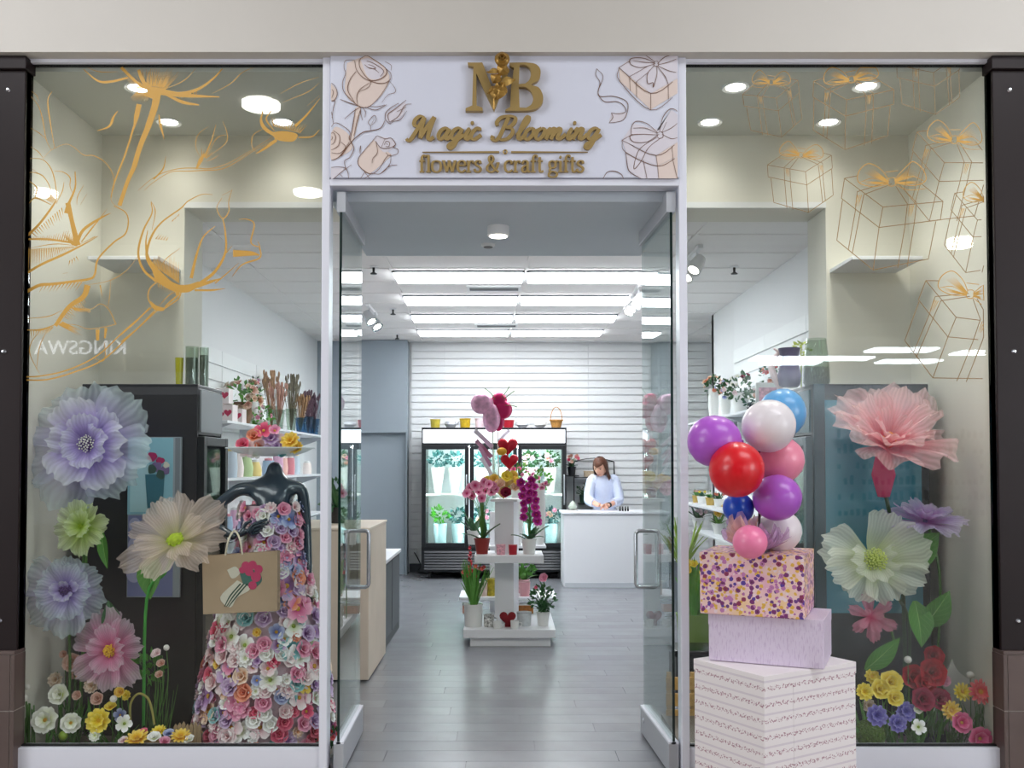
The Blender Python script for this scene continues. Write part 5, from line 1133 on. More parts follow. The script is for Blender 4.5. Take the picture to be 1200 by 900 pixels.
tag(MB().ball(at(133, 819, .13), .018, 12, 8).build('pompom', P_white), 'small white pompom above the yellow tulip bloom', 'pompom')

# ================================================================ GIFT BOX WINDOW
yG = .27
gf = giant('giant_paper_flower', 'huge coral pink tulle flower opening upward, in front of the dark cooler', at(1040, 524, yG), (-.02, -.62, .8),
      [(7, .34, .36, 24, .09, TU_coral, 0, .1), (6, .29, .30, 42, .09, TU_coral, .012, .45), (4, .18, .2, 55, .08, TU_coral, .02, .2)], lambda t: stamens(t, 26, .04, .085, mat('coral centre', '#cf4f55', .7), P_orange), 'giant fabric flowers')
MB().lathe([(.0, -.24), (.03, -.235), (.06, -.12), (.035, -.0)], 14, c=at(1035, 530, yG)).build('calyx', TU_rose, gf)
MB().tube(smoothpts([at(1037, 575, yG), at(1047, 625, .36), at(1058, 690, .38), at(1062, 860, .4)], 5), .011, 8).build('stem', M_stemdark, gf)
yW = .2
wf = giant('giant_paper_flower', 'big white and pale green pleated flower beside the gift box stack', at(1022, 658, yW), (-.1, -1, .25),
      [(8, .275, .28, 12, .085, TU_white, 0, .3), (4, .17, .19, 30, .08, TU_white, .01, .1)], lambda t: stamens(t, 80, .062, .09, mat('fresh lime', '#9db43c', .7), mat('pale lime tip', '#cdd86f', .7), .006), 'giant fabric flowers',
      spread=lambda a: not (.0 < (a % (2 * PI)) < .9))
MB().tube(smoothpts([at(1025, 665, yW + .02), at(1052, 700, yW + .08), at(1066, 740, yW + .1), at(1060, 860, yW + .12)], 5), .008, 7).build('stem', M_stemdark, wf)
for (a, b, wd_, bw) in (((1052, 663), (1101, 624), .17, .06), ((1072, 704), (1080, 759), .13, .06), ((1082, 735), (1113, 692), .13, .06), ((1014, 785), (1055, 747), .10, .06)):
    leaf_obj('leaf', at(*a, yW + .05), at(*b, yW), wd_, M_leaf, wf, bw)
rf = giant('giant_paper_flower', 'small rose pink bell flower hanging under the white pleated one', at(1020, 722, .16), (-.3, -1, -.1),
      [(6, .13, .075, 8, .07, TU_rose, 0, .2), (4, .09, .06, 35, .06, TU_rose, .008, .6)], lambda t: None, 'giant fabric flowers', stem=[at(1022, 718, .17), at(1040, 728, .22), at(1050, 760, .26)])
giant('giant_paper_flower', 'violet blue fabric flower seen edge on under the coral pink one', at(1084, 612, .24), (.05, -.3, 1),
      [(8, .21, .16, 4, .06, TU_violet, 0, .2), (6, .14, .11, 30, .06, TU_violet, .01, .5)], lambda t: stamens(t, 16, .02, .04, P_purple, P_purple), 'giant fabric flowers', stem=[at(1088, 615, .26), at(1102, 690, .3), at(1092, 860, .36)])
gp = 'artificial flowers on the window floors'
for a in (
 ('yellow bloom lowest of the yellow ones, beside the striped box', 1012, 811, .16, mum('lemon'), 1.49), ('largest yellow ruffled bloom in the yellow bunch', 1042, 800, .2, rose('lemon'), 1.95), ('yellow bloom in the middle of the yellow bunch', 1030, 808, .18, rose('lemon'), 1.69), ('yellow bloom under the largest yellow one', 1047, 818, .16, rose('lemon'), 1.43), ('small yellow bloom on top of the yellow bunch', 1021, 793, .24, mum('lemon'), 1.30),
 ('topmost deep red geranium head', 1092, 770, .3, rose('red'), 1.82), ('deep red geranium head beside the white pompom stick', 1068, 794, .24, rose('red'), 2.08), ('widest deep red geranium head in the red bunch', 1090, 789, .22, rose('red'), 2.34), ('deep red bloom below the widest red head', 1082, 801, .2, rose('red'), 1.82), ('crimson velvet bloom low in the red bunch', 1079, 820, .16, rose('dred'), 1.95), ('crimson velvet bloom beside the white star', 1099, 820, .17, rose('dred'), 1.82),
 ('violet cornflower beside the moss ball', 1026, 839, .13, mum('violet'), 1.82), ('violet cornflower under the white bud', 1060, 834, .15, mum('violet'), 1.69), ('violet cornflower lowest of the three', 1050, 848, .11, mum('violet'), 1.56), ('white daisy with four clear petals near the sill', 1076, 852, .1, B('white', 'wide'), .8), ('ivory bud under the crimson blooms', 1075, 831, .14, rose('ivory'), .8),
 ('blush pink bloom half behind the white star', 1106, 798, .22, rose('pink'), 1.0), ('yellow sunflower half behind a pink gerbera', 1114, 833, .13, daisy('yel'), 1.2), ('yellow spidery bloom beside the coral gerbera', 1127, 811, .16, daisy('lemon'), 1.1), ('coral red gerbera on a tuft of grass stalks', 1148, 811, .12, daisy('flame'), 1.5),
 ('beige coral like dried bloom above the moss ball', 1017, 827, .2, mum('beige'), 1.2)): ground(*a, leaves=5)
ground('bright pink gerbera facing the glass above the lowest one', 1126, 847, .1, big('magenta'), 1.15, leaves=3); ground('bright pink gerbera lowest at the pillar, against the sill', 1147, 865, .07, big('magenta'), 1.3, d=(0, -1, .1))
gt = T('grass_tuft', 'tuft of thin green stalks standing against the tiled pillar', 'plant', (ax(1150, .13), .13, .05)); b = MB()
for i in range(34): x = ax(rw.uniform(1138, 1158), .13); b.tube([(x, .13 + rw.uniform(-.02, .04), .05), (x + rw.uniform(-.03, .02), .13, rw.uniform(.17, .42))], [.0035, .0012], 4)
b.build('blades', M_stem, gt)['kind'] = 'stuff'
ms = MB(); 
for i in range(500): 
    d = Vector((rw.gauss(0, 1), rw.gauss(0, 1), rw.gauss(0, 1))).normalized(); ms.ball(at(1020, 860, .14) + d * .068, rw.uniform(.005, .009), 5, 4)
ms.ball(at(1020, 860, .14), .068, 18, 12)
tag(ms.build('moss_ball', mat('moss green', '#55702c', .9, noise=.35, nscale=90)), 'round green moss ball beside the striped gift box', 'ball')
st = []
for i in range(33):
    t = i / 32 * 4; k = int(t) % 4; f = t - int(t); P4 = [(1116, 772), (1144, 798), (1116, 824), (1089, 798)]; a, b_ = P4[k], P4[(k + 1) % 4]; c_ = (1116, 798)
    x = (1 - f) ** 2 * a[0] + 2 * f * (1 - f) * (c_[0] + (a[0] + b_[0] - 2 * c_[0]) * .18) + f * f * b_[0]; yv = (1 - f) ** 2 * a[1] + 2 * f * (1 - f) * (c_[1] + (a[1] + b_[1] - 2 * c_[1]) * .18) + f * f * b_[1]
    if i < 32: st.append(at(x, yv, .26))
n = len(st); c_ = sum(st, Vector()) / n
sb = MB().add(st + [v + Vector((0, .012, 0)) for v in st] + [c_, c_ + Vector((0, .012, 0))], [(i, (i + 1) % n, 2 * n) for i in range(n)] + [((i + 1) % n + n, i + n, 2 * n + 1) for i in range(n)] + [(i, i + n, (i + 1) % n + n, (i + 1) % n) for i in range(n)])
sb.tube([at(1116, 822, .266), (at(1116, 822, .266).x, .266, .05)], .004, 5)
tag(sb.build('star_cutout', mat('matt white board', '#cfcfca', .6), smooth=False), 'white four pointed star board on a stick behind the gerberas', 'decoration')
for px, py, lab in ((1064, 773, 'white pompom on a thin stick above the yellow bunch'), (1137, 791, 'white pompom on a thin stick beside the white star')):
    p = at(px, py, .2); t = T('pompom_stick', lab, 'decoration', (p.x, .2, .05)); MB().ball(p, .019, 12, 8).build('pompom', P_white, t); MB().tube([p, (p.x, .2, .05)], .0025, 5).build('stick', M_stem, t)
su = T('succulent', 'small green succulent rosette in front of the yellow sunflower', 'plant', (ax(1108, .1), .1, .05)); b = MB(); leafy(b, (ax(1108, .1), .1, .05), 26, .075, .025, 1, .8, rnd=rw); b.build('rosette', leafmat('succulent green', '#6f8f4a', '#8fae66'), su)
tag(MB().ball((ax(1095, .25), .25, .07), (.10, .08, .07), 14, 9).build('dark_stone', mat('dark slate stone', '#26343a', .5, bump=.6, nscale=20)), 'dark slate stone under the crimson blooms', 'stone')
# ================================================================ WRAPPED BOXES AND BALLOONS in front of the window
def wrapmat(name, kind):
    m = mat(name, '#efe9ea', .45); nt = m.node_tree; L = nt.links.new; b = nt.nodes['Principled BSDF']
    tc = nt.nodes.new('ShaderNodeTexCoord'); mp = nt.nodes.new('ShaderNodeMapping'); L(tc.outputs['Object'], mp.inputs[0])
    def ramp(f, stops, const=False):
        r = nt.nodes.new('ShaderNodeValToRGB'); e = r.color_ramp.elements
        if const: r.color_ramp.interpolation = 'CONSTANT'
        e[0].position, e[0].color = stops[0][0], hexc(stops[0][1]); e[1].position, e[1].color = stops[-1][0], hexc(stops[-1][1])
        for p, c in stops[1:-1]: q = e.new(p); q.color = hexc(c)
        L(f, r.inputs[0]); return r.outputs[0]
    def mix(f, a, c):
        x = nt.nodes.new('ShaderNodeMix'); x.data_type = 'RGBA'; L(f, x.inputs['Factor'])
        for s_, v in (('A', a), ('B', c)):
            if isinstance(v, str): x.inputs[s_].default_value = hexc(v)
            else: L(v, x.inputs[s_])
        return x.outputs['Result']
    def noise(scale, vec, det=2):
        n = nt.nodes.new('ShaderNodeTexNoise'); n.inputs['Scale'].default_value = scale; n.inputs['Detail'].default_value = det; L(vec, n.inputs['Vector']); return n.outputs['Fac']
    if kind == 'garland':
        sp = nt.nodes.new('ShaderNodeSeparateXYZ'); L(tc.outputs['Object'], sp.inputs[0]); h = _math(nt, 'ADD', sp.outputs['X'], sp.outputs['Y'])
        wob = _math(nt, 'MULTIPLY', _math(nt, 'SINE', _math(nt, 'MULTIPLY', h, 150)), .05)
        f = _math(nt, 'ADD', _math(nt, 'FRACT', _math(nt, 'MULTIPLY', sp.outputs['Z'], 14.5)), wob)
        band = _math(nt, 'LESS_THAN', _math(nt, 'ABSOLUTE', _math(nt, 'SUBTRACT', f, .5)), .12)
        nz = _math(nt, 'GREATER_THAN', noise(120, tc.outputs['Object'], 1), .53)
        mk = _math(nt, 'MULTIPLY', band, nz)
        pale = _math(nt, 'LESS_THAN', _math(nt, 'ABSOLUTE', _math(nt, 'SUBTRACT', _math(nt, 'FRACT', _math(nt, 'MULTIPLY', sp.outputs['Z'], 14.5)), .95)), .08)
        c = mix(pale, '#efe8e9', '#ddd3da'); c = mix(mk, c, '#b28a96')
    elif kind == 'fibre':
        mp.inputs['Scale'].default_value = (60, 60, 9); f = noise(3.2, mp.outputs[0], 3)
        c = ramp(f, [(0, '#b6a0bd'), (.38, '#c9b6d0'), (.45, '#d8cade'), (1, '#ddd0e2')])
    else:
        def vor(scale):
            v = nt.nodes.new('ShaderNodeTexVoronoi'); v.inputs['Scale'].default_value = scale; L(tc.outputs['Object'], v.inputs['Vector']); return v
        v1, v2 = vor(40), vor(56)
        base = ramp(noise(9, tc.outputs['Object']), [(.3, '#e3a9c0'), (.5, '#ecc9c4'), (.7, '#ecc79a')])
        c1 = ramp(v1.outputs['Color'], [(0, '#7a2f6e'), (.3, '#5a3c9a'), (.42, '#e3b24a'), (.62, '#c07ab0'), (.8, '#8c2f58'), (1, '#e7cdd8')], True)
        c2 = ramp(v2.outputs['Color'], [(0, '#e0b04a'), (.35, '#b56aa6'), (.55, '#ead2da'), (.75, '#6d3f86'), (1, '#d99bb5')], True)
        m2 = _math(nt, 'LESS_THAN', _math(nt, 'ADD', v2.outputs['Distance'], _math(nt, 'MULTIPLY', noise(110, tc.outputs['Object']), .3)), .62)
        m1 = _math(nt, 'LESS_THAN', _math(nt, 'ADD', v1.outputs['Distance'], _math(nt, 'MULTIPLY', noise(110, tc.outputs['Object']), .35)), .62)
        eye = _math(nt, 'LESS_THAN', v1.outputs['Distance'], .12)
        c = mix(m2, base, c2); c = mix(m1, c, c1); c = mix(eye, c, '#4a2a1f')
    L(c, b.inputs['Base Color']); return m
def giftbox(label, corner, rz, wl_, wr_, z0, z1, m, lid=False):
    """corner: nearest upright edge; wr_ runs along rz, wl_ a quarter turn further"""
    t = T('wrapped_gift_box', label, 'gift box', (corner[0], corner[1], z0), rz=math.radians(rz), group='stacked wrapped gift boxes')
    h = z1 - z0
    MB().box(0, 0, 0, wr_, wl_, h - .002).build('box_body', m, t, smooth=False, bevel=.006, world=False)
    f = MB().box(-.001, -.001, h - .05, wr_ + .001, wl_ + .001, h).box(wr_ * .3, -.0016, .004, wr_ * .3 + .015, -.0004, h - .05); f.build('folded_lid_paper', m, t, smooth=False, bevel=.005, world=False)
    return t
giftbox('large white gift box with rows of brown garland print, lowest of the stack', (1.09, -.72), 31, .43, .58, 0, .64, wrapmat('garland paper', 'garland'))
giftbox('lilac streaked gift box, middle of the stack', (1.384, -.60), 24, .50 * 0 + .38, .0001 + .38, .642, .855, wrapmat('lilac fibre paper', 'fibre')) if False else None
def giftbox2(label, corner, rz, front, depth, z0, z1, m):
    """front edge runs to the west of the corner, depth to the north-east"""
    a = math.radians(rz); c = Vector((corner[0] - math.cos(a) * front, corner[1] + math.sin(a) * front)) 
    t = T('wrapped_gift_box', label, 'gift box', (c.x, c.y, z0), rz=-a, group='stacked wrapped gift boxes'); h = z1 - z0
    MB().box(0, 0, 0, front, depth, h - .002).build('box_body', m, t, smooth=False, bevel=.006, world=False)
    MB().box(-.001, -.001, h - .05, front + .001, depth + .001, h).box(front * .7, -.0016, .004, front * .7 + .012, -.0004, h - .05).build('folded_lid_paper', m, t, smooth=False, bevel=.005, world=False)
    return t
giftbox2('lilac streaked gift box, middle one of the stack', (1.384, -.60), 24, .50, .36, .642, .855, wrapmat('lilac fibre paper', 'fibre'))
giftbox2('gift box in purple and yellow flower paper, topmost of the stack', (1.30, -.60), 24, .455, .40, .857, 1.135, wrapmat('flower paper', 'flower'))
tp = T('tulle_bow', 'crumpled pink and lilac tulle heaped on the topmost flowered box', 'bow', (1.15, -.42, 1.135)); rt = random.Random(4)
for k in range(16):
    a = rt.uniform(0, 2 * PI); m = tulle('bow lilac tulle', '#c79ac4', '#d9b9dc', .6, 9) if k % 3 else tulle('bow peach tulle', '#e2a493', '#ecc3b4', .6, 9)
    fn = petal_fn(rt.uniform(.14, .24), rt.uniform(.12, .2), .16, .35, 7, k * 1.1); R = Matrix.Rotation(a, 3, 'Z') @ Matrix.Rotation(math.radians(rt.uniform(5, 35)), 3, 'X')
    MB().grid(lambda u, v: R @ Vector(fn(u, v)), 14, 7).build('loop', m, tp, world=False)
def bmat(name, col): return mat('balloon ' + name, col, .34, coat=.2, spec=.5)
sx, sy = 1.16, -.40
bs = T('balloon_stand', 'thin dark balloon pole rising from the tulle on the topmost gift box', 'stand', (sx, sy, 1.135))
MB().tube([(sx, sy, 1.14), (sx + .005, sy, 1.5), (sx - .0, sy, 1.80)], .006, 8).build('pole', mat('dark violet pole', '#3a2434', .4), bs)
MB().lathe([(0, 0), (.05, 0), (.045, .012), (0, .016)], 18).build('pole_foot', mat('dark violet pole', '#3a2434', .4), bs, world=False)
for (label, px, py, rx_, ry_, y, col) in (
    ('large purple balloon tilted beside the white door post', 836, 517, 33, 28, -.50, '#ae56c8'), ('light blue balloon half behind the top white balloon', 917, 484, 27, 29, -.30, '#5fa2d6'), ('large milky white balloon, topmost but one', 901, 499, 31, 31, -.46, '#e6dfe2'),
    ('glossy red balloon in the middle of the bunch', 863, 550, 32, 33, -.60, '#d8061a'), ('pale pink balloon behind the red one', 913, 539, 29, 28, -.36, '#f08fa8'), ('purple balloon below the pale pink one', 911, 583, 28, 27, -.50, '#ad58c6'),
    ('small royal blue balloon under the red one', 865, 595, 18, 18, -.42, '#0a45b8'), ('milky white balloon at the bottom behind the purple one', 913, 622, 26, 25, -.33, '#e3dadd'), ('small pink balloon resting on the tulle', 879, 635, 20, 20, -.56, '#ee7fa8')):
    p = at(px, py, y); s_ = sc(y); r1, r2 = rx_ / s_, ry_ / s_
    t = T('balloon', label, 'balloon', p, group='balloons over the gift boxes')
    m = bmat(col, col); r = (r1 + r2) / 2
    prof = [(0, -1.0), (.28, -.96), (.56, -.83), (.8, -.6), (.95, -.3), (1, .02), (.96, .33), (.83, .62), (.62, .85), (.36, 1.02), (.14, 1.12), (.05, 1.16)]
    k = (Vector((sx, sy, p.z - .05)) - p); k = k.normalized() if k.length > .02 else Vector((0, 1, 0)); k = (k + Vector((0, .9, -.1))).normalized()
    if px == 836: k = Vector((.97, .25, -.02)).normalized()
    R = facing(k)
    MB().lathe([(a * r, b * r) for a, b in prof], 28, R=R).xform(Matrix.Diagonal((r1 / r, 1, r2 / r)).to_4x4() if px != 836 else Matrix.Identity(4)).build('balloon_skin', m, t, world=False, ang=180)
    MB().lathe([(.05 * r, 1.15 * r), (.04 * r, 1.18 * r), (.10 * r, 1.24 * r), (.03 * r, 1.22 * r)], 10, R=R).build('knot', m, t, world=False)

# ================================================================ STORE: display stand and what it carries
rs = random.Random(21)
M_gloss = mat('white laminate', '#e8eaee', .3, spec=.5)
yS = 3.24
st_ = T('display_stand', 'white tiered display stand in the middle of the shop floor', 'stand', (0.04, 3.6, 0))
def pbox(mb, x0, x1, y0p, y1p, ya, yb, m=0): return mb.box(ax(x0, ya), ya, az(y1p, ya), ax(x1, ya), yb, az(y0p, ya), m)
MB().box(ax(551, yS + .03), yS + .03, 0, ax(645, yS + .03), 4.3, az(748, yS)).build('plinth', M_gloss, st_, smooth=False, bevel=.003)
zS0 = az(738, yS); MB().box(ax(543, yS), yS, az(748, yS), ax(651, yS), 4.35, zS0).build('base_shelf', M_gloss, st_, smooth=False, bevel=.004)
zS1 = az(651, 3.34); MB().box(ax(556, 3.34), 3.34, az(660, 3.34), ax(637, 3.34), 3.80, zS1).build('shelf', M_gloss, st_, smooth=False, bevel=.004)
zS2 = az(585, 3.55); R12 = Matrix.Rotation(math.radians(-9), 3, 'Z')
cx_ = ax(594, 3.72); MB().obox((cx_, 3.72, (zS0 + zS2) / 2), (.17, .30, zS2 - zS0 - .03), R12).build('column', M_gloss, st_, smooth=False, bevel=.004)
MB().obox((cx_, 3.70, zS2 - .012), (.24, .34, .024), R12).build('top_shelf', M_gloss, st_, smooth=False, bevel=.004)
zS3 = az(700, 4.0); MB().box(ax(538, 4.0), 4.0, zS3 - .03, ax(652, 4.0), 4.5, zS3).build('back_shelf', M_gloss, st_, smooth=False, bevel=.004)
MB().box(ax(574, 4.2), 4.22, zS0, ax(586, 4.2), 4.28, az(600, 4.2)).box(ax(566, 4.05), 4.05, az(640, 4.05) - .02, ax(640, 4.05), 4.4, az(640, 4.05)).build('back_panel', M_gloss, st_, smooth=False, bevel=.003)
def pot(t, p, r0, r1, h, m, name='pot', rim=True):
    pr_ = [(0, 0), (r0, 0), (r1, h)] + ([(r1 + .004, h), (r1 + .004, h + .012), (r1 - .004, h + .012)] if rim else []) + [(r1 - .008, h - .004), (r1 * .9, h - .02), (0, h - .02)]
    return MB().lathe(pr_, 18, c=p).build(name, m, t)
SOIL = mat('soil', '#3a2b20', .9)
M_redpot = mat('oxide red pot', '#8e2a26', .4); M_wpot = mat('white ceramic', '#e2e3e0', .3); M_pinkp = mat('pink ceramic', '#e8b9c2', .4, noise=.2, nscale=50); M_redc = mat('red ceramic', '#b3182d', .35)
M_vine = leafmat('bright leaf', '#5c9a3f', '#8fc06a')
def plant(name, label, p, r0, r1, h, pm, blooms=(), leaves=(12, .16, .03, .8, .9), lm=None, stems=True, cat='plant', group=None, crown=None):
    """potted plant: blooms are (dx, dz, dy, mesh, scale)"""
    t = T(name, label, cat, p, group=group); p = Vector(p); pot(t, p, r0, r1, h, pm)
    top = p + Vector((0, 0, h))
    b = MB(); leafy(b, top, *leaves, rnd=rs, base=r1 * .5)
    if crown: foliage_ball(b, top + Vector((0, 0, crown[1])), crown[0], crown[2], crown[3], rnd=rs)
    b.build('foliage', lm or M_vine, t)
    sb = MB()
    for (dx, dz, dy, me, s_) in blooms:
        q = top + Vector((dx, dy, dz)); o = link('bloom', me, t)
        o.matrix_basis = Matrix.LocRotScale(q - p, (facing((rs.uniform(-.5, .5), -1, rs.uniform(-.1, .7))) @ Matrix.Rotation(rs.uniform(0, 3), 3, 'Z')).to_quaternion(), (s_, s_, s_))
        if stems: sb.tube(smoothpts([top, top + Vector((dx * .35, dy * .4, dz * .7)), q], 4), .0028, 4)
    if sb.v: sb.build('stem', M_stem, t)
    return t
p = Vector((ax(565, 3.5), 3.5, zS1))
orch = lambda c: blossom_mesh(c + 'orch', 5, .036, .04, 10, PM[c], PM['hot'], .008, .05)
arch = [(dx, dz, -.03 + rs.uniform(-.02, .02), orch('pink'), rs.uniform(1.05, 1.4)) for dx, dz in ((-.13, .40), (-.10, .45), (-.06, .47), (-.02, .46), (.02, .50), (.06, .48), (.10, .47), (-.09, .38), (-.03, .41), (.03, .42), (.08, .41), (.0, .36), (.12, .44))]
plant('potted_orchid', 'pale pink orchid in an oxide red pot on the middle shelf of the stand', p, .05, .068, .125, M_redpot, arch, (7, .24, .06, 1.1, .8), M_leafd)
p = Vector((ax(620, 3.5), 3.5, zS1))
silk('deep magenta', '#5d0a4a', '#a3177a', '#c24a9c')
mg = [(dx, dz, -.03, orch('deep magenta'), rs.uniform(1.0, 1.3)) for dx, dz in ((-.07, .50), (-.05, .44), (-.06, .38), (-.05, .32), (-.04, .26), (-.05, .20), (.02, .52), (.05, .46), (.04, .40), (.06, .34), (.05, .28), (.06, .22), (.0, .47), (.0, .41), (-.0, .35), (.07, .16))]
plant('potted_orchid', 'magenta orchid with hanging sprays in a white pot on the middle shelf', p, .05, .063, .12, M_wpot, mg, (8, .22, .06, 1.1, .9), M_leafd)
def cup(name, label, px, pyb, y, r, h, m, z, cat='cup', group=None, handle=False):
    t = T(name, label, cat, (ax(px, y), y, z), group=group)
    MB().lathe([(0, 0), (r * .9, 0), (r, h), (r - .005, h), (r * .85, .008), (0, .008)], 18).build('cup_body', m, t, world=False)
    b = MB()
    if handle: b.tube([(r, 0, h * .75), (r + .025, 0, h * .7), (r + .025, 0, h * .35), (r * .95, 0, h * .25)], .005, 6)
    else: b.lathe([(r, h - .004), (r + .003, h), (r - .006, h)], 18)
    b.build('handle' if handle else 'lip', m, t, world=False); return t
cup('ceramic_cup', 'pink speckled cup beside the red cup on the middle shelf', 587, 656, 3.42, .04, .088, mat('pink speckle glaze', '#dba3ae', .4, noise=.35, nscale=70), zS1)
cup('ceramic_cup', 'plain red cup on the middle shelf', 601, 656, 3.42, .038, .085, M_redc, zS1)
p = Vector((ax(555, 3.42), 3.42, zS0))
plant('potted_plant', 'tall bushy coral tipped plant in a white pot on the base shelf of the stand', p, .075, .08, .18, M_wpot,
      [(rs.uniform(-.15, .12), rs.uniform(.24, .34), rs.uniform(-.05, .05), blossom_mesh('flamesmall', 5, .03, .025, 35, PM['flame'], EYEY, .005, .06), .8) for i in range(10)], (70, .40, .022, .38, 1.0), M_vine)
sp = T('red_spike_plant', 'single red bromeliad spike standing behind the coral tipped plant', 'plant', (ax(551, 3.85), 3.85, zS0)); b = MB()
for k in range(16): a = k * 2.4; z = .42 + k * .014; b.grid(lambda u, v: Vector((ax(551, 3.85), 3.85, zS0 + z)) + Vector((math.cos(a), math.sin(a), 1.4)).normalized() * (.055 * v * (1 - k / 30)) + Vector((-math.sin(a), math.cos(a), 0)) * ((u - .5) * .03 * math.sin(PI * v)), 2, 4)
b.build('spike', M_redc, sp); MB().tube([(ax(551, 3.85), 3.85, zS0), (ax(551, 3.85), 3.85, zS0 + .45)], .007, 6).build('stem', M_stem, sp)
p = Vector((ax(636, 3.45), 3.45, zS0))
plant('potted_rose', 'small rose bush with one pink bloom in a white pot on the base shelf', p, .045, .055, .11, M_wpot, [(.01, .30, -.03, rose('pink'), 1.3), (-.06, .22, -.03, rose('hot'), .5)], (16, .18, .035, .9, .9), M_leafd, crown=(.11, .12, 130, .045))
MUGP = mat('black and white mug print', '#b9b9b6', .4, noise=.9, nscale=60)
cup('mug', 'black and white patterned mug beside the red velvet heart', 573, 0, 3.40, .045, .10, MUGP, zS0, 'mug', handle=True)
cup('mug', 'plain white mug with a small heart in front of the patterned one', 583, 0, 3.31, .036, .06, M_wpot, zS0, 'mug', handle=True)
cup('mug', 'white mug with a red flower in front of the red velvet heart', 603, 0, 3.31, .036, .065, M_wpot, zS0, 'mug', handle=True)
cup('planter', 'wide pale grey pot beside the small rose bush', 614, 0, 3.46, .065, .115, mat('pale grey glaze', '#c3c8ca', .4, noise=.1, nscale=40), zS0, 'pot')
def heart(t, c, s_, m, thick=.35, name='heart', ry=0):
    b = MB(); n = 20
    def fn(u, v):
        a = 2 * PI * u; x = 16 * math.sin(a) ** 3; z = 13 * math.cos(a) - 5 * math.cos(2 * a) - 2 * math.cos(3 * a) - math.cos(4 * a)
        k = math.sin(PI * v); return Vector(c) + Vector((x * k, -math.cos(PI * v) * 17 * thick, (z - 2) * k + 2 * 0)) * s_ / 17
    b.grid(fn, 28, 10); return b.build(name, m, t)
ve = T('velvet_heart', 'dark red velvet heart standing among the mugs', 'decoration', (ax(595, 3.38), 3.38, zS0)); heart(ve, (ax(595, 3.38), 3.38, zS0 + .085), .075, mat('red velvet', '#7d0d1c', .8), .3)
MB().box(ax(595, 3.38) - .025, 3.375, zS0, ax(595, 3.38) + .025, 3.40, zS0 + .05).build('foot', mat('red velvet', '#7d0d1c', .8), ve)
# top arrangement in gold paper
p = Vector((ax(590, 3.66), 3.66, zS2))
ta = T('wrapped_bouquet', 'yellow bouquet in gold paper with a dark red rose on top of the stand', 'bouquet', p)
b = MB()
for k in range(9):
    a = 2 * PI * k / 9; R = Matrix.Rotation(a, 3, 'Z') @ Matrix.Rotation(math.radians(38), 3, 'X'); f = petal_fn(.20, .13, .05, .3, 4, k)
    b.grid(lambda u, v: p + R @ Vector(f(u, v)), 6, 5)
b.build('wrapping_paper', mat('gold paper', '#d7b06a', .4), ta)
for (dx, dz, c, k, s_) in ((-.14, .16, 'lemon', 'rose', 1.3), (-.08, .17, 'yel', 'rose', 1.5), (.03, .19, 'lemon', 'rose', 1.7), (.08, .2, 'yel', 'rose', 1.5), (-.03, .13, 'peach', 'rose', 1.6), (.02, .05, 'dred', 'rose', 1.6), (.1, .1, 'peach', 'rose', 1.4), (-.12, .08, 'white', 'rose', 1.3), (-.16, .11, 'yel', 'mum', 1.3), (.12, .15, 'lemon', 'mum', 1.3)):
    o = link('bloom', B(c, k), ta); o.matrix_basis = Matrix.LocRotScale(Vector((dx, -.13 + abs(dx) * .4, dz)), facing((dx * 2, -1, .5)).to_quaternion(), (s_, s_, s_))
bb = MB(); leafy(bb, p + Vector((0, 0, .05)), 22, .2, .03, 1.1, .8, rnd=rs); bb.build('foliage', M_vine, ta)
def bouquet(name, label, px, py, y, cols, r, z0, n=16, lf=M_leafd, vm=None, group=None, cat='bouquet'):
    """round bunch over a vase or wrap that stands at height z0"""
    c = at(px, py, y); t = T(name, label, cat, (c.x, y, z0), group=group); b = MB(); foliage_ball(b, c, r * .95, 70, r * .45, rnd=rs)
    h = max(.05, c.z - z0 - r * .3); b.tube([(c.x, y, z0 + h * .5), c], [.012, .01], 6); b.build('foliage', lf, t)
    MB().lathe([(0, 0), (r * .38, 0), (r * .55, h * .5), (r * .45, h), (r * .4, h), (r * .48, h * .5), (0, .01)], 16, c=(c.x, y, z0)).build('vase', vm or M_wpot, t)
    for i in range(n):
        d = Vector((rs.gauss(0, 1), rs.uniform(-1.3, .2), rs.gauss(0, .8))).normalized(); q = c + d * r * rs.uniform(.75, 1)
        o = link('bloom', rs.choice(cols), t); s_ = r * rs.uniform(5.5, 8.5); o.matrix_basis = Matrix.LocRotScale(q - Vector((c.x, y, z0)), facing(d).to_quaternion(), (s_, s_, s_))
    return t
bouquet('flower_bunch', 'pink and red carnation bunch behind the yellow bouquet', 606, 556, 4.15, [mum('hot'), mum('pink'), rose('magenta')], .11, az(640, 4.05), 18, M_vine, M_wpot)
bouquet('flower_bunch', 'loose pink orchid bunch beside the carnations behind the stand', 632, 562, 4.25, [orch('pink'), orch('blush')], .11, az(640, 4.05), 16, M_vine, M_wpot)
# foil balloons on sticks and the paper blades
zt_ = zS2 + .02
def foil(label, pts, cols, stick, name='foil_balloon', group='foil balloons on sticks'):
    t = T(name, label, 'balloon', (ax(stick[0], stick[2]), stick[2], zS2), group=group)
    for (px, py, r, tall), m in zip(pts, cols):
        c = at(px, py, stick[2]); rr = r / sc(stick[2]); MB().grid(lambda u, v: c + Vector((rr * math.sin(PI * v) * math.cos(2 * PI * u), rr * .6 * math.sin(PI * v) * math.sin(2 * PI * u), -rr * tall * math.cos(PI * v))) * (1 + .07 * math.sin(10 * PI * u) * math.sin(PI * v)), 40, 12).build('foil', m, t)
    b = MB().tube(smoothpts([at(stick[0], stick[1], stick[2]), (ax(stick[0] + 1, stick[2]), stick[2], (zS2 + az(stick[1], stick[2])) / 2), (ax(stick[0] + 3, stick[2]), stick[2], zS2)], 4), .006, 6); b.build('stick', M_wpot, t); return t
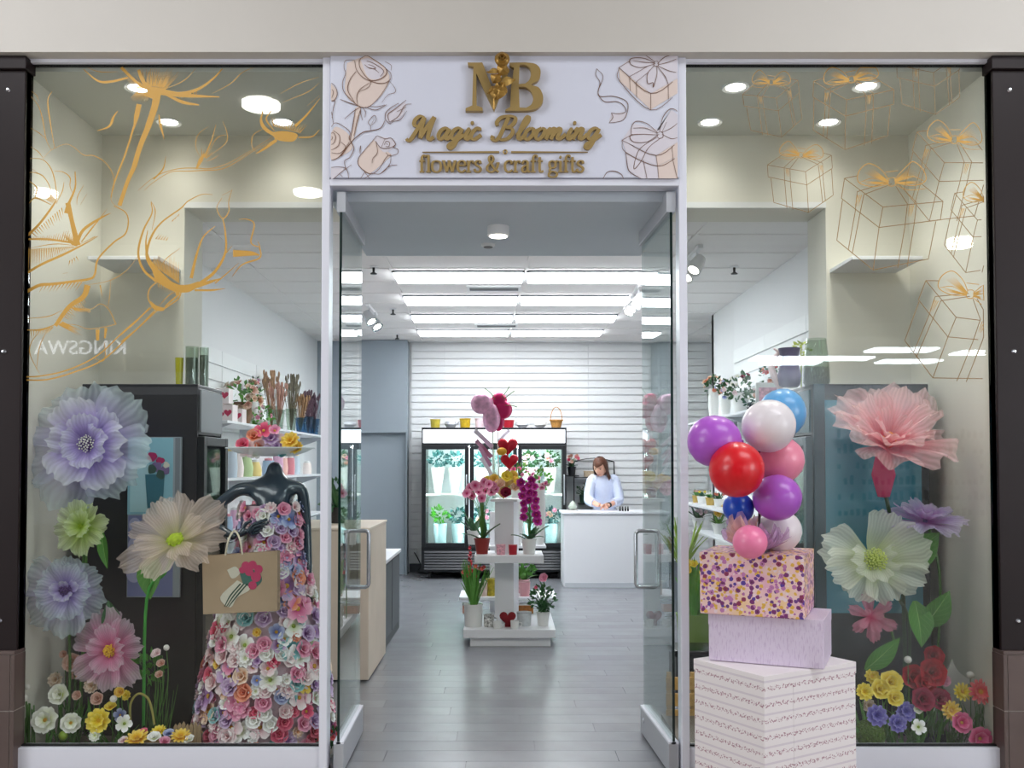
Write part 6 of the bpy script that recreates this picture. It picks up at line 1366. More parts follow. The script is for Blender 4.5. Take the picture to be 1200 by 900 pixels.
FP = mat('pink foil', '#dca6c4', .3, metal=.25, noise=.25, nscale=25); FM_ = mat('magenta foil', '#c2185f', .28, metal=.25); FR = mat('red foil', '#c80f2a', .25, metal=.2)
foil('pale pink ruffled foil flower balloon above the stand', [(565, 473, 13, .95), (576, 490, 10, 1.7)], [FP, FP], (577, 498, 3.72))
foil('magenta foil flower balloon beside the pale pink one', [(585, 470, 9, 1.1), (589, 480, 11, 1.0), (584, 492, 7, 1.9)], [FM_, FM_, FM_], (583, 498, 3.76))
b = MB()
for (a, c) in (((580, 468), (568, 455)), ((590, 468), (603, 458)), ((591, 475), (606, 477)), ((572, 466), (558, 463)), ((588, 466), (597, 453))): b.tube(smoothpts([at(*a, 3.72), at((a[0] + c[0]) / 2 + 1, (a[1] + c[1]) / 2 - 1, 3.72), at(*c, 3.72)], 3), [.008] + [.005] * 5 + [.001] if False else .004, 5)
tag(b.build('grass_spray', M_stem), 'few dark grass blades sticking out of the foil flowers', 'foliage')
hb_ = T('heart_balloon', 'two stacked red foil heart balloons over the yellow bouquet', 'balloon', (ax(594, 3.6), 3.6, zS2))
heart(hb_, at(595, 521, 3.6), .095, FR, .4); heart(hb_, at(597, 539, 3.6), .085, FR, .4); MB().ball(at(588, 529, 3.57), (.045, .03, .035), 14, 9).build('yellow_centre', mat('yellow foil', '#e0a52a', .3, metal=.2), hb_)
MB().tube([at(596, 545, 3.6), (ax(593, 3.6), 3.6, zS2)], .005, 6).build('stick', M_wpot, hb_)
fa = T('paper_pinwheel', 'pink and white paper blades fanned on a clear stick above the stand', 'decoration', (ax(578, 3.64), 3.64, zS2))
MB().box(ax(577, 3.64), 3.635, zS2, ax(581, 3.64), 3.645, az(505, 3.64)).build('post', M_vglass, fa, smooth=False)
for (x0, y0, x1, y1, m) in ((577, 524, 556, 504, 0), (576, 536, 558, 516, 1), (575, 546, 562, 524, 1), (576, 556, 564, 536, 0), (583, 518, 597, 504, 0)):
    a, c = at(x0, y0, 3.62), at(x1, y1, 3.62); d = c - a; n = Vector((-d.z, .3, d.x)).normalized() * .035
    MB().add([a - n, a + n, c + n, c - n, a - n + Vector((0, .004, 0)), a + n + Vector((0, .004, 0)), c + n + Vector((0, .004, 0)), c - n + Vector((0, .004, 0))], [(0, 1, 2, 3), (4, 7, 6, 5), (0, 4, 5, 1), (1, 5, 6, 2), (2, 6, 7, 3), (3, 7, 4, 0)]).build('blade', mat('pearl paper', '#d9d3df', .4) if m == 0 else mat('pink paper', '#c68aa8', .4), fa, smooth=False)
# plants and gifts on the back shelf
plant('potted_plant', 'leafy green plant behind the column on the back shelf', Vector((ax(613, 4.3), 4.3, zS3)), .05, .06, .12, M_pinkp, [], (20, .2, .045, .9, .9), M_vine, crown=(.1, .12, 60, .06))
plant('potted_orchid', 'white potted orchid leaves half hidden behind the middle shelf', Vector((ax(555, 4.25), 4.25, az(640, 4.05))), .05, .06, .12, M_wpot, [], (10, .24, .05, 1.1, .7), M_leafd)
cup('ceramic_cup', 'yellow cup with dark stripes on the back shelf', 576, 0, 4.12, .05, .16, mat('yellow stripe glaze', '#b7a62c', .4, noise=.5, nscale=20), zS3)
cup('ceramic_cup', 'pale peach pot on the back shelf beside the yellow striped cup', 566, 0, 4.1, .045, .13, mat('peach glaze', '#e6d0c2', .4), zS3)
cup('ceramic_cup', 'pink pot with a yellow ribbon on the back shelf', 615, 0, 4.1, .05, .13, mat('rose glaze', '#e2a6ad', .4), zS3)
for (px, lab, col) in ((551, 'small salmon gift tin low behind the coral tipped plant', '#d9a48f'), (616, 'small amber gift tin low behind the rose bush', '#b5722c')):
    t = T('gift_tin', lab, 'tin', (ax(px, 4.15), 4.15, zS0)); MB().box(-.07, -.05, 0, .07, .05, .075).build('tin_body', mat('tin ' + col, col, .4, noise=.2, nscale=40), t, world=False, bevel=.004); MB().box(-.073, -.053, .075, .073, .053, .09).build('lid', M_wpot, t, world=False, bevel=.003)

# ================================================================ glass door flower fridge
yC = 7.94; cx0, cx1 = ax(494, yC), ax(664, yC); zC = az(501, yC)
fr = T('flower_fridge', 'black three door glass flower fridge with a lit header by the slatted wall', 'fridge', ((cx0 + cx1) / 2, yC + .4, 0))
bk = mat('black fridge frame', '#1a1d21', .35)
zg = az(641, yC); zd = az(522, yC); zh0, zh1 = az(519, yC), az(503.5, yC)
MB().box(cx0, yC + .02, .12, cx0 + .03, 8.75, zC).box(cx1 - .03, yC + .02, .12, cx1, 8.75, zC).box(cx0 + .03, yC + .02, zC - .02, cx1 - .03, 8.75, zC).box(cx0 + .03, yC + .02, .12, cx1 - .03, 8.75, zg - .02).box(cx0, yC, zh1, cx1, yC + .05, zC).box(cx0, yC, zd, cx1, yC + .05, zh0).build('cabinet', bk, fr, smooth=False, bevel=.004)
MB().box(cx0 + .03, 8.70, zg - .02, cx1 - .03, 8.74, zC - .02).build('back_liner', mat('fridge liner', '#dfe9ec', .4), fr, smooth=False)
MB().box(cx0 + .02, yC + .005, zh0, cx1 - .02, yC + .03, zh1).build('lit_header', emission('lit header', '#f3f8ff', 3), fr, smooth=False)
MB().box(cx0 + .05, yC + .12, zd - .03, cx1 - .05, yC + .18, zd - .005).build('lamp_tube', emission('fridge lamp', '#eef6ff', 60), fr, smooth=False)
gr = MB().box(cx0, yC, .10, cx1, yC + .06, zg - .0).build('grille_panel', bk, fr, smooth=False)
for k in range(7): z = .13 + k * .037; MB().add([(cx0 + .04, yC - .016, z), (cx1 - .04, yC - .016, z), (cx1 - .04, yC - .001, z + .026), (cx0 + .04, yC - .001, z + .026), (cx0 + .04, yC - .001, z), (cx1 - .04, yC - .001, z)], [(0, 1, 2, 3), (0, 4, 5, 1), (0, 3, 4), (1, 5, 2)]).build('slat', mat('grille slat', '#2a2f35', .3), gr, smooth=False)
dx_ = [cx0 + .0] + [ax(q, yC) for q in (550, 606.5)] + [cx1]
for k in range(3):
    a, c = dx_[k] + .006, dx_[k + 1] - .006; f = .055
    d = MB().box(a, yC - .03, zg + .0, a + f, yC, zd).box(c - f, yC - .03, zg, c, yC, zd).box(a + f, yC - .03, zg, c - f, yC, zg + f).box(a + f, yC - .03, zd - f, c - f, yC, zd).build('door', bk, fr, smooth=False, bevel=.003)
    MB().box(a + f, yC - .018, zg + f, c - f, yC - .012, zd - f).build('door_glass', M_vglass, d, smooth=False)
    MB().tube([(c - .03, yC - .03, 1.0), (c - .03, yC - .06, 1.02), (c - .03, yC - .06, 1.38), (c - .03, yC - .03, 1.4)], .008, 7).build('handle', M_alu, d)
zsh = az(579, yC + .1)
lt = MB()
for x in [cx0 + .045] + [q for d in dx_[1:3] for q in (d - .03, d + .03)] + [cx1 - .045]: lt.box(x - .008, yC + .02, zg + .05, x + .008, yC + .04, zd - .06)
lt.build('door_lamps', emission('fridge lamp', '#eef6ff', 60), fr, smooth=False)['kind'] = 'stuff'
MB().box(cx0 + .03, yC + .08, zsh - .02, cx1 - .03, 8.7, zsh).build('shelf', M_white, fr, smooth=False)
for x in (cx0 + .1, cx1 - .1):
    for y in (yC + .08, 8.65): MB().lathe([(0, -.016), (.045, -.016), (.045, .016), (0, .016)], 14, R=Matrix.Rotation(PI / 2, 3, 'Y'), c=(x, y, .045)).box(x - .012, y - .02, .05, x + .012, y + .02, .12).build('caster', M_black, fr)
Mteal = mat('teal glass vase', '#a9c9cf', .15); Mbl = leafmat('blue green leaf', '#2f6a6a', '#7ab0ab'); Mbright = leafmat('vivid leaf', '#4fae2e', '#8fd060'); Mpale = mat('pale pink silk', '#e8b8c4', .7)
k = 0; zfl = zg - .02
fb = (('tall white cone vase of blue green leaves, first on the upper fridge shelf', 513, 8.25, zsh, Mbl, None), ('tall white cone vase of leaves, second on the upper fridge shelf', 533, 8.25, zsh, Mbl, None), ('tall white cone vase behind the paper blades', 565, 8.25, zsh, Mbl, None), ('tall white cone vase behind the heart balloons', 592, 8.25, zsh, Mbl, None), ('tall white cone vase of dark leaves and a pink bloom on the upper fridge shelf', 622, 8.25, zsh, M_leafd, 1), ('tall white cone vase of pink lilies, last on the upper fridge shelf', 645, 8.25, zsh, M_leafd, 1),
      ('vivid green bush in a teal vase on the fridge floor', 516, 8.2, zfl, Mbright, None), ('blue green bush in a teal vase next to the vivid green one', 537, 8.2, zfl, Mbl, None), ('teal vase of leaves behind the pink orchid', 565, 8.2, zfl, Mbl, 1), ('teal vase of leaves behind the stand column', 592, 8.2, zfl, M_leafd, None), ('teal vase of red flecked leaves at the end of the fridge floor', 646, 8.2, zfl, Mbl, 1), ('teal vase of leaves behind the magenta orchid', 622, 8.2, zfl, M_leafd, None))
for lab, px, y, z, lm, bl in fb:
    t = T('flower_vase', lab, 'vase', (ax(px, y), y, z + .002), group='vases in the flower fridge'); up = z == zsh; h = .36 if up else .32
    MB().lathe([(0, 0), (.045 if up else .075, 0), (.10 if up else .095, h), (.092 if up else .088, h), (.04, .02), (0, .02)], 16).build('vase_body', M_wpot if up else Mteal, t, world=False)
    b = MB(); foliage_ball(b, (0, 0, h + .11), .112, 90, .06, rnd=rs, sq=.9)
    for q in range(5): b.tube([(0, 0, .05), (rs.uniform(-.06, .06), rs.uniform(-.06, .06), h + .08)], .004, 4)
    b.build('foliage', lm, t, world=False)
    if bl:
        for q in range(4): o = link('bloom', rose('pink') if q % 2 else rose('salmon'), t); o.location = (rs.uniform(-.09, .09), -.11, h + rs.uniform(.05, .2)); o.rotation_euler = (PI / 2 - .3, 0, 0)
# pots and basket on top of the fridge
def ftop(px): return (ax(px, 8.15), 8.15, zC)
for (px, wd_, hh, m, lab) in ((510, 12, 10, mat('olive yellow cup', '#b8a83c', .4), 'olive yellow cup first on top of the fridge'), (545, 13, 11, mat('mustard cup', '#c3a21f', .4, noise=.2, nscale=30), 'mustard yellow cup third on top of the fridge'), (562, 11, 11, mat('blush cup', '#e6cfd6', .4), 'blush pink cup behind the foil balloon on the fridge top'), (596, 13, 9, M_redc, 'red square cup on top of the fridge')):
    t = T('planter_cup', lab, 'cup', ftop(px), group='planter cups on the fridge'); r = wd_ / 2 / 85.6; h = hh / 85.6
    MB().lathe([(0, 0), (r * .85, 0), (r, h), (r * .93, h), (r * .8, .01), (0, .01)], 20).build('cup_body', m, t, world=False); MB().lathe([(r * .99, h - .01), (r * 1.05, h - .004), (r * 1.05, h + .004), (r * .93, h + .004)], 20).build('rim', m, t, world=False)
t = T('fish_planter', 'silver fish shaped planter between the yellow cups', 'planter', ftop(528)); b = MB(); b.lathe([(0, 0), (.05, 0), (.085, .05), (.07, .09), (.06, .09), (.07, .05), (0, .01)], 18); b.build('bowl', mat('pale silver glaze', '#c3c8d0', .25, metal=.3), t, world=False)
MB().add([(.07, 0, .05), (.12, -.01, .10), (.12, .01, .10), (.105, 0, .04), (-.08, 0, .05), (-.10, .01, .09), (-.1, -.01, .09)], [(0, 1, 2), (0, 3, 1), (0, 2, 3), (1, 3, 2), (4, 5, 6)]).build('tail_fin', mat('pale silver glaze', '#c3c8d0', .25, metal=.3), t, world=False)
for px, lab in ((612, 'silver bowl with a little handle next to the red cup on the fridge'), (633, 'white round bowl between the silver bowl and the wicker basket')):
    t = T('bowl', lab, 'bowl', ftop(px)); MB().lathe([(0, 0), (.04, 0), (.085, .045), (.075, .085), (.068, .085), (.075, .045), (0, .008)], 20).build('bowl_body', mat('cool white glaze', '#d9dde2', .2) if px < 620 else M_wpot, t, world=False); MB().tube([(.07, 0, .08), (.10, 0, .09), (.105, 0, .06), (.083, 0, .05)], .006, 6).build('handle', M_wpot, t, world=False)
t = T('wicker_basket', 'honey wicker basket with a hoop handle at the end of the fridge top', 'basket', ftop(652)); wk = mat('honey wicker', '#c08a45', .7, noise=.25, nscale=70)
MB().lathe([(0, 0), (.06, 0), (.085, .10), (.08, .10), (.055, .01), (0, .01)], 20).build('basket_body', wk, t, world=False); MB().lathe([(.08, .095), (.095, .10), (.095, .115), (.08, .112)], 20).build('rim', wk, t, world=False)
MB().tube([(.08 * math.cos(a), 0, .1 + .19 * math.sin(a)) for a in [PI * i / 14 for i in range(15)]], .006, 6).build('hoop_handle', wk, t, world=False)

# ================================================================ sales counter and the shop assistant
yK = 7.06; kx0 = ax(659, yK); kx1 = 2.05; zK = az(600, yK)
ct = T('sales_counter', 'white sales counter beside the flower fridge', 'counter', ((kx0 + kx1) / 2, yK + .3, 0))
MB().box(kx0 + .01, yK + .01, 0, kx1, yK + .55, zK - .03).build('front_panel', M_gloss, ct, smooth=False, bevel=.02); MB().box(kx0 - .01, yK - .01, zK - .03, kx1 + .02, yK + .6, zK).build('counter_top', M_gloss, ct, smooth=False, bevel=.006)
MB().box(kx0 + .03, yK + .005, .0, kx1 - .03, yK + .02, .06).build('kick_plate', mat('pale kick plate', '#c9ced4', .4), ct, smooth=False)
ob = T('glass_ornament', 'small clear glass ornament on a white dish at the counter corner', 'ornament', (ax(671, yK + .2), yK + .2, zK)); MB().lathe([(0, 0), (.075, 0), (.08, .015), (0, .02)], 20).build('dish', M_wpot, ob, world=False); MB().lathe([(0, .02), (.045, .03), (.055, .06), (.03, .11), (.008, .13), (0, .14)], 16).build('dome', mat('smoky glass', '#a9b3a6', .1), ob, world=False)
pt = T('pen_pot', 'row of little dark stamps on the counter beside the assistant', 'stationery', (ax(731, yK + .25), yK + .25, zK)); b = MB()
for q in range(4): b.lathe([(0, 0), (.012, 0), (.012, .03), (.006, .04), (.009, .055), (0, .06)], 10, c=(-.05 + q * .034, 0, 0))
b.build('stamps', M_black, pt, world=False)
yP = 7.87
per = T('person', 'person with brown shoulder length hair and pale blue blouse looking down behind the counter', 'person', (ax(706, yP), yP, 0))
SK = mat('skin', '#d9a78f', .5); HAIR = mat('brown hair', '#5a3523', .5, noise=.25, nscale=40); SH = mat('pale blue blouse', '#cfd8ee', .7, noise=.03, nscale=30); TR = mat('dark trousers', '#33363f', .8)
Q = lambda px, py, dy=0: at(px, py, yP + dy)
hipx = ax(708, yP)
bj = [((hipx, yP, .93), (.15, .10)), ((hipx, yP - .01, 1.08), (.105, .075)), ((hipx - .015, yP - .03, 1.24), (.11, .075)), ((hipx - .03, yP - .06, 1.34), (.085, .06)), ((hipx - .04, yP - .09, 1.385), (.048, .048)), ((hipx - .055, yP - .13, 1.43), (.05, .055)),
      ((hipx - .17, yP - .06, 1.315), .043), ((hipx - .22, yP - .12, 1.08), .034), ((hipx - .14, yP - .36, 1.02), .034), ((hipx - .09, yP - .43, 1.012), .026),
      ((hipx + .13, yP - .07, 1.315), .043), ((hipx + .18, yP - .14, 1.08), .034), ((hipx + .05, yP - .37, 1.02), .034), ((hipx - .0, yP - .44, 1.012), .026),
      ((hipx - .09, yP, .86), .09), ((hipx - .10, yP, .48), .062), ((hipx - .10, yP, .10), .042), ((hipx - .11, yP - .13, .045), .04),
      ((hipx + .09, yP, .86), .09), ((hipx + .10, yP, .48), .062), ((hipx + .10, yP, .10), .042), ((hipx + .11, yP - .13, .045), .04)]
be = [(0, 1), (1, 2), (2, 3), (3, 4), (4, 5), (3, 6), (6, 7), (7, 8), (8, 9), (3, 10), (10, 11), (11, 12), (12, 13), (0, 14), (14, 15), (15, 16), (16, 17), (0, 18), (18, 19), (19, 20), (20, 21)]
body = skin('body', bj, be, SK, per, 0)
def grow(js, k): return [(p, (r[0] + k, r[1] + k) if hasattr(r, '__len__') else r + k) for p, r in js]
bz = [(.90, .160, .115, 0, 0), (.98, .152, .110, 0, 0), (1.08, .140, .102, 0, -.01), (1.20, .158, .112, -.012, -.026), (1.28, .168, .108, -.018, -.04), (1.335, .150, .094, -.028, -.055), (1.37, .095, .075, -.036, -.075), (1.395, .058, .058, -.042, -.095)]
def blousefn(u, v):
    q = v * (len(bz) - 1); k = min(int(q), len(bz) - 2); f = q - k; a, c = bz[k], bz[k + 1]; z, rx, ry, dx, dy = [a[n] + (c[n] - a[n]) * f for n in range(5)]; t = 2 * PI * u
    w_ = 1 + .012 * math.sin(t * 7 + z * 40); return Vector((hipx + dx + rx * w_ * math.cos(t), yP + dy + ry * w_ * math.sin(t), z))
b = MB().grid(blousefn, 32, 21)
for e in (6, 10):
    P_ = smoothpts([Vector(bj[e][0]) + Vector((.05 if e == 6 else -.05, 0, .01)), bj[e][0], bj[e + 1][0], Vector(bj[e + 1][0]) * .25 + Vector(bj[e + 2][0]) * .75], 6); n_ = len(P_)
    b.tube(P_, [(.080 - .024 * i / (n_ - 1)) * (1 + .05 * math.sin(i * 2.1)) for i in range(n_)], 14)
b.build('blouse', SH, per, ang=70)
MB().lathe([(.062, 0), (.07, .025), (.052, .055), (.048, .05), (.06, .02)], 16, c=Vector(bj[3][0]) * .5 + Vector(bj[4][0]) * .5, R=Matrix.Rotation(.5, 3, 'X')).build('collar', SH, per)
skin('trousers', [((hipx, yP, .93), (.16, .115))] + grow(bj[14:17], .015) + grow(bj[18:21], .015), [(0, 1), (1, 2), (2, 3), (0, 4), (4, 5), (5, 6)], TR, per, 0)
hand(per, bj[9][0], (.45, -.8, -.12), (.7, .3, .4), (.1, -.1, -1), SK, .85); hand(per, bj[13][0], (-.75, -.6, -.1), (.2, -.5, .6), (-.1, -.1, -1), SK, .85)
MB().lathe([(.031, -.012), (.036, -.01), (.036, .01), (.031, .012)], 16, c=Vector(bj[12][0]) * .35 + Vector(bj[13][0]) * .65, R=facing(Vector(bj[13][0]) - Vector(bj[12][0]))).build('wristwatch', M_black, per)
# head: tilted down, turned to one side
HC = Vector(bj[5][0]) + Vector((-.012, -.03, .075)); HR = (Matrix.Rotation(math.radians(-28), 3, 'Z') @ Matrix.Rotation(math.radians(26), 3, 'X'))
def hd(p): return HC + HR @ (Vector(p) * 1.13)
def headfn(u, v):
    a = 2 * PI * u; b_ = PI * v - PI / 2; x, y, z = math.cos(b_) * math.sin(a), -math.cos(b_) * math.cos(a), math.sin(b_)
    f = max(0, -y); jaw = 1 - .28 * max(0, -z) ** 1.3
    nose = .024 * math.exp(-((x / .16) ** 2 + ((z + .12) / .2) ** 2)) * (f > 0); eye = -.007 * (math.exp(-(((abs(x) - .38) / .16) ** 2 + ((z - .08) / .12) ** 2))) * (f > 0)
    lip = .006 * math.exp(-((x / .26) ** 2 + ((z + .52) / .09) ** 2)) * (f > 0); chin = .010 * math.exp(-((x / .3) ** 2 + ((z + .8) / .2) ** 2)) * (f > 0)
    return hd((.074 * x * jaw, .09 * y - nose - eye - lip - chin, .112 * z))
MB().grid(headfn, 40, 28).build('head', SK, per, ang=180)
for sg2 in (-1, 1):
    MB().ball(hd((sg2 * .029, -.078, .008)), (.012, .008, .006), 10, 6, R=HR).build('eye', mat('eye dark', '#2b1c17', .3), per); MB().tube([hd((sg2 * .015, -.087, .026)), hd((sg2 * .03, -.086, .031)), hd((sg2 * .045, -.077, .026))], .003, 5).build('eyebrow', HAIR, per)
    MB().ball(hd((sg2 * .074, .0, -.005)), (.01, .02, .03), 10, 6, R=HR).build('ear', SK, per)
MB().tube([hd((-.022, -.083, -.058)), hd((0, -.092, -.057)), hd((.022, -.083, -.058))], [.003, .006, .003], 6).build('mouth', mat('lip', '#b05a58', .5), per)
def hairfn(u, v):
    a = 2 * PI * u; fr_ = math.cos(a)                    # a = 0 faces forward
    drop = -.17 if fr_ < .45 else (.035 + .03 * abs(math.sin(a)))
    if .30 < fr_ < .55: drop = -.17 + (fr_ - .30) / .25 * .2
    zt = .128 - .0; z = zt + (drop - zt) * v; rr = math.sqrt(max(0, 1 - ((max(z, -.01)) / .131) ** 2)) if z > 0 else 1.0 - .12 * math.sin(min(1, -z / .17) * PI) * .4
    w_ = 1 + .03 * math.sin(a * 17 + v * 3)
    return hd((.088 * math.sin(a) * rr * w_, -.104 * fr_ * rr * w_ + .006, z))
MB().grid(hairfn, 48, 14).build('hair', HAIR, per, ang=180)
# black wire rack behind the assistant
rk = T('wire_rack', 'black wire shelf rack with arched top on the slatted wall behind the assistant', 'rack', (ax(696, 8.7), 8.7, .8)); b = MB(); X0, X1 = ax(673, 8.7), ax(720, 8.7)
for x in (X0, X1): b.tube([(x, 8.76, az(600, 8.7)), (x, 8.76, az(541, 8.7))], .008, 6); b.tube([(x, 8.62, az(560, 8.7)), (x, 8.78, az(541, 8.7))], .006, 5)
b.tube([(X0 + (X1 - X0) * i / 12, 8.76, az(541, 8.7) + .05 * math.sin(PI * i / 12)) for i in range(13)], .007, 6)
for py in (541, 550, 559): b.tube([(X0, 8.76, az(py, 8.7)), (X1, 8.76, az(py, 8.7))], .005, 5)
b.build('wire_frame', M_black, rk)
MB().box(X0, 8.58, az(560, 8.7), X1, 8.78, az(560, 8.7) + .012).build('shelf', M_black, rk, smooth=False)
plant('potted_plant', 'pink flowering plant in a black pot on the wire rack', Vector((ax(670, 8.5), 8.5, az(557, 8.5))), .045, .06, .11, M_black, [(rs.uniform(-.09, .09), rs.uniform(.05, .17), -.06, rose('hot') if i % 2 else rose('salmon'), .8) for i in range(9)], (14, .13, .03, 1, .9), M_leafd)
MB().box(ax(662, 8.5), 8.4, az(557, 8.5) - .015, ax(678, 8.5), 8.8, az(557, 8.5)).build('bracket_shelf', M_black, rk, smooth=False)
plant('potted_plant', 'trailing green plant low on the wire rack behind the assistant', Vector((ax(684, 8.6), 8.6, zK + .05)), .05, .06, .1, mat('dark green pot', '#2a4a3a', .5), [], (20, .16, .03, 1.1, .8), M_leafd, crown=(.09, .07, 60, .04))
tag(MB().box(ax(678, 8.6), 8.5, zK + .03, ax(716, 8.6), 8.8, zK + .05).build('ledge_board', M_black, smooth=False), 'dark narrow ledge under the trailing plant on the slatted wall', 'shelf')
for px, lab in ((690, 'pale wicker tray leaning in the wire rack'), (706, 'second pale wicker tray in the wire rack behind the assistant')):
    t = T('wicker_tray', lab, 'tray', (ax(px, 8.68), 8.68, az(560, 8.7) + .012)); MB().box(-.07, -.04, 0, .07, .04, .08).build('tray_body', mat('pale wicker', '#cdb79b', .8, noise=.2, nscale=70), t, world=False, bevel=.01); MB().tube([(-.07, -.04, .08), (.07, -.04, .08), (.07, .04, .08), (-.07, .04, .08)], .007, 5, closed=True).build('rim', mat('pale wicker', '#cdb79b', .8), t, world=False)

# ================================================================ counter by the entrance, on the grey door side
bg = mat('beige wood panel', '#cdbfae', .5, noise=.06, nscale=4)
lc = T('cash_counter', 'beige wood panelled counter just inside the entrance', 'counter', (-1.35, 2.45, 0))
zl = az(797, 1.97); zt2 = az(621, 1.97)
MB().box(-1.75, 1.97, zl, -.965, 2.93, zt2).build('panel_body', bg, lc, smooth=False, bevel=.004); MB().box(-1.76, 1.96, zt2 - .001, -.96, 2.95, zt2 + .016).build('counter_top', mat('pale wood top', '#dccfbe', .4), lc, smooth=False, bevel=.003); MB().box(-1.70, 2.03, 0, -1.03, 2.9, zl).build('toe_kick', M_black, lc, smooth=False)
lk = T('work_table', 'low dark cabinet with a white top behind the beige counter', 'cabinet', (-1.4, 3.5, 0)); zw = az(659, 2.96)
MB().box(-1.75, 2.98, 0, -1.0, 4.2, zw - .03).build('carcass', mat('charcoal cabinet', '#3a3d42', .5), lk, smooth=False); MB().box(-1.76, 2.96, zw - .03, -.985, 4.22, zw).build('table_top', M_gloss, lk, smooth=False, bevel=.004)
for k in range(2): MB().box(-.999, 3.02 + k * .59, .08, -.994, 3.58 + k * .59, zw - .05).build('drawer_front', mat('charcoal front', '#44484e', .45), lk, smooth=False)
plant('potted_plant', 'dark leaved plant on the beige counter behind the open door', Vector((-1.28, 2.5, zt2 + .016)), .05, .07, .11, mat('dark pot', '#2b2b2b', .5), [], (16, .22, .06, .8, 1), M_leafd, crown=(.12, .1, 50, .06))
bouquet('flower_bunch', 'red and yellow bunch in a white pail just behind the door hinge', 389, 868, .28, [rose('red'), rose('flame'), rose('yel')], .07, 0, 12, M_leafd, M_wpot)
crt = T('wooden_crate', 'small yellowish cut wood block crate behind the hinge of the other door', 'crate', (ax(795, .95), .95, 0)); wdm = mat('yellow wood', '#b08a4c', .6, noise=.2, nscale=20)
for (x, y) in ((-.07, -.05), (.07, -.05)): MB().box(x - .012, y, 0, x + .012, y + .03, .30).build('upright', wdm, crt, world=False)
for k in range(3): MB().box(-.09, -.06, .01 + k * .095, .09, -.045, .085 + k * .095).build('board', wdm, crt, world=False, bevel=.003)

# ================================================================ shelves along the side walls
def wallshelf(label, s, x0, x1, ya, yb, z, parts=True):
    t = T('wall_shelf', label, 'shelf', ((x0 + x1) / 2, (ya + yb) / 2, z)); MB().box(min(x0, x1), ya, z - .022, max(x0, x1), yb, z).build('board', M_gloss, t, smooth=False, bevel=.003)
    for y in [ya + .15 + k * (yb - ya - .3) / 3 for k in range(4)]: MB().add([(x0, y - .004, z - .022), (x1, y - .004, z - .022), (x0, y - .004, z - .14), (x0, y + .004, z - .022), (x1, y + .004, z - .022), (x0, y + .004, z - .14)], [(0, 1, 2), (3, 5, 4), (0, 3, 4, 1), (1, 4, 5, 2), (2, 5, 3, 0)]).build('bracket', M_alu, t, smooth=False)
XL, XR = -2.61, 2.39
zA = 1.90
wallshelf('long white wall shelf of bouquets and dried grasses behind the mannequin', -1, XL, -2.28, 3.0, 7.4, zA)
wallshelf('second white wall shelf of boxes and vases behind the mannequin', -1, XL, -2.28, 2.6, 7.2, 1.42); wallshelf('lowest white wall shelf behind the mannequin gown', -1, XL, -2.28, 2.6, 7.2, .95)
wallshelf('high white wall shelf of plants behind the balloons', 1, XR, 2.05, 3.0, 6.0, 2.0); wallshelf('white wall shelf of small planters level with the blue balloon', 1, XR, 2.05, 3.2, 6.26, 1.10); wallshelf('low white wall shelf slanting behind the pink balloon', 1, XR, 2.05, 3.0, 5.6, .82)
def yl(px, x): return FPX / ((px - 592) / x) - CAM_D
def xy(px, x=-2.45): return x, yl(px, x)
hm = mat('heart pink print', '#c22a55', .5); bxm = mat('white gift carton', '#efe3e2', .5)
for px, z, sz, lab in ((266, zA, (.14, .16, .16), 'white gift carton printed with pink hearts on the long shelf'), (277, zA, (.14, .14, .14), 'smaller white carton with pink hearts beside the first'), (262, zA + .165, (.12, .13, .13), 'white carton with one big pink heart stacked on another')):
    x, y = xy(px); t = T('gift_carton', lab, 'box', (x, y, z), group='heart cartons on the long shelf'); MB().box(-sz[0] / 2, -sz[1] / 2, 0, sz[0] / 2, sz[1] / 2, sz[2]).build('carton', bxm, t, world=False, bevel=.003)
    b = MB()
    for q in range(2):
        c = Vector((sz[0] * (-.2 + q * .4), -sz[1] / 2 - .0008, sz[2] * (.55 if q else .45))); n = 18; vs = []
        for i in range(n): a = 2 * PI * i / n; vs.append(c + Vector((16 * math.sin(a) ** 3, 0, 13 * math.cos(a) - 5 * math.cos(2 * a) - 2 * math.cos(3 * a) - math.cos(4 * a))) * (.0022 if q else .0016))
        b.add(vs + [c], [(i, (i + 1) % n, n) for i in range(n)])
    b.build('heart_print', hm, t, smooth=False, world=False)
x, y = xy(284); bouquet('dried_bouquet', 'round peach rose bouquet with green hydrangea on the long shelf', 284, 465, y, [rose('peach'), rose('salmon'), rose('beige')], .17, zA, 26, M_vine, mat('brown wicker vase', '#7d5f45', .8))
x, y = xy(296, -2.5); bouquet('flower_bunch', 'small dark plum and pink bunch above the peach bouquet', 297, 452, y + .1, [rose('dred'), mum('lav'), rose('hot')], .08, zA, 12, M_leafd)
x, y = xy(304); bouquet('flower_bunch', 'blush pink low bunch on the long shelf by the dried grasses', 306, 488, y, [rose('blush'), rose('pink')], .11, zA, 14, M_vine)
dry = mat('dried grass brown', '#a5805c', .85, noise=.25, nscale=30); dryp = mat('dried grass rose', '#b98a78', .85, noise=.2, nscale=30); dryd = mat('dried grass plum', '#5e4450', .85, noise=.2, nscale=30); dryg = mat('dried grass olive', '#6f6650', .85, noise=.2, nscale=30)
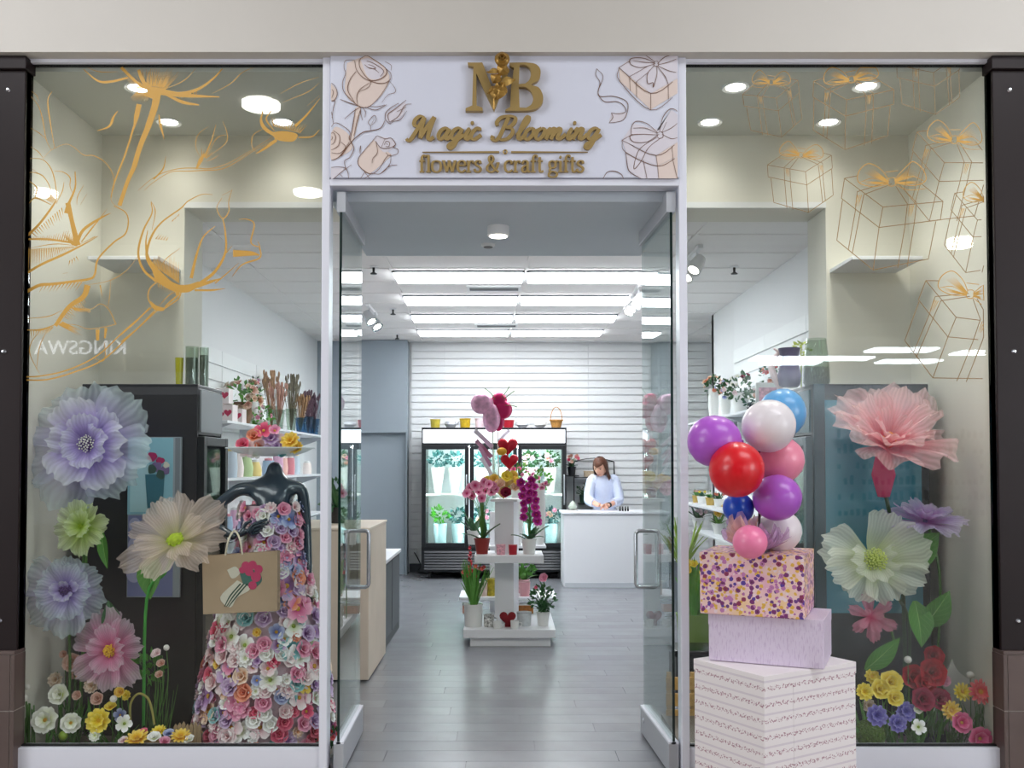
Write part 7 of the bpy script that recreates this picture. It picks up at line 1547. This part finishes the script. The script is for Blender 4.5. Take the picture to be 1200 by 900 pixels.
for px, m, h, lab, x in ((318, dry, .62, 'tall brown dried grass in a clear vase on the long shelf', -2.5), (326, dryp, .5, 'rose brown dried grass wrapped in film on the long shelf', -2.38), (341, dryg, .66, 'tallest olive dried bundle on the long shelf', -2.46), (352, dry, .44, 'low tan dried bundle in blue film on the long shelf', -2.4), (361, dryd, .55, 'plum dark dried bundle near the end of the long shelf', -2.45), (368, dryd, .5, 'last plum dried bundle close to the door post', -2.4)):
    y = yl(px, x); t = T('dried_bundle', lab, 'dried flowers', (x, y, zA), group='dried bundles on the long shelf'); b = MB()
    for i in range(30):
        a = rs.uniform(0, 2 * PI); e = rs.uniform(0, .11); tip = Vector((math.cos(a) * e, math.sin(a) * e, h * rs.uniform(.75, 1))); b.tube([(0, 0, .02), tip * .7 + Vector((0, 0, 0)), tip], [.003, .003, .012 if i % 2 else .002], 4); b.ball(tip, (.012, .012, .035), 5, 4)
    b.build('stems', m, t, world=False)['kind'] = 'stuff'
    MB().lathe([(0, 0), (.045, 0), (.07, h * .42), (.064, h * .42), (.04, .01), (0, .01)], 14).build('film_sleeve', M_vglass if px < 345 else glass('blue film', '#a8cbe0', .06), t, world=False)
# smaller goods on the two lower shelves
gcols = ['#e7b7ac', '#d98a94', '#c9d7e2', '#f0e2dc', '#b9cf9a', '#e6cf86', '#9fb7d0', '#d7a9c4']
gk = ['round gift jar', 'tapered candle', 'small tin', 'squat vase']
ci = 0
for z, zl_ in ((1.42, 'second'), (.95, 'lowest')):
    for i in range(12):
        y = 2.85 + i * .36; c = gcols[ci % 8]; cn = ('blush', 'rose', 'ice blue', 'cream', 'moss', 'straw', 'steel blue', 'mauve')[ci % 8]; kd = gk[(ci // 3) % 4]
        t = T(('gift_jar', 'candle', 'small_tin', 'squat_vase')[(ci // 3) % 4], f'{cn} {kd}, number {i + 1} from the window on the {zl_} shelf', ('jar', 'candle', 'tin', 'vase')[(ci // 3) % 4], (-2.45 + rs.uniform(-.04, .04), y, z), group=f'small goods on the {zl_} shelf')
        r, h = rs.uniform(.05, .075), rs.uniform(.12, .24)
        MB().lathe([(0, 0), (r * .9, 0), (r, h * .4), (r * (.6 if kd == 'tapered candle' else .85), h), (0, h)], 14).build('body', mat('goods ' + c, c, .4), t, world=False); MB().lathe([(0, h), (r * .6, h), (r * .62, h + .02), (0, h + .028)], 14).build('lid', M_wpot if i % 2 else mat('goods ' + gcols[(ci + 3) % 8], gcols[(ci + 3) % 8], .4), t, world=False)
        ci += 1
# plants on the other wall
for px, py, x, z, cols, r, lab, vm in ((836, 452, 2.25, 2.0, [rose('peach'), rose('coral')], .11, 'peach blooms in a tall white vase on the high shelf', M_wpot), (850, 458, 2.2, 2.0, [rose('blush'), mum('blue')], .10, 'grey green bunch beside the peach blooms on the high shelf', M_wpot), (868, 455, 2.22, 2.0, [rose('dred'), rose('blush'), mum('white')], .14, 'wide bunch of plum and blush blooms on the high shelf', M_wpot), (882, 468, 2.15, 2.0, [rose('salmon'), rose('white')], .09, 'low salmon and white bunch on the high shelf edge', M_black),
                                       (904, 440, 2.25, 2.0, [rose('flame'), rose('coral')], .09, 'coral red bloom bunch nearest the purple vase on the high shelf', M_wpot)):
    bouquet('flower_bunch', lab, px, py, yl(px, x), cols, r, z, 14, M_leafd, vm)
t = T('photo_frame', 'white framed pink picture standing on the high shelf', 'picture', (2.2, yl(900, 2.2), 2.0)); MB().box(-.10, -.01, 0, .10, .012, .22).build('frame', M_wpot, t, world=False, bevel=.004); MB().box(-.075, -.0115, .03, .075, -.009, .18).build('print', mat('pink photo print', '#d9a0b4', .5, noise=.5, nscale=30), t, world=False)
for i, (px, lab) in enumerate(((816, 'tiny fern planter first on the shelf level with the blue balloon'), (822, 'yellow green planter on the shelf level with the blue balloon'), (832, 'mixed succulent planter on the shelf level with the blue balloon'), (842, 'small dark planter on the shelf level with the blue balloon'))):
    x = 2.2; plant('planter', lab, Vector((x, yl(px, x), 1.10)), .04, .05, .07, M_wpot if i % 2 else mat('ochre pot', '#b79a4a', .5), [(rs.uniform(-.05, .05), .06, -.03, rose(('salmon', 'lemon', 'white', 'coral')[i]), .5) for q in range(3)], (14, .1, .025, 1, 1), M_leafd if i % 2 else M_vine)
yv = yl(842, 2.0); plant('potted_gerbera', 'yellow gerbera pot half hidden by the flowered gift box', Vector((2.2, yl(842, 2.2), .82)), .05, .07, .1, M_wpot, [(-.03, .12, -.06, daisy('yel'), 1.2), (.05, .18, -.05, daisy('yel'), .9)], (14, .15, .03, 1, .8), M_vine)
plant('potted_plant', 'blush flowering plant on the low slanting shelf behind the door post', Vector((2.2, yl(818, 2.2), .82)), .05, .07, .1, M_wpot, [(rs.uniform(-.1, .1), rs.uniform(.05, .2), -.06, rose('blush'), .8) for q in range(8)], (18, .2, .035, 1, .9), M_leafd)
plant('potted_plant', 'tall yellow green plant in a grey bucket beside the counter end', Vector((ax(800, 5.2), 5.2, 0)), .12, .15, .5, mat('grey zinc bucket', '#7d8388', .4, metal=.5), [], (30, .5, .05, .6, 1.2), leafmat('lime leaf', '#8fae45', '#c2d27a'))
plant('potted_plant', 'yellow tulip plant in a green pail behind the gift box stack', Vector((ax(812, 2.3), 2.3, 0)), .10, .13, .42, mat('moss green pail', '#6f8a3e', .5), [(rs.uniform(-.08, .08), rs.uniform(.25, .4), -.06, rose('lemon'), 1) for q in range(6)], (22, .42, .05, .5, 1.2), M_vine)
bt = T('storage_box', 'glossy black storage box on the floor behind the lilac box', 'box', (ax(815, 1.6), 1.6, 0)); MB().box(-.16, -.14, 0, .16, .14, .28).build('box_body', M_black, bt, world=False, bevel=.01); MB().box(-.17, -.15, .28, .17, .15, .32).build('lid', mat('black lid', '#0c0e12', .15), bt, world=False, bevel=.008)

# ================================================================ track lights and ceiling fittings
def track(label, px, py, y, heads, col=M_white):
    k = 1.57 / ((545 - py) / FPX); y = k - CAM_D; p = Vector(((px - 592) / FPX * k, y, 0)); t = T('track_light', label, 'light', (p.x, y, 3.28), group='track lights'); MB().box(-.02, -.35, -.03, .02, .35, 0).build('rail', M_white, t, world=False)
    for (dx, dy, dz) in heads:
        d = Vector((-.5 * (1 if p.x > 0 else -1), -.35, -.8)).normalized(); c = Vector((dx, dy, -.13 + dz)); R = facing(-d)
        h = MB().lathe([(0, .08), (.045, .075), (.065, -.07), (.06, -.07), (0, -.04)], 16, c=c, R=R).tube([(dx, dy, -.03), c], .008, 6).build('lamp_head', M_chrome if p.x < 0 else M_white, t, world=False)
        MB().lathe([(0, -.062), (.058, -.062)], 14, c=c, R=R).build('lens', M_pot, h, smooth=False, world=False)
track('chrome spot heads on a ceiling rail over the beige counter', 435, 380, 3.6, ((0, -.2, 0), (.03, .05, -.02), (0, .25, 0)))
track('white spot heads on a ceiling rail over the sales counter', 745, 360, 3.4, ((0, -.25, -.02), (0, .1, 0), (0, .3, 0)))
track('white spot heads on a ceiling rail behind the gift box window', 812, 322, 3.0, ((0, -.2, 0), (0, .1, 0)))
for px, py, lab in ((437, 311, 'small dark ceiling sprinkler first behind the entrance soffit'), (460, 361, 'small dark ceiling sprinkler beside the chrome spot heads'), (465, 391, 'small dark ceiling sprinkler by the grey wall top'), (862, 311, 'small dark ceiling sprinkler seen through the gift box window')):
    k = (3.28 - CAM_H) / ((545 - py) / FPX); y = k - CAM_D; t = T('sprinkler', lab, 'sprinkler', ((px - 592) / FPX * k, y, 3.28), group='ceiling sprinklers')
    MB().lathe([(0, -.01), (.035, -.008), (.04, 0)], 14).build('plate', M_white, t, world=False); MB().lathe([(0, -.07), (.03, -.068), (.03, -.062), (.01, -.05), (.012, -.01)], 12).build('nozzle', M_black, t, world=False)
ps = T('power_cord', 'black cord and plug at the foot of the slatted wall by the fridge', 'cord', (ax(487, 8.74), 8.74, 0)); MB().box(ax(484, 8.74), 8.72, .25, ax(489, 8.74), 8.76, .33).build('socket', M_white, ps, smooth=False); MB().tube(smoothpts([(ax(486, 8.74), 8.70, .29), (ax(490, 8.74), 8.66, .22), (ax(494, 8.74), 8.66, .1), (ax(490, 8.74), 8.66, .02), (ax(500, 8.74), 8.6, .012)], 5), .008, 6).build('cord', M_black, ps)
